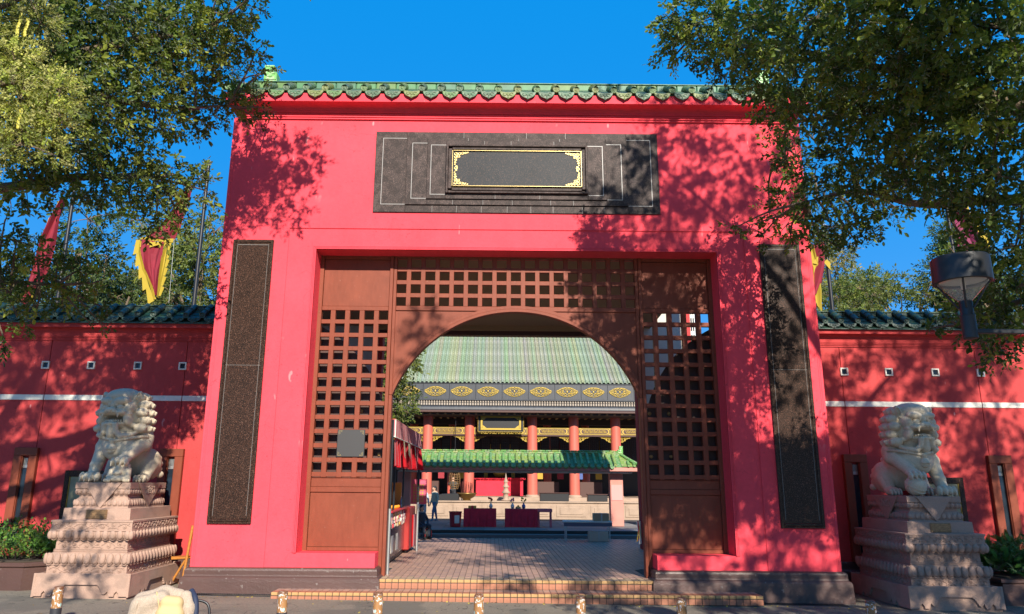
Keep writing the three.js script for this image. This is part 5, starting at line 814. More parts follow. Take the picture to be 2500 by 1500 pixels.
person('person in pale blue top and white trousers beside the one in beige jacket', [-4.15, PLAT, -21.9], 0.3, { stride: 0.08, leg: [0.5, 0.52, 0.55], top: [0.36, 0.44, 0.52], shoe: [0.1, 0.1, 0.1] });
person('dark-clothed person with hands raised inside the shadowed hall', [-2.95, 1.85 - 0.55, -28.6], 0.2, { stride: 0.05, leg: [0.02, 0.022, 0.03], top: [0.05, 0.055, 0.06], shoe: [0.02, 0.02, 0.02], hands: [[0.06, 1.2, 0.24], [0.06, 1.2, 0.24]] });
person('person in dark jacket seated behind the far post of the stall', [-3.42, FLOOR, -13.0], 0.7, { sit: true, leg: [0.02, 0.03, 0.05], top: [0.03, 0.035, 0.05], shoe: [0.015, 0.015, 0.015], hands: [[0.14, 0.55, 0.3], [0.14, 0.55, 0.3]] });
{ const s = thing('stool', 'small black stool under the seated person by the stall', 'stool', [-3.42, FLOOR, -13.0], 0.7); part('seat', cyl(0, 0.33, 0.38, 0, 0.17, 0.17, 20), M.black, s); for (const a of [0.8, 2.4, 3.9, 5.5]) part('leg', rod(V(Math.cos(a) * 0.12, 0.34, Math.sin(a) * 0.12), V(Math.cos(a) * 0.16, 0, Math.sin(a) * 0.16), 0.014), M.blackMetal, s);
  const b = thing('rucksack', 'black rucksack with red piping standing at the foot of the courtyard step', 'bag', [-3.12, FLOOR, -12.9], 0.3); part('bag', (() => { const g = ball(0, 0.24, 0, 0.17, 0.25, 0.12, 18, 14), p = g.attributes.position; for (let i = 0; i < p.count; i++) if (p.getY(i) < 0.05) p.setY(i, 0.0 + (p.getY(i) + 0.01) * 0.2); g.computeVertexNormals(); return g; })(), std({ color: rgb(0.015, 0.016, 0.02), roughness: 0.7 }), b); part('piping', [tube([V(-0.12, 0.06, 0.1), V(-0.13, 0.3, 0.09), V(0, 0.43, 0.08), V(0.13, 0.3, 0.09), V(0.12, 0.06, 0.1)], 0.009, 30, 6)], std({ color: rgb(0.6, 0.03, 0.02), roughness: 0.5 }), b); part('pocket', cb(-0.09, 0.09, 0.06, 0.2, 0.09, 0.135, 0.02), M.black, b); }
{ // blurred far right of the courtyard: trestle with boxes
  const t = thing('trestle_table', 'white trestle table with dark edge at the right of the courtyard, before the pavilion pillar', 'table', [3.2, FLOOR, -12.6]); part('table_top', cb(-0.95, 0.95, 0.70, 0.75, -0.35, 0.35, 0.008), M.white, t); part('edge_band', cb(-0.95, 0.95, 0.56, 0.695, 0.3, 0.345, 0.006), std({ color: rgb(0.12, 0.13, 0.18), roughness: 0.6 }), t); for (const x of [-0.85, 0.85]) for (const z of [-0.28, 0.28]) part('leg', cyl(x, 0, 0.7, z, 0.022), M.steel, t);
  const bx = (nm, label, x, y, z, w, h, c) => { const o = thing(nm, label, 'box', [x, y, z], 0.05); const m = std({ color: rgb(...c), roughness: 0.8 }); part('carton', cb(-w / 2, w / 2, 0, h, -0.2, 0.2, 0.01), m, o); part('tape', cb(-0.03, 0.03, 0.01, h + 0.002, -0.201, 0.201, 0.001), M.creamWall, o); };
  bx('carton', 'brown carton at the right on the white trestle table', 3.75, FLOOR + 0.75, -12.6, 0.6, 0.3, [0.42, 0.28, 0.16]); bx('carton', 'pale carton on the floor under the white trestle table', 3.6, FLOOR, -12.4, 0.75, 0.36, [0.55, 0.45, 0.34]);
  const k = thing('tassel_bunch', 'bunch of red and white tassels hanging on the right jamb of the archway', 'tassels', [3.06, 1.5, -0.9]); const q = rng(3), cs = [M.cloth, M.white, M.goldPaint]; for (let i = 0; i < 14; i++) part('tassel', rod(V((q() - 0.5) * 0.1, 0.25, (q() - 0.5) * 0.1), V((q() - 0.5) * 0.12, -0.3 + q() * 0.15, (q() - 0.5) * 0.12), 0.012, 5), cs[Math.floor(q() * 3)], k);
}
// ---------------------------------------------------------------- street furniture and things in front of the walls
{ // bollards
  const mk = () => { const t = new THREE.Group(); part('post', lathe([[0.092, -0.1], [0.09, 0.1], [0.088, 0.52], [0.085, 0.6]], 22), M.bollard, t); part('cap', lathe([[0.086, 0.6], [0.084, 0.625], [0.07, 0.645], [0.04, 0.652], [0, 0.654]], 22), std({ map: M.bollard.map, color: rgb(0.45, 0.35, 0.3), roughness: 0.4 }), t); part('foot_band', lathe([[0.094, -0.05], [0.094, 0.28], [0.09, 0.285]], 22), std({ color: rgb(0.03, 0.03, 0.035), roughness: 0.5 }), t); return t; };
  const base = mk(), rows = [[-8.4, 'leftmost peeling brown bollard, in front of the left lion pedestal'], [-4.34, 'peeling brown bollard between the padded pushchair and the gate steps'], [-2.62, 'peeling brown bollard before the left end of the top step'], [-0.8, 'peeling brown bollard nearest the middle of the gateway'], [1.04, 'peeling brown bollard just right of the middle of the gateway'], [2.86, 'peeling brown bollard before the right end of the top step'], [6.28, 'peeling brown bollard in shade between gateway and right lion pedestal'], [10.2, 'rightmost peeling brown bollard, in front of the right lion pedestal']];
  rows.forEach(([x, label], i) => { const t = i ? base.clone() : base; t.name = numbered('bollard'); t.position.set(x, groundY(x) - 0.04 + (i === 0 ? 0.01 : 0), 4); t.rotation.y = i * 2.3; tag(t, label, 'bollard', 'bollards along the kerb'); scene.add(t); });
}
{ // drain gratings at the foot of the plinths
  for (const s of [-1, 1]) {
    const t = thing('drain_grating', s < 0 ? 'black iron drain grating along the foot of the left gateway plinth' : 'black iron drain grating in shade along the foot of the right gateway plinth', 'grating', [s * 6.45, groundY(s * 6.45) + 0.006, 0.36], 0, 'drain gratings'); t.rotation.z = -0.0085;
    part('frame', [cb(-1.0, 1.0, -0.03, 0.012, -0.14, -0.115, 0.003), cb(-1.0, 1.0, -0.03, 0.012, 0.115, 0.14, 0.003)], M.blackMetal, t); part('pit_shade_sheet', cb(-1.0, 1.0, -0.03, -0.002, -0.115, 0.115, 0.001), M.black, t);  // black sheet under the bars paints the darkness of the drain
    const g = cb(-0.006, 0.006, -0.02, 0.01, -0.115, 0.115, 0.002); for (let i = 0; i < 50; i++) { const m = part('grate_bar', g, M.blackMetal, t); m.position.x = -0.98 + i * 0.04; m.rotation.y = 0.35; }
  }
}
{ // padded pushchair
  const t = thing('pushchair', 'pushchair with beige fleece-padded seat, navy edge and black handle at the lower left', 'pushchair', [-5.42, groundY(-5.42) + 0.004, 6.6], 0.15); t.scale.setScalar(0.87);
  const fleece = std({ map: tex(512, 0.5, (u, v) => mul([0.46, 0.36, 0.27], 0.75 + 0.5 * fbm(u, v, 40, 3))), roughness: 1, bumpMap: tex(256, 0.12, (u, v) => fbm(u, v, 24, 3), true), bumpScale: 0.01 }), tan = std({ color: rgb(0.50, 0.35, 0.17), roughness: 0.8 }), navy = std({ color: rgb(0.012, 0.02, 0.05), roughness: 0.7 });
  part('seat_pad', muv(sdfGeo([cap([-0.46, 0.40, -0.12], [-0.36, 0.86, -0.1], 0.17, 0.15, 0.08), cap([-0.36, 0.88, -0.1], [-0.02, 1.0, -0.08], 0.15, 0.13, 0.08), cap([-0.02, 1.0, -0.08], [0.22, 0.97, -0.08], 0.13, 0.11, 0.08), cap([-0.46, 0.40, 0.14], [-0.34, 0.84, 0.14], 0.15, 0.14, 0.08), cap([-0.34, 0.85, 0.14], [-0.02, 0.96, 0.12], 0.14, 0.12, 0.08), el(-0.16, 0.62, 0.05, 0.32, 0.30, 0.20, 0.08), cap([-0.10, 1.1, 0.24], [-0.02, 0.62, 0.32], 0.02, 0.02, -0.02), cap([-0.30, 1.02, 0.26], [-0.42, 0.4, 0.34], 0.018, 0.018, -0.02)], [-0.12, 0.72, 0], 0.66, 72)), fleece, t);
  part('seam', [tube([V(-0.09, 1.07, 0.19), V(-0.03, 0.92, 0.245), V(0.0, 0.78, 0.25), V(0.0, 0.6, 0.26)], 0.012, 24, 6), tube([V(-0.33, 0.98, 0.2), V(-0.39, 0.8, 0.265), V(-0.43, 0.5, 0.29)], 0.01, 24, 6)], tan, t);
  part('seat_cushion', muv(sdfGeo([cap([0.08, 0.90, 0.16], [0.24, 0.88, 0.14], 0.11, 0.11, 0.05), cap([0.06, 0.72, 0.2], [0.26, 0.7, 0.18], 0.13, 0.13, 0.06), cap([0.08, 0.5, 0.2], [0.28, 0.5, 0.18], 0.13, 0.13, 0.06), cap([0.02, 0.8, 0.34], [0.32, 0.79, 0.32], 0.02, 0.02, -0.02)], [0.17, 0.7, 0.16], 0.4, 56)), tan, t);
  part('side_bolster', muv(sdfGeo([cap([0.34, 0.96, -0.04], [0.42, 0.78, 0.06], 0.10, 0.11, 0.05), cap([0.42, 0.78, 0.06], [0.44, 0.5, 0.1], 0.11, 0.1, 0.05)], [0.4, 0.74, 0.02], 0.42, 48)), fleece, t);
  part('navy_edge', tube([V(0.40, 1.04, -0.14), V(0.50, 0.93, 0.0), V(0.545, 0.74, 0.07), V(0.54, 0.45, 0.1)], 0.05, 24, 10), navy, t);
  part('handle', tube([V(0.46, 0.9, -0.05), V(0.58, 0.89, -0.05), V(0.70, 0.84, -0.04), V(0.75, 0.72, -0.02), V(0.75, 0.2, 0.05)], 0.022, 30, 10), M.black, t);
  part('frame', [rod(V(0.75, 0.2, 0.05), V(-0.5, 0.16, 0.05), 0.018), rod(V(-0.4, 0.5, 0.2), V(0.3, 0.16, 0.2), 0.018), rod(V(-0.4, 0.5, -0.2), V(0.3, 0.16, -0.2), 0.018)], M.blackMetal, t);
  for (const [x, z] of [[-0.5, 0.22], [-0.5, -0.22], [0.6, 0.22], [0.6, -0.22]]) { const w = new THREE.TorusGeometry(0.11, 0.028, 8, 24); w.translate(x, 0.14, z); part('wheel', w.toNonIndexed(), M.black, t); }
}
{ // folded wooden chair behind the left pedestal
  const t = thing('wooden_chair', 'orange-brown folding wooden chair leaning behind the left lion pedestal', 'chair', [-8.2, groundY(-8.2), -1.2], -0.35), w = std({ map: tex(256, 0.6, (u, v) => mul([0.42, 0.17, 0.035], 0.7 + 0.6 * fbm(u * 0.3, v, 20, 3))), roughness: 0.45 }); t.scale.setScalar(1.0);
  for (const z of [-0.2, 0.2]) { part('rear_leg', rod(V(0.18, 0, z), V(0.34, 1.42, z), 0.032), w, t); part('front_leg', rod(V(0.26, 0.72, z * 0.8), V(-0.22, 0.0, z * 0.8), 0.03), w, t); part('seat_rail', rod(V(-0.2, 0.62, z), V(0.28, 0.66, z), 0.026), w, t); }
  for (const y of [1.36, 1.15]) part('back_slat', cb(0.29, 0.32, y - 0.06, y + 0.05, -0.2, 0.2, 0.01), w, t); part('seat', cb(-0.24, 0.26, 0.64, 0.67, -0.2, 0.2, 0.01), w, t);
}
for (const s of [-1, 1]) { // notice boards behind the pedestals
  const t = thing('notice_board', s < 0 ? 'black-framed notice board standing against the wall behind the left pedestal' : 'black-framed notice board against the wall behind the right pedestal', 'notice board', [s < 0 ? -11.2 : 11.25, 0, -2.15], 0, 'notice boards');
  const b = (n, x0, x1, y0, y1, z0, z1, m) => part(n, cb(x0, x1, y0, y1, z0, z1, 0.008), m, t); b('frame', -0.75, -0.62, 0.75, 2.88, -0.04, 0.04, M.granite); b('frame', 0.62, 0.75, 0.75, 2.88, -0.04, 0.04, M.granite); b('frame', -0.62, 0.62, 2.72, 2.88, -0.04, 0.04, M.granite); b('frame', -0.62, 0.62, 0.75, 0.88, -0.04, 0.04, M.granite);
  b('gilt_fillet', -0.62, -0.6, 0.88, 2.72, -0.02, 0.03, M.goldPaint); b('gilt_fillet', 0.6, 0.62, 0.88, 2.72, -0.02, 0.03, M.goldPaint); b('panel', -0.6, 0.6, 0.88, 2.72, -0.03, 0.01, std({ map: tex(256, 1.1, (u, v) => mul([0.22, 0.21, 0.12], 0.5 + fbm(u, v, 6, 5))), roughness: 0.3 })); b('stand', -0.7, -0.6, 0, 0.75, -0.04, 0.04, M.blackMetal); b('stand', 0.6, 0.7, 0, 0.75, -0.04, 0.04, M.blackMetal);
}
{ // planters with shrubs
  const mk = (label, x, z, w, d) => { const t = thing('planter', label, 'planter', [x, groundY(x), z], 0, 'planters'), o = w / 2, e = d / 2, pts = [[-o, -e], [o, -e], [o, e - 0.35], [o - 0.4, e], [-o, e]], wall = (k, y0, y1) => { const p = pts.map(q => [q[0] * k, q[1] * k]); const g = ext(p.map(q => [q[0], -q[1]]), y0, y1, 0.02); g.rotateX(-Math.PI / 2); return g; }; part('box', wall(1, -0.05, 0.50), M.plinth, t); part('rim', wall(1.035, 0.50, 0.60), M.plinth, t); part('soil', wall(0.9, 0.5, 0.625), std({ color: rgb(0.04, 0.028, 0.018), roughness: 1 }), t); return t; };
  mk('brown planter box with bright green plants at the left edge', -12.05, -0.55, 2.3, 1.6); mk('brown planter box in shade at the right edge', 12.45, -0.75, 2.3, 1.5);
}
{ // street lamp on its arm, near the camera
  const t = thing('street_lamp', 'black drum-shaped street lamp with glass cone on a side arm at the right', 'street lamp', [4.93, 0, 10]);
  const y0 = 4.30, bl = M.blackMetal;
  part('stem', lathe([[0, y0], [0.074, y0], [0.078, y0 + 0.01], [0.078, y0 + 0.26], [0.082, y0 + 0.265], [0.082, y0 + 0.275], [0.07, y0 + 0.28], [0.07, y0 + 0.44], [0.06, y0 + 0.455], [0, y0 + 0.455]], 24), bl, t);
  part('glass_cone', lathe([[0.066, y0 + 0.44], [0.262, y0 + 0.655], [0.266, y0 + 0.665]], 36), phys({ color: rgb(0.95, 0.93, 0.9), roughness: 0.12, transmission: 0.85, thickness: 0, ior: 1.45, side: THREE.DoubleSide }), t);
  part('reflector', lathe([[0, y0 + 0.73], [0.11, y0 + 0.725], [0.19, y0 + 0.70], [0.245, y0 + 0.69]], 30), std({ color: rgb(0.6, 0.55, 0.48), roughness: 0.3, metalness: 0.6 }), t); part('lamp_bulb', lathe([[0, y0 + 0.58], [0.025, y0 + 0.59], [0.03, y0 + 0.64], [0.022, y0 + 0.72]], 14), M.white, t);
  part('shade', lathe([[0.262, y0 + 0.668], [0.302, y0 + 0.66], [0.313, y0 + 0.672], [0.308, y0 + 0.955], [0.297, y0 + 0.968], [0, y0 + 0.985]], 48), bl, t); part('shade_floor', lathe([[0.25, y0 + 0.685], [0.30, y0 + 0.668]], 40), bl, t);
  for (let i = 0; i < 4; i++) { const a = i * Math.PI / 2 + 0.55; part('strut', rod(V(Math.cos(a) * 0.074, y0 + 0.36, Math.sin(a) * 0.074), V(Math.cos(a) * 0.275, y0 + 0.675, Math.sin(a) * 0.275), 0.012, 8), bl, t); }
  part('arm', [cb(0.06, 1.5, y0 + 0.06, y0 + 0.115, -0.025, 0.025, 0.01)], bl, t); part('post', cyl(1.5, -0.2, 5.4, 0, 0.09, 0.07, 20), bl, t); part('arm_bracket', cb(0.66, 0.69, y0 + 0.03, y0 + 0.24, -0.035, 0.035, 0.008), std({ color: rgb(0.12, 0.02, 0.02), roughness: 0.5 }), t);
}
// ---------------------------------------------------------------- flagpoles and flags
{
  const Z = -6, crim = std({ map: tex(256, 1.5, (u, v) => mul([0.20, 0.008, 0.022], 0.8 + 0.4 * fbm(u, v, 6, 4))), roughness: 0.8, side: THREE.DoubleSide }), purp = std({ color: rgb(0.17, 0.012, 0.06), roughness: 0.75, side: THREE.DoubleSide }), yel = std({ color: rgb(0.34, 0.245, 0.015), roughness: 0.8, side: THREE.DoubleSide });  // cloth colours darkened, so partial shade on the flags is painted in
  const pole = (label, x, top) => { const t = thing('flagpole', label, 'flagpole', [x, 0, Z], 0, 'flagpoles'); part('pole', cyl(0, -0.1, top - 0.1, 0, 0.085, 0.06, 14), M.blackMetal, t); part('finial', ball(0, top, 0, 0.1, 0.09, 0.1, 16, 10), M.steel, t); part('pulley', cb(-0.2, -0.04, top - 0.5, top - 0.38, -0.04, 0.04, 0.01), M.blackMetal, t); };
  pole('black flagpole with ball finial standing just left of the gateway', -10.59, 13.45); pole('black flagpole half hidden by leaves, farther left behind the wall', -15.15, 13.6); pole('black flagpole just right of the gateway behind the wall', 10.76, 11.3); pole('black flagpole behind the street lamp with a purple flag', 15.1, 13.6);
  const sheet = (rows, wob, n = 8) => { const pos = [], g = (i, j) => { const r = rows[i], s = j / n, z = wob * Math.sin(s * 7 + i * 1.3) + wob * 0.6 * Math.sin(s * 15 + i); return [lerp(r[0], r[2], s), lerp(r[1], r[3], s), z]; }; for (let i = 0; i < rows.length - 1; i++) for (let j = 0; j < n; j++) pos.push(...g(i + 1, j), ...g(i + 1, j + 1), ...g(i, j + 1), ...g(i + 1, j), ...g(i, j + 1), ...g(i, j)); return fromTris(pos); };
  const teeth = (pts, out, w) => { const pos = []; for (let i = 0; i < pts.length - 1; i++) { const [a, b] = [pts[i], pts[i + 1]], dx = b[0] - a[0], dy = b[1] - a[1], L = Math.hypot(dx, dy), nx = -dy / L * out, ny = dx / L * out; pos.push(a[0], a[1], 0.01, b[0], b[1], 0.012, b[0] + nx * w * 0.55, b[1] + ny * w * 0.55, 0.015, a[0], a[1], 0.01, b[0] + nx * w * 0.55, b[1] + ny * w * 0.55, 0.015, a[0] + nx * w, a[1] + ny * w - 0.05, 0.03); } return fromTris(pos); };
  const F = (label, x, y, group) => thing('flag', label, 'flag', [x, y, Z + 0.06], 0, group);
  { const f = F('crimson flag with jagged yellow border hanging slack from the pole nearest the gateway', -10.85, 8.72);
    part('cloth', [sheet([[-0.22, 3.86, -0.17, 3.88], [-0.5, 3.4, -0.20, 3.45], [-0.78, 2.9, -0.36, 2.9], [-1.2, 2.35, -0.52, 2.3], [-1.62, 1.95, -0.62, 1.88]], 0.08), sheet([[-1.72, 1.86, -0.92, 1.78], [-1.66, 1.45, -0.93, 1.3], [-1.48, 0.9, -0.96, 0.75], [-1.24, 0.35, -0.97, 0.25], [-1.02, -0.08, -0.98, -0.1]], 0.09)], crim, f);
    part('halyard', [rod(V(0.16, 4.35, 0), V(-0.19, 3.86, 0), 0.012, 5), rod(V(-0.62, 1.9, 0), V(-0.55, -0.35, 0), 0.006, 5)], M.steel, f);
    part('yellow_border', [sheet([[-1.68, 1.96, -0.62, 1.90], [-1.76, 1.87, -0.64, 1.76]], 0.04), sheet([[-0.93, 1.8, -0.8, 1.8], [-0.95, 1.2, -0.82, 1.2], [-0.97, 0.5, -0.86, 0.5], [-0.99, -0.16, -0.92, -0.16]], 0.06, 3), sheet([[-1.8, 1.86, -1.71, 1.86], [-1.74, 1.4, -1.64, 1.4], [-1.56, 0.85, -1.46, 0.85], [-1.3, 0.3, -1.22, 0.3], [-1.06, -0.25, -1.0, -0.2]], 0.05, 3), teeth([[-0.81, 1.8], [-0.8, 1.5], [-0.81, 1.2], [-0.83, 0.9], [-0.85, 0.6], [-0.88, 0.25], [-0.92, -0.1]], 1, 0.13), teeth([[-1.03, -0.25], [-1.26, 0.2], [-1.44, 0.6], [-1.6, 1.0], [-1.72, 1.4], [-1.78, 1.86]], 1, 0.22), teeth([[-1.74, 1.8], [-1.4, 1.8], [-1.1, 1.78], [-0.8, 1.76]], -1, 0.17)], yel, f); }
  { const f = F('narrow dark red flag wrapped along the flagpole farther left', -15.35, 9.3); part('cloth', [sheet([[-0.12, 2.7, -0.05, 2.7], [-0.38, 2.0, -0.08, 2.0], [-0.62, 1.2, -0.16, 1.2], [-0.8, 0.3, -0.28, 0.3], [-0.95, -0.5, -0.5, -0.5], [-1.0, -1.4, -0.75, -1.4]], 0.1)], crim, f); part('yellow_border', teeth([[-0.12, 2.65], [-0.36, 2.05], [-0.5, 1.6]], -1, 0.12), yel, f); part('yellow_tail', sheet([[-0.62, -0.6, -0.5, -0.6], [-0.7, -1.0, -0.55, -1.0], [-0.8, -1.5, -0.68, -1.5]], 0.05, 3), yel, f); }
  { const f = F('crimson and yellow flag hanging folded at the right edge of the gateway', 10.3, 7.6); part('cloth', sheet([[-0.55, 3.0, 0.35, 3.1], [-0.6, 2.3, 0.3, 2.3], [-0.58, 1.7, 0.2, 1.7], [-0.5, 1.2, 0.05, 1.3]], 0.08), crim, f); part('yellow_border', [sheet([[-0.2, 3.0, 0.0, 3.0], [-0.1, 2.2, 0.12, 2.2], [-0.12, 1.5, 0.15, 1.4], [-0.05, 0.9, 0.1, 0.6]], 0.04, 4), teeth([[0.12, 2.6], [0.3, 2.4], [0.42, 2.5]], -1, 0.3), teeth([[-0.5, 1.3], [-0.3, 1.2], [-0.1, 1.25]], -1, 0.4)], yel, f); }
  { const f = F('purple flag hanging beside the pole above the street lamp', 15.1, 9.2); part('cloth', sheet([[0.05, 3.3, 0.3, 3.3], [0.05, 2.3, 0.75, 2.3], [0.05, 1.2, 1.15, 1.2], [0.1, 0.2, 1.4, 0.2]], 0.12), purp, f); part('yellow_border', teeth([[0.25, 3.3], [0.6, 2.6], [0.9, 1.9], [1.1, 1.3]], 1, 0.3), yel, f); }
}
// ---------------------------------------------------------------- vegetation
M.leaf = phys({ color: rgb(1, 1, 1), roughness: 0.9, transmission: 0.5, thickness: 0, ior: 1.3, side: THREE.DoubleSide });
M.greenStem = std({ color: rgb(0.06, 0.10, 0.02), roughness: 0.8 });
M.plantLeaf = phys({ color: rgb(1, 1, 1), roughness: 0.9, transmission: 0.4, thickness: 0, ior: 1.3, side: THREE.DoubleSide });
// a leafy twig along +y: n leaves of length l and width w set alternately on a stem of length L
function twigGeo(L, n, l, w, seed, stem = true) {
  const q = rng(seed), pos = [], P = (...v) => v.forEach(a => pos.push(a.x, a.y, a.z));
  for (let i = 0; i < n; i++) {
    const t = i === n - 1 ? 1 : 0.12 + 0.88 * i / n, base = V((q() - 0.5) * 0.03, t * L, (q() - 0.5) * 0.03), az = i * 2.4 + q() * 0.8, up = i === n - 1 ? 1.3 : 0.15 + 0.75 * q(), d = V(Math.cos(az) * Math.cos(up), Math.sin(up), Math.sin(az) * Math.cos(up)), sd = V(-Math.sin(az), (q() - 0.5) * 0.8, Math.cos(az)).normalize(), nn = d.clone().cross(sd), k = 0.75 + 0.5 * q(), ll = l * k, ww = w * k * 0.5;
    const at = (u, s, f) => base.clone().addScaledVector(d, u * ll).addScaledVector(sd, s * ww).addScaledVector(nn, f * ll);
    const a = at(0.06, 0, 0), b1 = at(0.45, 0.85, 0.06), b2 = at(0.45, -0.85, 0.06), m = at(0.5, 0, -0.02), c1 = at(0.75, 0.72, 0.03), c2 = at(0.75, -0.72, 0.03), e = at(1, 0, -0.07);
    P(a, b1, m, a, m, b2, b1, c1, m, b2, m, c2, m, c1, e, m, e, c2);
  }
  const g = new THREE.BufferGeometry(); g.setAttribute('position', new THREE.Float32BufferAttribute(pos, 3)); g.computeVertexNormals(); g.setAttribute('uv', new THREE.BufferAttribute(new Float32Array(pos.length / 3 * 2), 2));
  return stem ? join([g, rod(V(0, 0, 0), V(0, L * 0.95, 0), 0.0035, 3)]) : g;
}
function fernGeo() { // arching pinnate frond
  const pos = [], n = 13; for (let i = 0; i < n; i++) { const t = i / n, y = 0.42 * t - 0.12 * t * t, z = 0.30 * t * t, l = 0.10 * Math.sin(Math.PI * (0.15 + 0.8 * t)); for (const s of [-1, 1]) pos.push(0, y, z, s * l, y + 0.01, z + 0.03, s * l * 0.5, y + 0.022, z + 0.05, 0, y, z, s * l * 0.5, y + 0.022, z + 0.05, 0, y + 0.02, z + 0.022); }
  const g = new THREE.BufferGeometry(); g.setAttribute('position', new THREE.Float32BufferAttribute(pos, 3)); g.computeVertexNormals(); return join([g, tube([V(0, 0, 0), V(0, 0.2, 0.06), V(0, 0.3, 0.29)], 0.004, 8, 4)]);
}
function leafy(name, label, x, z, h, w, n, seed, cols, fern, size = 1) {
    const t = thing(name, label, 'plant', [x, groundY(x) + 0.62, z]), q = rng(seed), st = [], g = fern ? fernGeo() : twigGeo(0.30, 8, 0.085, 0.055, 9), im = new THREE.InstancedMesh(g, M.plantLeaf, n), o = new THREE.Object3D(), c = new THREE.Color();
    for (let i = 0; i < n; i++) { const a = q() * 6.283, r = w * Math.sqrt(q()), y = h * (0.15 + 0.85 * q()) * (1 - 0.35 * (r / w) ** 2); if (i % 9 === 0) st.push(tube([V(Math.cos(a) * r * 0.3, -0.03, Math.sin(a) * r * 0.3), V(Math.cos(a) * r * 0.7, y * 0.5, Math.sin(a) * r * 0.7), V(Math.cos(a) * r, y, Math.sin(a) * r)], 0.008, 6, 5)); o.position.set(Math.cos(a) * r, y * 0.9, Math.sin(a) * r); o.rotation.set((q() - 0.5) * 1.6 + Math.sin(a) * 0.5, q() * 6.28, (q() - 0.5) * 1.6 - Math.cos(a) * 0.5); o.scale.setScalar((0.6 + q() * 0.7) * size); o.updateMatrix(); im.setMatrixAt(i, o.matrix); const k = cols[Math.floor(q() * cols.length)]; im.setColorAt(i, c.setRGB(k[0] * (0.8 + q() * 0.4), k[1] * (0.8 + q() * 0.4), k[2])); }
    im.name = 'foliage'; im.userData.kind = 'stuff'; im.castShadow = im.receiveShadow = true; t.add(im); part('stem', st, M.greenStem, t);
  }
leafy('flowering_shrub', 'bright green mixed shrubs growing in the left planter box', -12.0, -0.5, 0.75, 1.0, 330, 21, [[0.10, 0.21, 0.02], [0.14, 0.26, 0.03], [0.06, 0.15, 0.02]]);
leafy('fern_plant', 'feathery green fern at the right end of the left planter', -11.25, -0.7, 0.62, 0.42, 200, 22, [[0.07, 0.19, 0.03], [0.10, 0.22, 0.03]], true, 0.6);
leafy('fern_plant', 'dark feathery ferns growing in the right planter box', 12.3, -0.7, 0.9, 0.95, 700, 23, [[0.06, 0.17, 0.03], [0.08, 0.2, 0.03]], true, 0.62);
const LB=[[-9.42,10.92,6,1.04],[-8.27,10.68,6.5,0.98],[-7.96,11.45,5.5,0.99],[-7.33,11.8,5,0.91],[-6.73,12.29,4.5,0.84],[-6.16,12.75,4,0.45],[-6.71,12.46,3.5,0.57],[-7.13,11.78,4,0.75],[-7.56,10.96,5,0.9],[-8.01,10.16,6,0.94],[-8.24,9.48,7,0.92],[-8.52,9.25,7.5,0.66],[-6.45,12.42,3,0.4],[-6.25,12.51,2.6,0.21],[-6.76,11.98,3.2,0.31],[-7.23,11.28,3.6,0.4],[-7.46,10.75,4,0.44],[-7.69,10.01,5,0.74],[-7.97,9.33,6,0.78],[-8.11,8.64,7,0.82],[-8.72,8.55,7,0.67],[-7.3,11.43,2.6,0.47],[-6.92,11.5,2.2,0.45],[-6.64,11.5,1.7,0.37],[-6.77,11.88,2.0,0.32],[-6.43,11.33,1.5,0.17],[-7.18,10.96,2.4,0.36],[-7.5,10.59,3.2,0.51],[-7.63,9.94,4,0.4],[-7.98,9.54,4.6,0.37],[-6.36,11.64,1.5,0.13],[-8.23,9.16,5,0.55],[-8.37,8.43,6,0.65],[-8.75,8.12,6.5,0.68],[-7.94,9.05,4.2,0.4],[-7.52,9.01,3.8,0.46],[-7.28,8.98,3.2,0.41],[-7.02,8.91,2.8,0.24],[-7.42,8.53,3.4,0.43],[-7.62,8.43,4.2,0.51],[-7.91,8.4,4.8,0.45],[-8.13,8.22,5.4,0.44],[-7.66,7.94,3.6,0.38],[-7.37,8.14,3.2,0.27],[-7.9,7.99,4.2,0.32],[-8.07,8.02,5,0.34],[-8.29,7.97,5.6,0.39],[-8.78,7.64,6.2,0.47],[-8.38,7.57,6,0.27],[-8.89,7.33,6.4,0.29],[-10.18,7.51,4.5,0.27],[-9.95,7.17,4.4,0.34],[-9.89,6.61,4.6,0.38],[-9.75,6.96,4,0.34],[-9.55,6.9,3.6,0.33],[-9.35,6.93,3.2,0.32],[-9.14,6.77,2.8,0.22],[-9.53,6.52,3.4,0.3],[-9.74,6.36,4,0.34],[-9.93,6.09,4.4,0.38],[-9.38,6.36,3,0.28],[-9.14,6.32,2.6,0.18],[-9.83,5.69,4.2,0.21],[-9.8,5.99,3.8,0.22],[-9.2,5.91,2.8,0.16],[-9.04,5.91,2.6,0.11],[-9.95,5.7,3.6,0.11],[-9.87,5.21,4.4,0.1],[-9.53,6.15,3.3,0.2]];
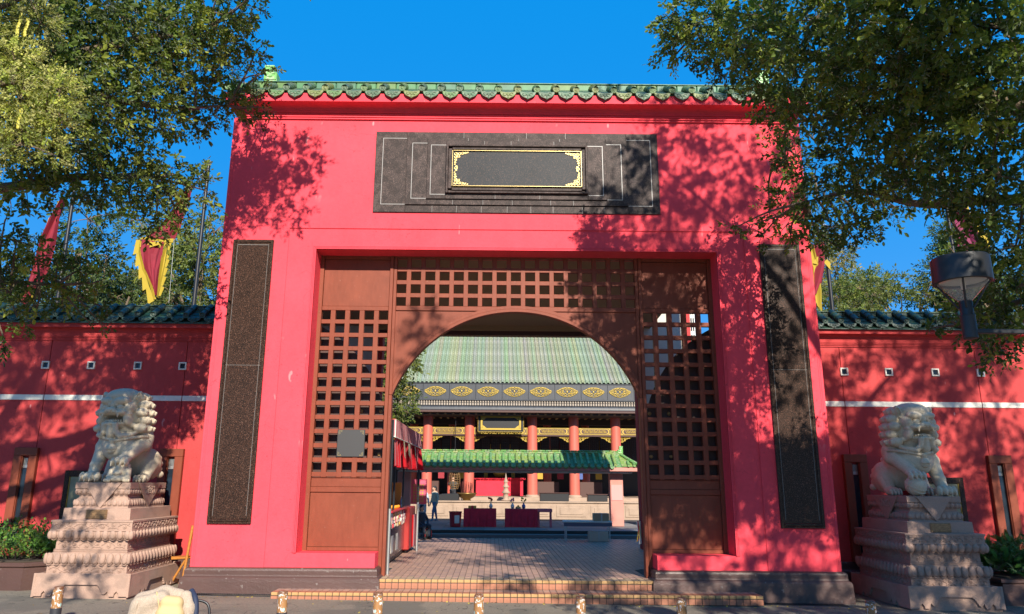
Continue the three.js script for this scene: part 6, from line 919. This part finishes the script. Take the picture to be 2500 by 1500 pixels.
const RB=[[3.09,12.01,5,0.41],[3.08,11.65,4.6,0.35],[3.16,11.42,4.2,0.19],[3.37,11.46,5.4,0.62],[3.44,11.34,4.8,0.41],[3.81,11.15,6,0.77],[3.97,11.05,5.2,0.53],[4.18,10.56,7,0.8],[4.39,10.55,6,0.68],[4.16,10.93,4.4,0.2],[4.33,10.93,4.8,0.32],[4.48,9.81,8,0.82],[4.86,9.93,6.6,0.82],[4.86,9.34,8.6,0.86],[5.29,9.3,7.4,0.85],[5.35,9.07,9,0.84],[5.73,8.88,8,0.86],[5.78,8.81,9.4,0.83],[6.09,8.46,8.6,0.83],[6.23,8.62,9.6,0.76],[6.5,8.17,9,0.78],[4.88,10.63,4.6,0.41],[5.24,10.36,4.6,0.55],[5.65,10.47,3.4,0.37],[5.5,9.92,5,0.54],[5.65,9.38,6,0.63],[5.98,8.91,6.6,0.65],[6.18,8.35,7.4,0.66],[6.44,7.98,8,0.67],[6.68,7.62,8.6,0.69],[6.17,10.43,2.6,0.33],[6.12,10.2,2.2,0.29],[6.32,9.97,2.6,0.35],[6.36,9.69,2.2,0.33],[6.28,9.89,3.6,0.29],[6.08,8.85,5.6,0.47],[6.18,8.7,5,0.53],[6.33,9.13,3.4,0.39],[6.28,8.34,6,0.59],[6.57,8.0,6.6,0.61],[6.73,7.5,7.4,0.62],[7.01,7.18,8,0.64],[6.14,9.34,1.8,0.27],[6.45,9.13,2.2,0.37],[6.55,8.64,3.2,0.47],[6.58,8.35,4.4,0.5],[6.84,8.2,5,0.45],[6.97,8.0,5.6,0.39],[7.0,7.71,6.4,0.37],[6.03,8.98,1.5,0.27],[5.59,8.74,1.3,0.21],[5.27,8.71,1.2,0.15],[5.83,8.45,1.4,0.23],[6.36,8.64,1.6,0.36],[6.58,8.48,2.2,0.41],[6.76,8.11,3,0.44],[6.9,7.92,3.8,0.38],[7.03,7.92,4.4,0.35],[7.18,7.9,4.8,0.23],[6.9,8.01,2,0.23],[7.04,7.77,2.6,0.24],[7.16,7.72,3.2,0.18],[6.42,8.23,1.6,0.19],[7.01,7.32,7,0.32],[7.25,7.1,7.2,0.39],[7.35,6.88,7.6,0.42],[7.66,6.76,6.8,0.49],[7.81,6.41,7,0.48],[7.95,6.66,6,0.38],[7.95,6.94,5.6,0.24],[8.08,6.9,5,0.25],[8.06,6.77,4.6,0.18],[8.18,6.29,6,0.51],[8.2,5.89,6.4,0.42],[8.27,6.23,5.4,0.42],[8.36,5.73,5.6,0.48],[8.38,5.35,6,0.38],[8.58,5.76,4.8,0.37],[8.75,5.26,5,0.36],[8.76,5.1,4.6,0.18],[8.84,4.96,4.5,0.11],[8.58,6.19,4,0.29],[8.53,5.94,3.6,0.17],[8.46,5.81,3.4,0.12],[8.67,5.69,4,0.21],[8.69,5.37,4.4,0.24]];
// crown lumps: [x, y, z, radius]; each is filled with twigs turned outwards and held by branchlets from the nearest limb
function tree(o) {
  const t = thing(o.name, o.label, 'tree', [0, 0, 0], 0, o.group), q = rng(o.seed), limbs = o.limbs.map(l => ({ c: new THREE.CatmullRomCurve3(l.p.map(a => V(...a))), r: l.r, p: l.p }));
  part('trunk', muv(limb(o.trunk.map(a => V(...a)), o.trunkR, 14, 6)), M.bark, t);
  for (const l of limbs) part('limb', limb(l.p.map(a => V(...a)), l.r, 9, 8), M.bark, t);
  const samples = limbs.flatMap(l => Array.from({ length: 25 }, (_, i) => l.c.getPoint(i / 24))); samples.push(...o.trunk.slice(2).map(a => V(...a)));
  const br = [], mats = [], cols = [], ob = new THREE.Object3D(), up = V(0, 1, 0), dir = V();
  for (const [x, y, z, r, dn = 1, thin = 1] of o.blobs) {
    const c = V(x, y, z); let best = samples[0], bd = 1e9; for (const s of samples) { const d = s.distanceTo(c) + (s.y > c.y + 1.5 ? 0.6 : 0); if (d < bd) { bd = d; best = s; } }
    const mid = best.clone().lerp(c, 0.5).add(V((q() - 0.5) * 0.25 * bd, (q() - 0.3) * 0.2 * bd, (q() - 0.5) * 0.25 * bd)), tr = (o.twigR || 0.03) * thin; br.push(limb([best, mid, c], [Math.min(0.06 * thin, tr * (0.9 + 0.25 * bd)), tr * 0.8, tr * 0.45], 6, 5));
    const N = Math.max(4, Math.round(o.density * dn * Math.pow(r, o.power || 2.2))), tone = 0.75 + 0.5 * q();
    for (let k = 0; k < Math.max(3, Math.round(5 * r / 0.5)); k++) { dir.set(q() - 0.5, (q() - 0.55) * 0.8, q() - 0.5).normalize(); const e = c.clone().addScaledVector(dir, r * (0.8 + 0.3 * q())), m2 = c.clone().lerp(e, 0.5).add(V((q() - 0.5) * 0.12 * r, 0.08 * r, (q() - 0.5) * 0.12 * r)); br.push(limb([c, m2, e], [tr * 0.45, tr * 0.3, tr * 0.15], 5, 3)); }
    for (let i = 0; i < N; i++) {
      dir.set(q() * 2 - 1, q() * 2 - 1, q() * 2 - 1); if (dir.lengthSq() > 1 || dir.lengthSq() < 0.01) { i--; continue; } dir.normalize(); const rad = r * Math.pow(0.12 + 0.88 * q(), 0.42) * (0.88 + 0.3 * fbm(dir.x * 0.25 + x * 0.07, dir.y * 0.25 + z * 0.07, 8, 2));
      ob.position.set(x + dir.x * rad * 1.08, y + dir.y * rad * 0.82, z + dir.z * rad * 1.08); dir.y -= o.droop ?? 0.35; dir.x += (q() - 0.5) * 1.1; dir.y += (q() - 0.5) * 0.9; dir.z += (q() - 0.5) * 1.1; dir.normalize();
      ob.quaternion.setFromUnitVectors(up, dir); ob.rotateY(q() * 6.283); ob.scale.setScalar(0.7 + 0.55 * q()); ob.updateMatrix(); mats.push(ob.matrix.clone()); const kc = o.cols[Math.floor(q() * o.cols.length)], f = tone * (0.7 + 0.6 * q()); cols.push([kc[0] * f, kc[1] * f, kc[2] * f]);
    }
  }
  const b = part('branches', br, M.bark, t); b.userData.kind = 'stuff';
  for (let v = 0; v < o.twigs.length; v++) {
    const idx = mats.map((_, i) => i).filter(i => i % o.twigs.length === v), im = new THREE.InstancedMesh(o.twigs[v], M.leaf, idx.length), cc = new THREE.Color(); idx.forEach((i, k) => { im.setMatrixAt(k, mats[i]); im.setColorAt(k, cc.setRGB(...cols[i])); });
    im.name = 'crown'; im.userData.kind = 'stuff'; im.castShadow = im.receiveShadow = true; t.add(im);
  }
  console.log(o.name, 'twigs', mats.length); return t;
}
// lumps of crown over and behind the camera, placed along the sun's rays so that they stand where the shaded places see the sun
const SR = [0.25, 0.733, 1];
const overhead = (list, seed, z0, z1) => { const q = rng(seed); return list.map(([px, py, r, dn]) => { const z = lerp(z0, z1, q()); return [px + SR[0] * z + (q() - 0.5) * 0.2, py + SR[1] * z, z, r, (dn || 0.8) * 2.1, 0.4]; }); };
const field = (x0, x1, y0, y1, step, prob, seed, r = 0.5, dn = 0.8) => { const q = rng(seed), o = []; for (let y = y0; y <= y1; y += step) for (let x = x0; x <= x1; x += step) { const a = q(), b = q(), c = q(), d = q(); if (a < (typeof prob === 'function' ? prob(x, y) : prob)) o.push([x + (b - 0.5) * step, y + (c - 0.5) * step, r * (0.7 + 0.6 * d), dn]); } return o; };
const ficus = [twigGeo(0.28, 12, 0.108, 0.062, 1), twigGeo(0.24, 10, 0.10, 0.06, 2), twigGeo(0.32, 13, 0.112, 0.062, 3)];
const darkLeaf = [[0.08, 0.128, 0.012], [0.10, 0.155, 0.014], [0.06, 0.098, 0.012], [0.155, 0.21, 0.02], [0.23, 0.27, 0.026]];  // brightest greens put sunlit highlights into the colour of random twigs
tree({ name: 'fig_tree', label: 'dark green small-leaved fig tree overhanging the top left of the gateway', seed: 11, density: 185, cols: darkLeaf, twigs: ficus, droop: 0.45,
  trunk: [[-15.5, -0.1, 6.5], [-15.2, 2.5, 6.4], [-14.6, 5, 6.4], [-13.6, 7, 6.4], [-12.4, 8.6, 6.5]], trunkR: [0.62, 0.48, 0.42, 0.36, 0.28],
  limbs: [{ p: [[-12.4, 8.6, 6.5], [-10.6, 9.0, 6.8], [-9.3, 9.5, 6.9], [-8.2, 10.2, 6.2], [-7.4, 11.2, 5.2], [-6.9, 12.0, 4]], r: [0.24, 0.2, 0.15, 0.1, 0.07, 0.03] }, { p: [[-13.6, 7, 6.4], [-11, 7.4, 6], [-9.6, 7.8, 5.6], [-8.4, 8.3, 5], [-7.6, 8.7, 4]], r: [0.2, 0.14, 0.1, 0.07, 0.03] }, { p: [[-9.3, 9.5, 6.9], [-8.2, 9.7, 5.6], [-7.5, 10.4, 3.8], [-6.9, 11.2, 2.4]], r: [0.11, 0.08, 0.05, 0.02] }, { p: [[-14.6, 5, 6.4], [-12, 5.9, 5.4], [-10.4, 6.3, 4.6], [-9.5, 6.5, 3.6]], r: [0.16, 0.1, 0.06, 0.03] }, { p: [[-12.4, 8.6, 6.5], [-11, 11.5, 8], [-9, 14, 8.4], [-6.5, 15.2, 7]], r: [0.22, 0.16, 0.1, 0.05] }, { p: [[-12.4, 8.6, 6.5], [-13, 11, 10], [-11.5, 13, 12], [-10, 14, 13]], r: [0.2, 0.15, 0.1, 0.05] }],
  blobs: LB.concat([[-6.55, 12.55, 1.5, 0.22], [-6.38, 12.75, 1.35, 0.16], [-6.8, 12.3, 1.7, 0.25]], overhead([[-6.2, 10.2, 0.6], [-6.9, 9.5, 0.55], [-5.7, 9.75, 0.36, 0.9], [-5.35, 9.95, 0.16, 1], [-7.3, 10.4, 0.5], [-7.2, 8.6, 0.45, 0.6], [-6.6, 8.7, 0.36, 0.6], [-5.6, 8.9, 0.2, 0.8], [-5.95, 8.5, 0.25, 0.7], [-6.4, 9.3, 0.4, 0.6], [-7.4, 11.3, 0.4]], 41, 5.2, 6.6), overhead(field(-15, -10.2, 1.6, 9, 0.66, (x, y) => x > -11.2 ? 0.35 : y > 3.2 ? 0.72 : 0.42, 51, 0.4), 42, 9.5, 13), overhead(field(-11, -8.3, -2.6, 1.8, 0.9, 0.2, 52, 0.42), 43, 10, 13)) });
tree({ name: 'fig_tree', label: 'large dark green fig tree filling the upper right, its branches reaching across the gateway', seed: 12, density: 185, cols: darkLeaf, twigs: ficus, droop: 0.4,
  trunk: [[13.5, -0.1, 7.5], [13.2, 2.5, 7.6], [12.6, 5, 7.8], [11.6, 7, 8], [10.5, 8.6, 8.2]], trunkR: [0.7, 0.55, 0.48, 0.4, 0.3],
  limbs: [{ p: [[11.6, 7, 8], [9.2, 7.7, 8], [7.4, 8.35, 8], [6.4, 8.8, 8], [5.9, 9.4, 8.2], [5.2, 10.4, 8.2], [4.4, 11.2, 7]], r: [0.26, 0.18, 0.135, 0.12, 0.1, 0.07, 0.03] }, { p: [[12.6, 5, 7.8], [10, 6.6, 7.4], [8.2, 7.2, 7], [7, 7.5, 6], [6.6, 8.3, 4.6], [6.3, 8.7, 3]], r: [0.2, 0.12, 0.09, 0.07, 0.05, 0.02] }, { p: [[7.4, 8.35, 8], [6.6, 9, 6.8], [6.0, 9.7, 5], [5.8, 10.2, 3.6], [6.1, 10.2, 2.4]], r: [0.1, 0.07, 0.05, 0.035, 0.02] }, { p: [[6.4, 8.8, 8], [5.7, 9.2, 7.6], [4.8, 10.0, 6.8], [4.0, 11.0, 5.4], [3.4, 11.5, 4.8]], r: [0.08, 0.06, 0.045, 0.03, 0.015] }, { p: [[12.6, 5, 7.8], [10.4, 5.8, 6.8], [9, 5.9, 5.6], [8.5, 5.7, 4.2]], r: [0.14, 0.09, 0.06, 0.02] }, { p: [[10.5, 8.6, 8.2], [9.6, 12, 9.5], [8, 15, 10], [6, 16.5, 9.5]], r: [0.2, 0.12, 0.07, 0.03] }, { p: [[10.5, 8.6, 8.2], [9.5, 10.5, 12], [7.5, 11.5, 14.5], [4.5, 11.5, 15.5]], r: [0.2, 0.13, 0.08, 0.03] }, { p: [[10.5, 8.6, 8.2], [12, 11, 10], [13, 13, 11], [14, 14, 11]], r: [0.22, 0.15, 0.1, 0.05] }],
  blobs: RB.concat(overhead(field(2.6, 8.2, 8.3, 12.0, 0.62, (x, y) => x > 3.0 ? 0.66 : 0.42, 61, 0.36), 44, 8.5, 10.5), overhead(field(1.9, 8.2, 1.8, 8.4, 0.66, (x, y) => x > 5.2 ? 0.2 : x > 2.8 ? 0.55 : y < 4.6 ? 0.35 : 0.75, 62, 0.42), 45, 9.5, 12.5), overhead(field(8.3, 14.5, 0, 9, 0.66, 0.72, 63, 0.4), 46, 9, 12.5), overhead(field(-0.4, 13, -4.6, 1.6, 0.75, (x, y) => x > 0.6 ? 0.8 : 0.5, 64, 0.46), 47, 13.2, 15.5), overhead(field(-2.4, 2.0, 1.2, 6.0, 0.7, 0.22, 65, 0.34), 48, 13.5, 15.5)) });
// pale feathery tree at the top left corner with hanging pods
const paleLeaf = [[0.34, 0.38, 0.05], [0.42, 0.43, 0.09], [0.26, 0.32, 0.04], [0.46, 0.45, 0.14]];
const palet = tree({ name: 'acacia_tree', label: 'pale yellow-green acacia with hanging seed pods in the top left corner', seed: 13, density: 1500, cols: paleLeaf, twigs: [twigGeo(0.22, 12, 0.055, 0.03, 5), twigGeo(0.2, 11, 0.05, 0.03, 6)], droop: 0.1, twigR: 0.018,
  trunk: [[-11.5, -0.1, 9.5], [-11.4, 3, 9.4], [-11, 5.5, 9.2], [-10.2, 7.2, 9]], trunkR: [0.3, 0.24, 0.2, 0.14],
  limbs: [{ p: [[-10.2, 7.2, 9], [-8.6, 7.9, 8.6], [-7.7, 8.3, 8.5], [-7.1, 8.3, 8.3]], r: [0.1, 0.06, 0.035, 0.015] }, { p: [[-10.2, 7.2, 9], [-8.9, 8.8, 8.6], [-8.0, 9.6, 8.5], [-7.4, 9.9, 8.4]], r: [0.1, 0.06, 0.035, 0.015] }, { p: [[-10.2, 7.2, 9], [-8.9, 7.2, 8.7], [-8.1, 7.3, 8.6], [-7.6, 7.3, 8.5]], r: [0.08, 0.05, 0.03, 0.012] }],
  blobs: [[-7.95, 9.55, 8.5, 0.32], [-7.5, 9.35, 8.4, 0.26], [-8.1, 8.9, 8.6, 0.34], [-7.75, 8.75, 8.5, 0.3], [-7.45, 8.5, 8.3, 0.3], [-7.15, 8.3, 8.3, 0.26], [-7.9, 8.3, 8.6, 0.3], [-7.55, 8.05, 8.5, 0.3], [-7.25, 7.95, 8.3, 0.24], [-8.1, 7.85, 8.7, 0.3], [-7.75, 7.6, 8.6, 0.28], [-7.4, 7.5, 8.5, 0.24], [-7.1, 7.45, 8.4, 0.16], [-8.1, 7.35, 8.7, 0.24], [-7.0, 7.75, 8.3, 0.2], [-7.55, 7.15, 8.6, 0.2], [-6.95, 7.2, 8.4, 0.14], [-8.05, 9.95, 8.5, 0.24], [-7.75, 10.0, 8.5, 0.2]] });
for (const [x, y, z, h] of [[-7.6, 9.3, 8.7, 0.36], [-7.35, 7.75, 8.7, 0.3], [-7.52, 9.25, 8.65, 0.3]]) { const p = []; for (let k = 0; k < 7; k++) p.push(ball(x + 0.01 * Math.sin(k), y - h * k / 7, z, 0.028, h / 9, 0.012, 8, 6)); part('seed_pod', p, std({ color: rgb(0.4, 0.36, 0.05), roughness: 0.6 }), palet); }
// trees behind the walls
const farTwig = [twigGeo(0.5, 12, 0.17, 0.09, 7, false), twigGeo(0.45, 11, 0.16, 0.085, 8, false)];
const lumps = (cx, cy, cz, rx, ry, rz, n, r, seed) => { const q = rng(seed), o = []; while (o.length < n) { const a = q() * 2 - 1, b = q() * 2 - 1, c = q() * 2 - 1; if (a * a + b * b + c * c < 1) o.push([cx + a * rx, cy + b * ry, cz + c * rz, r * (0.7 + 0.6 * q())]); } return o; };
function backTree(name, label, x, z, h, w, cols, seed, base = 0, dens = 100, group = 'trees behind the perimeter walls') {
  const tr = [[x, base - 0.2, z], [x + 0.3, base + h * 0.3, z + 0.2], [x - 0.1, base + h * 0.55, z]], cy = base + h * 0.66;
  return tree({ name, label, seed, group, density: dens, power: 2, cols, twigs: farTwig, droop: 0.2, twigR: 0.05, trunk: tr, trunkR: [0.3, 0.24, 0.16], limbs: [-1, 0, 1].map(k => ({ p: [tr[1], [x + k * w * 0.35, base + h * 0.5, z + 0.4], [x + k * w * 0.7, base + h * 0.7, z + 0.5 * k]], r: [0.16, 0.1, 0.04] })), blobs: lumps(x, cy, z, w, h * 0.34, w * 0.7, Math.round(26 * w / 2.4), 0.8, seed + 100) });
}
const bgA = [[0.06, 0.105, 0.016], [0.09, 0.14, 0.02], [0.04, 0.07, 0.014]], bgB = [[0.15, 0.19, 0.025], [0.19, 0.21, 0.03], [0.10, 0.15, 0.02]], bgC = [[0.24, 0.22, 0.05], [0.17, 0.19, 0.03], [0.29, 0.24, 0.07]];
backTree('garden_tree', 'dark leafy tree behind the left wall, between the two flags', -16.9, -12, 14.2, 2.0, bgA, 201); backTree('garden_tree', 'sunlit green tree behind the left wall beside the pole next to the gateway', -13.0, -12.5, 14.4, 1.7, bgB, 202); backTree('garden_tree', 'dark green tree behind the left wall at the left edge', -20.4, -12, 12.4, 2.4, bgA, 203); backTree('garden_tree', 'pale green tree behind the left wall, half hidden by the crimson flag', -16.8, -16, 15.2, 2.6, bgB, 204);
const SL = 'trees on the slope beyond the right wall';
backTree('hillside_tree', 'thin yellowish tree on the right, nearest the gateway above the wall', 20.0, -26, 17.4, 1.8, bgC, 205, 0, 60, SL); backTree('hillside_tree', 'round green tree on the right, directly left of the street lamp shade', 24.0, -26, 17.2, 2.9, bgB, 206, 0, 140, SL); backTree('hillside_tree', 'tall darker tree on the right behind the street lamp', 27.4, -26, 18.4, 2.6, bgA, 207, 0, 140, SL); backTree('hillside_tree', 'yellow-green treetop between the thin tree and the round green tree', 23.4, -31, 20.2, 2.4, bgC, 208, 0, 90, SL); backTree('hillside_tree', 'low green tree top at the foot of the right slope', 19.6, -23, 14.4, 2.2, bgB, 209, 0, 100, SL); backTree('hillside_tree', 'dark green tree at the right edge behind the wall', 30.5, -28, 18.6, 3.0, bgA, 211, 0, 100, SL);
backTree('courtyard_tree', 'green tree inside the courtyard showing at the left edge of the arch', -6.1, -15.2, 9.3, 1.75, bgB, 210, PLAT, 110, 'courtyard trees');

renderer.render(scene, camera);
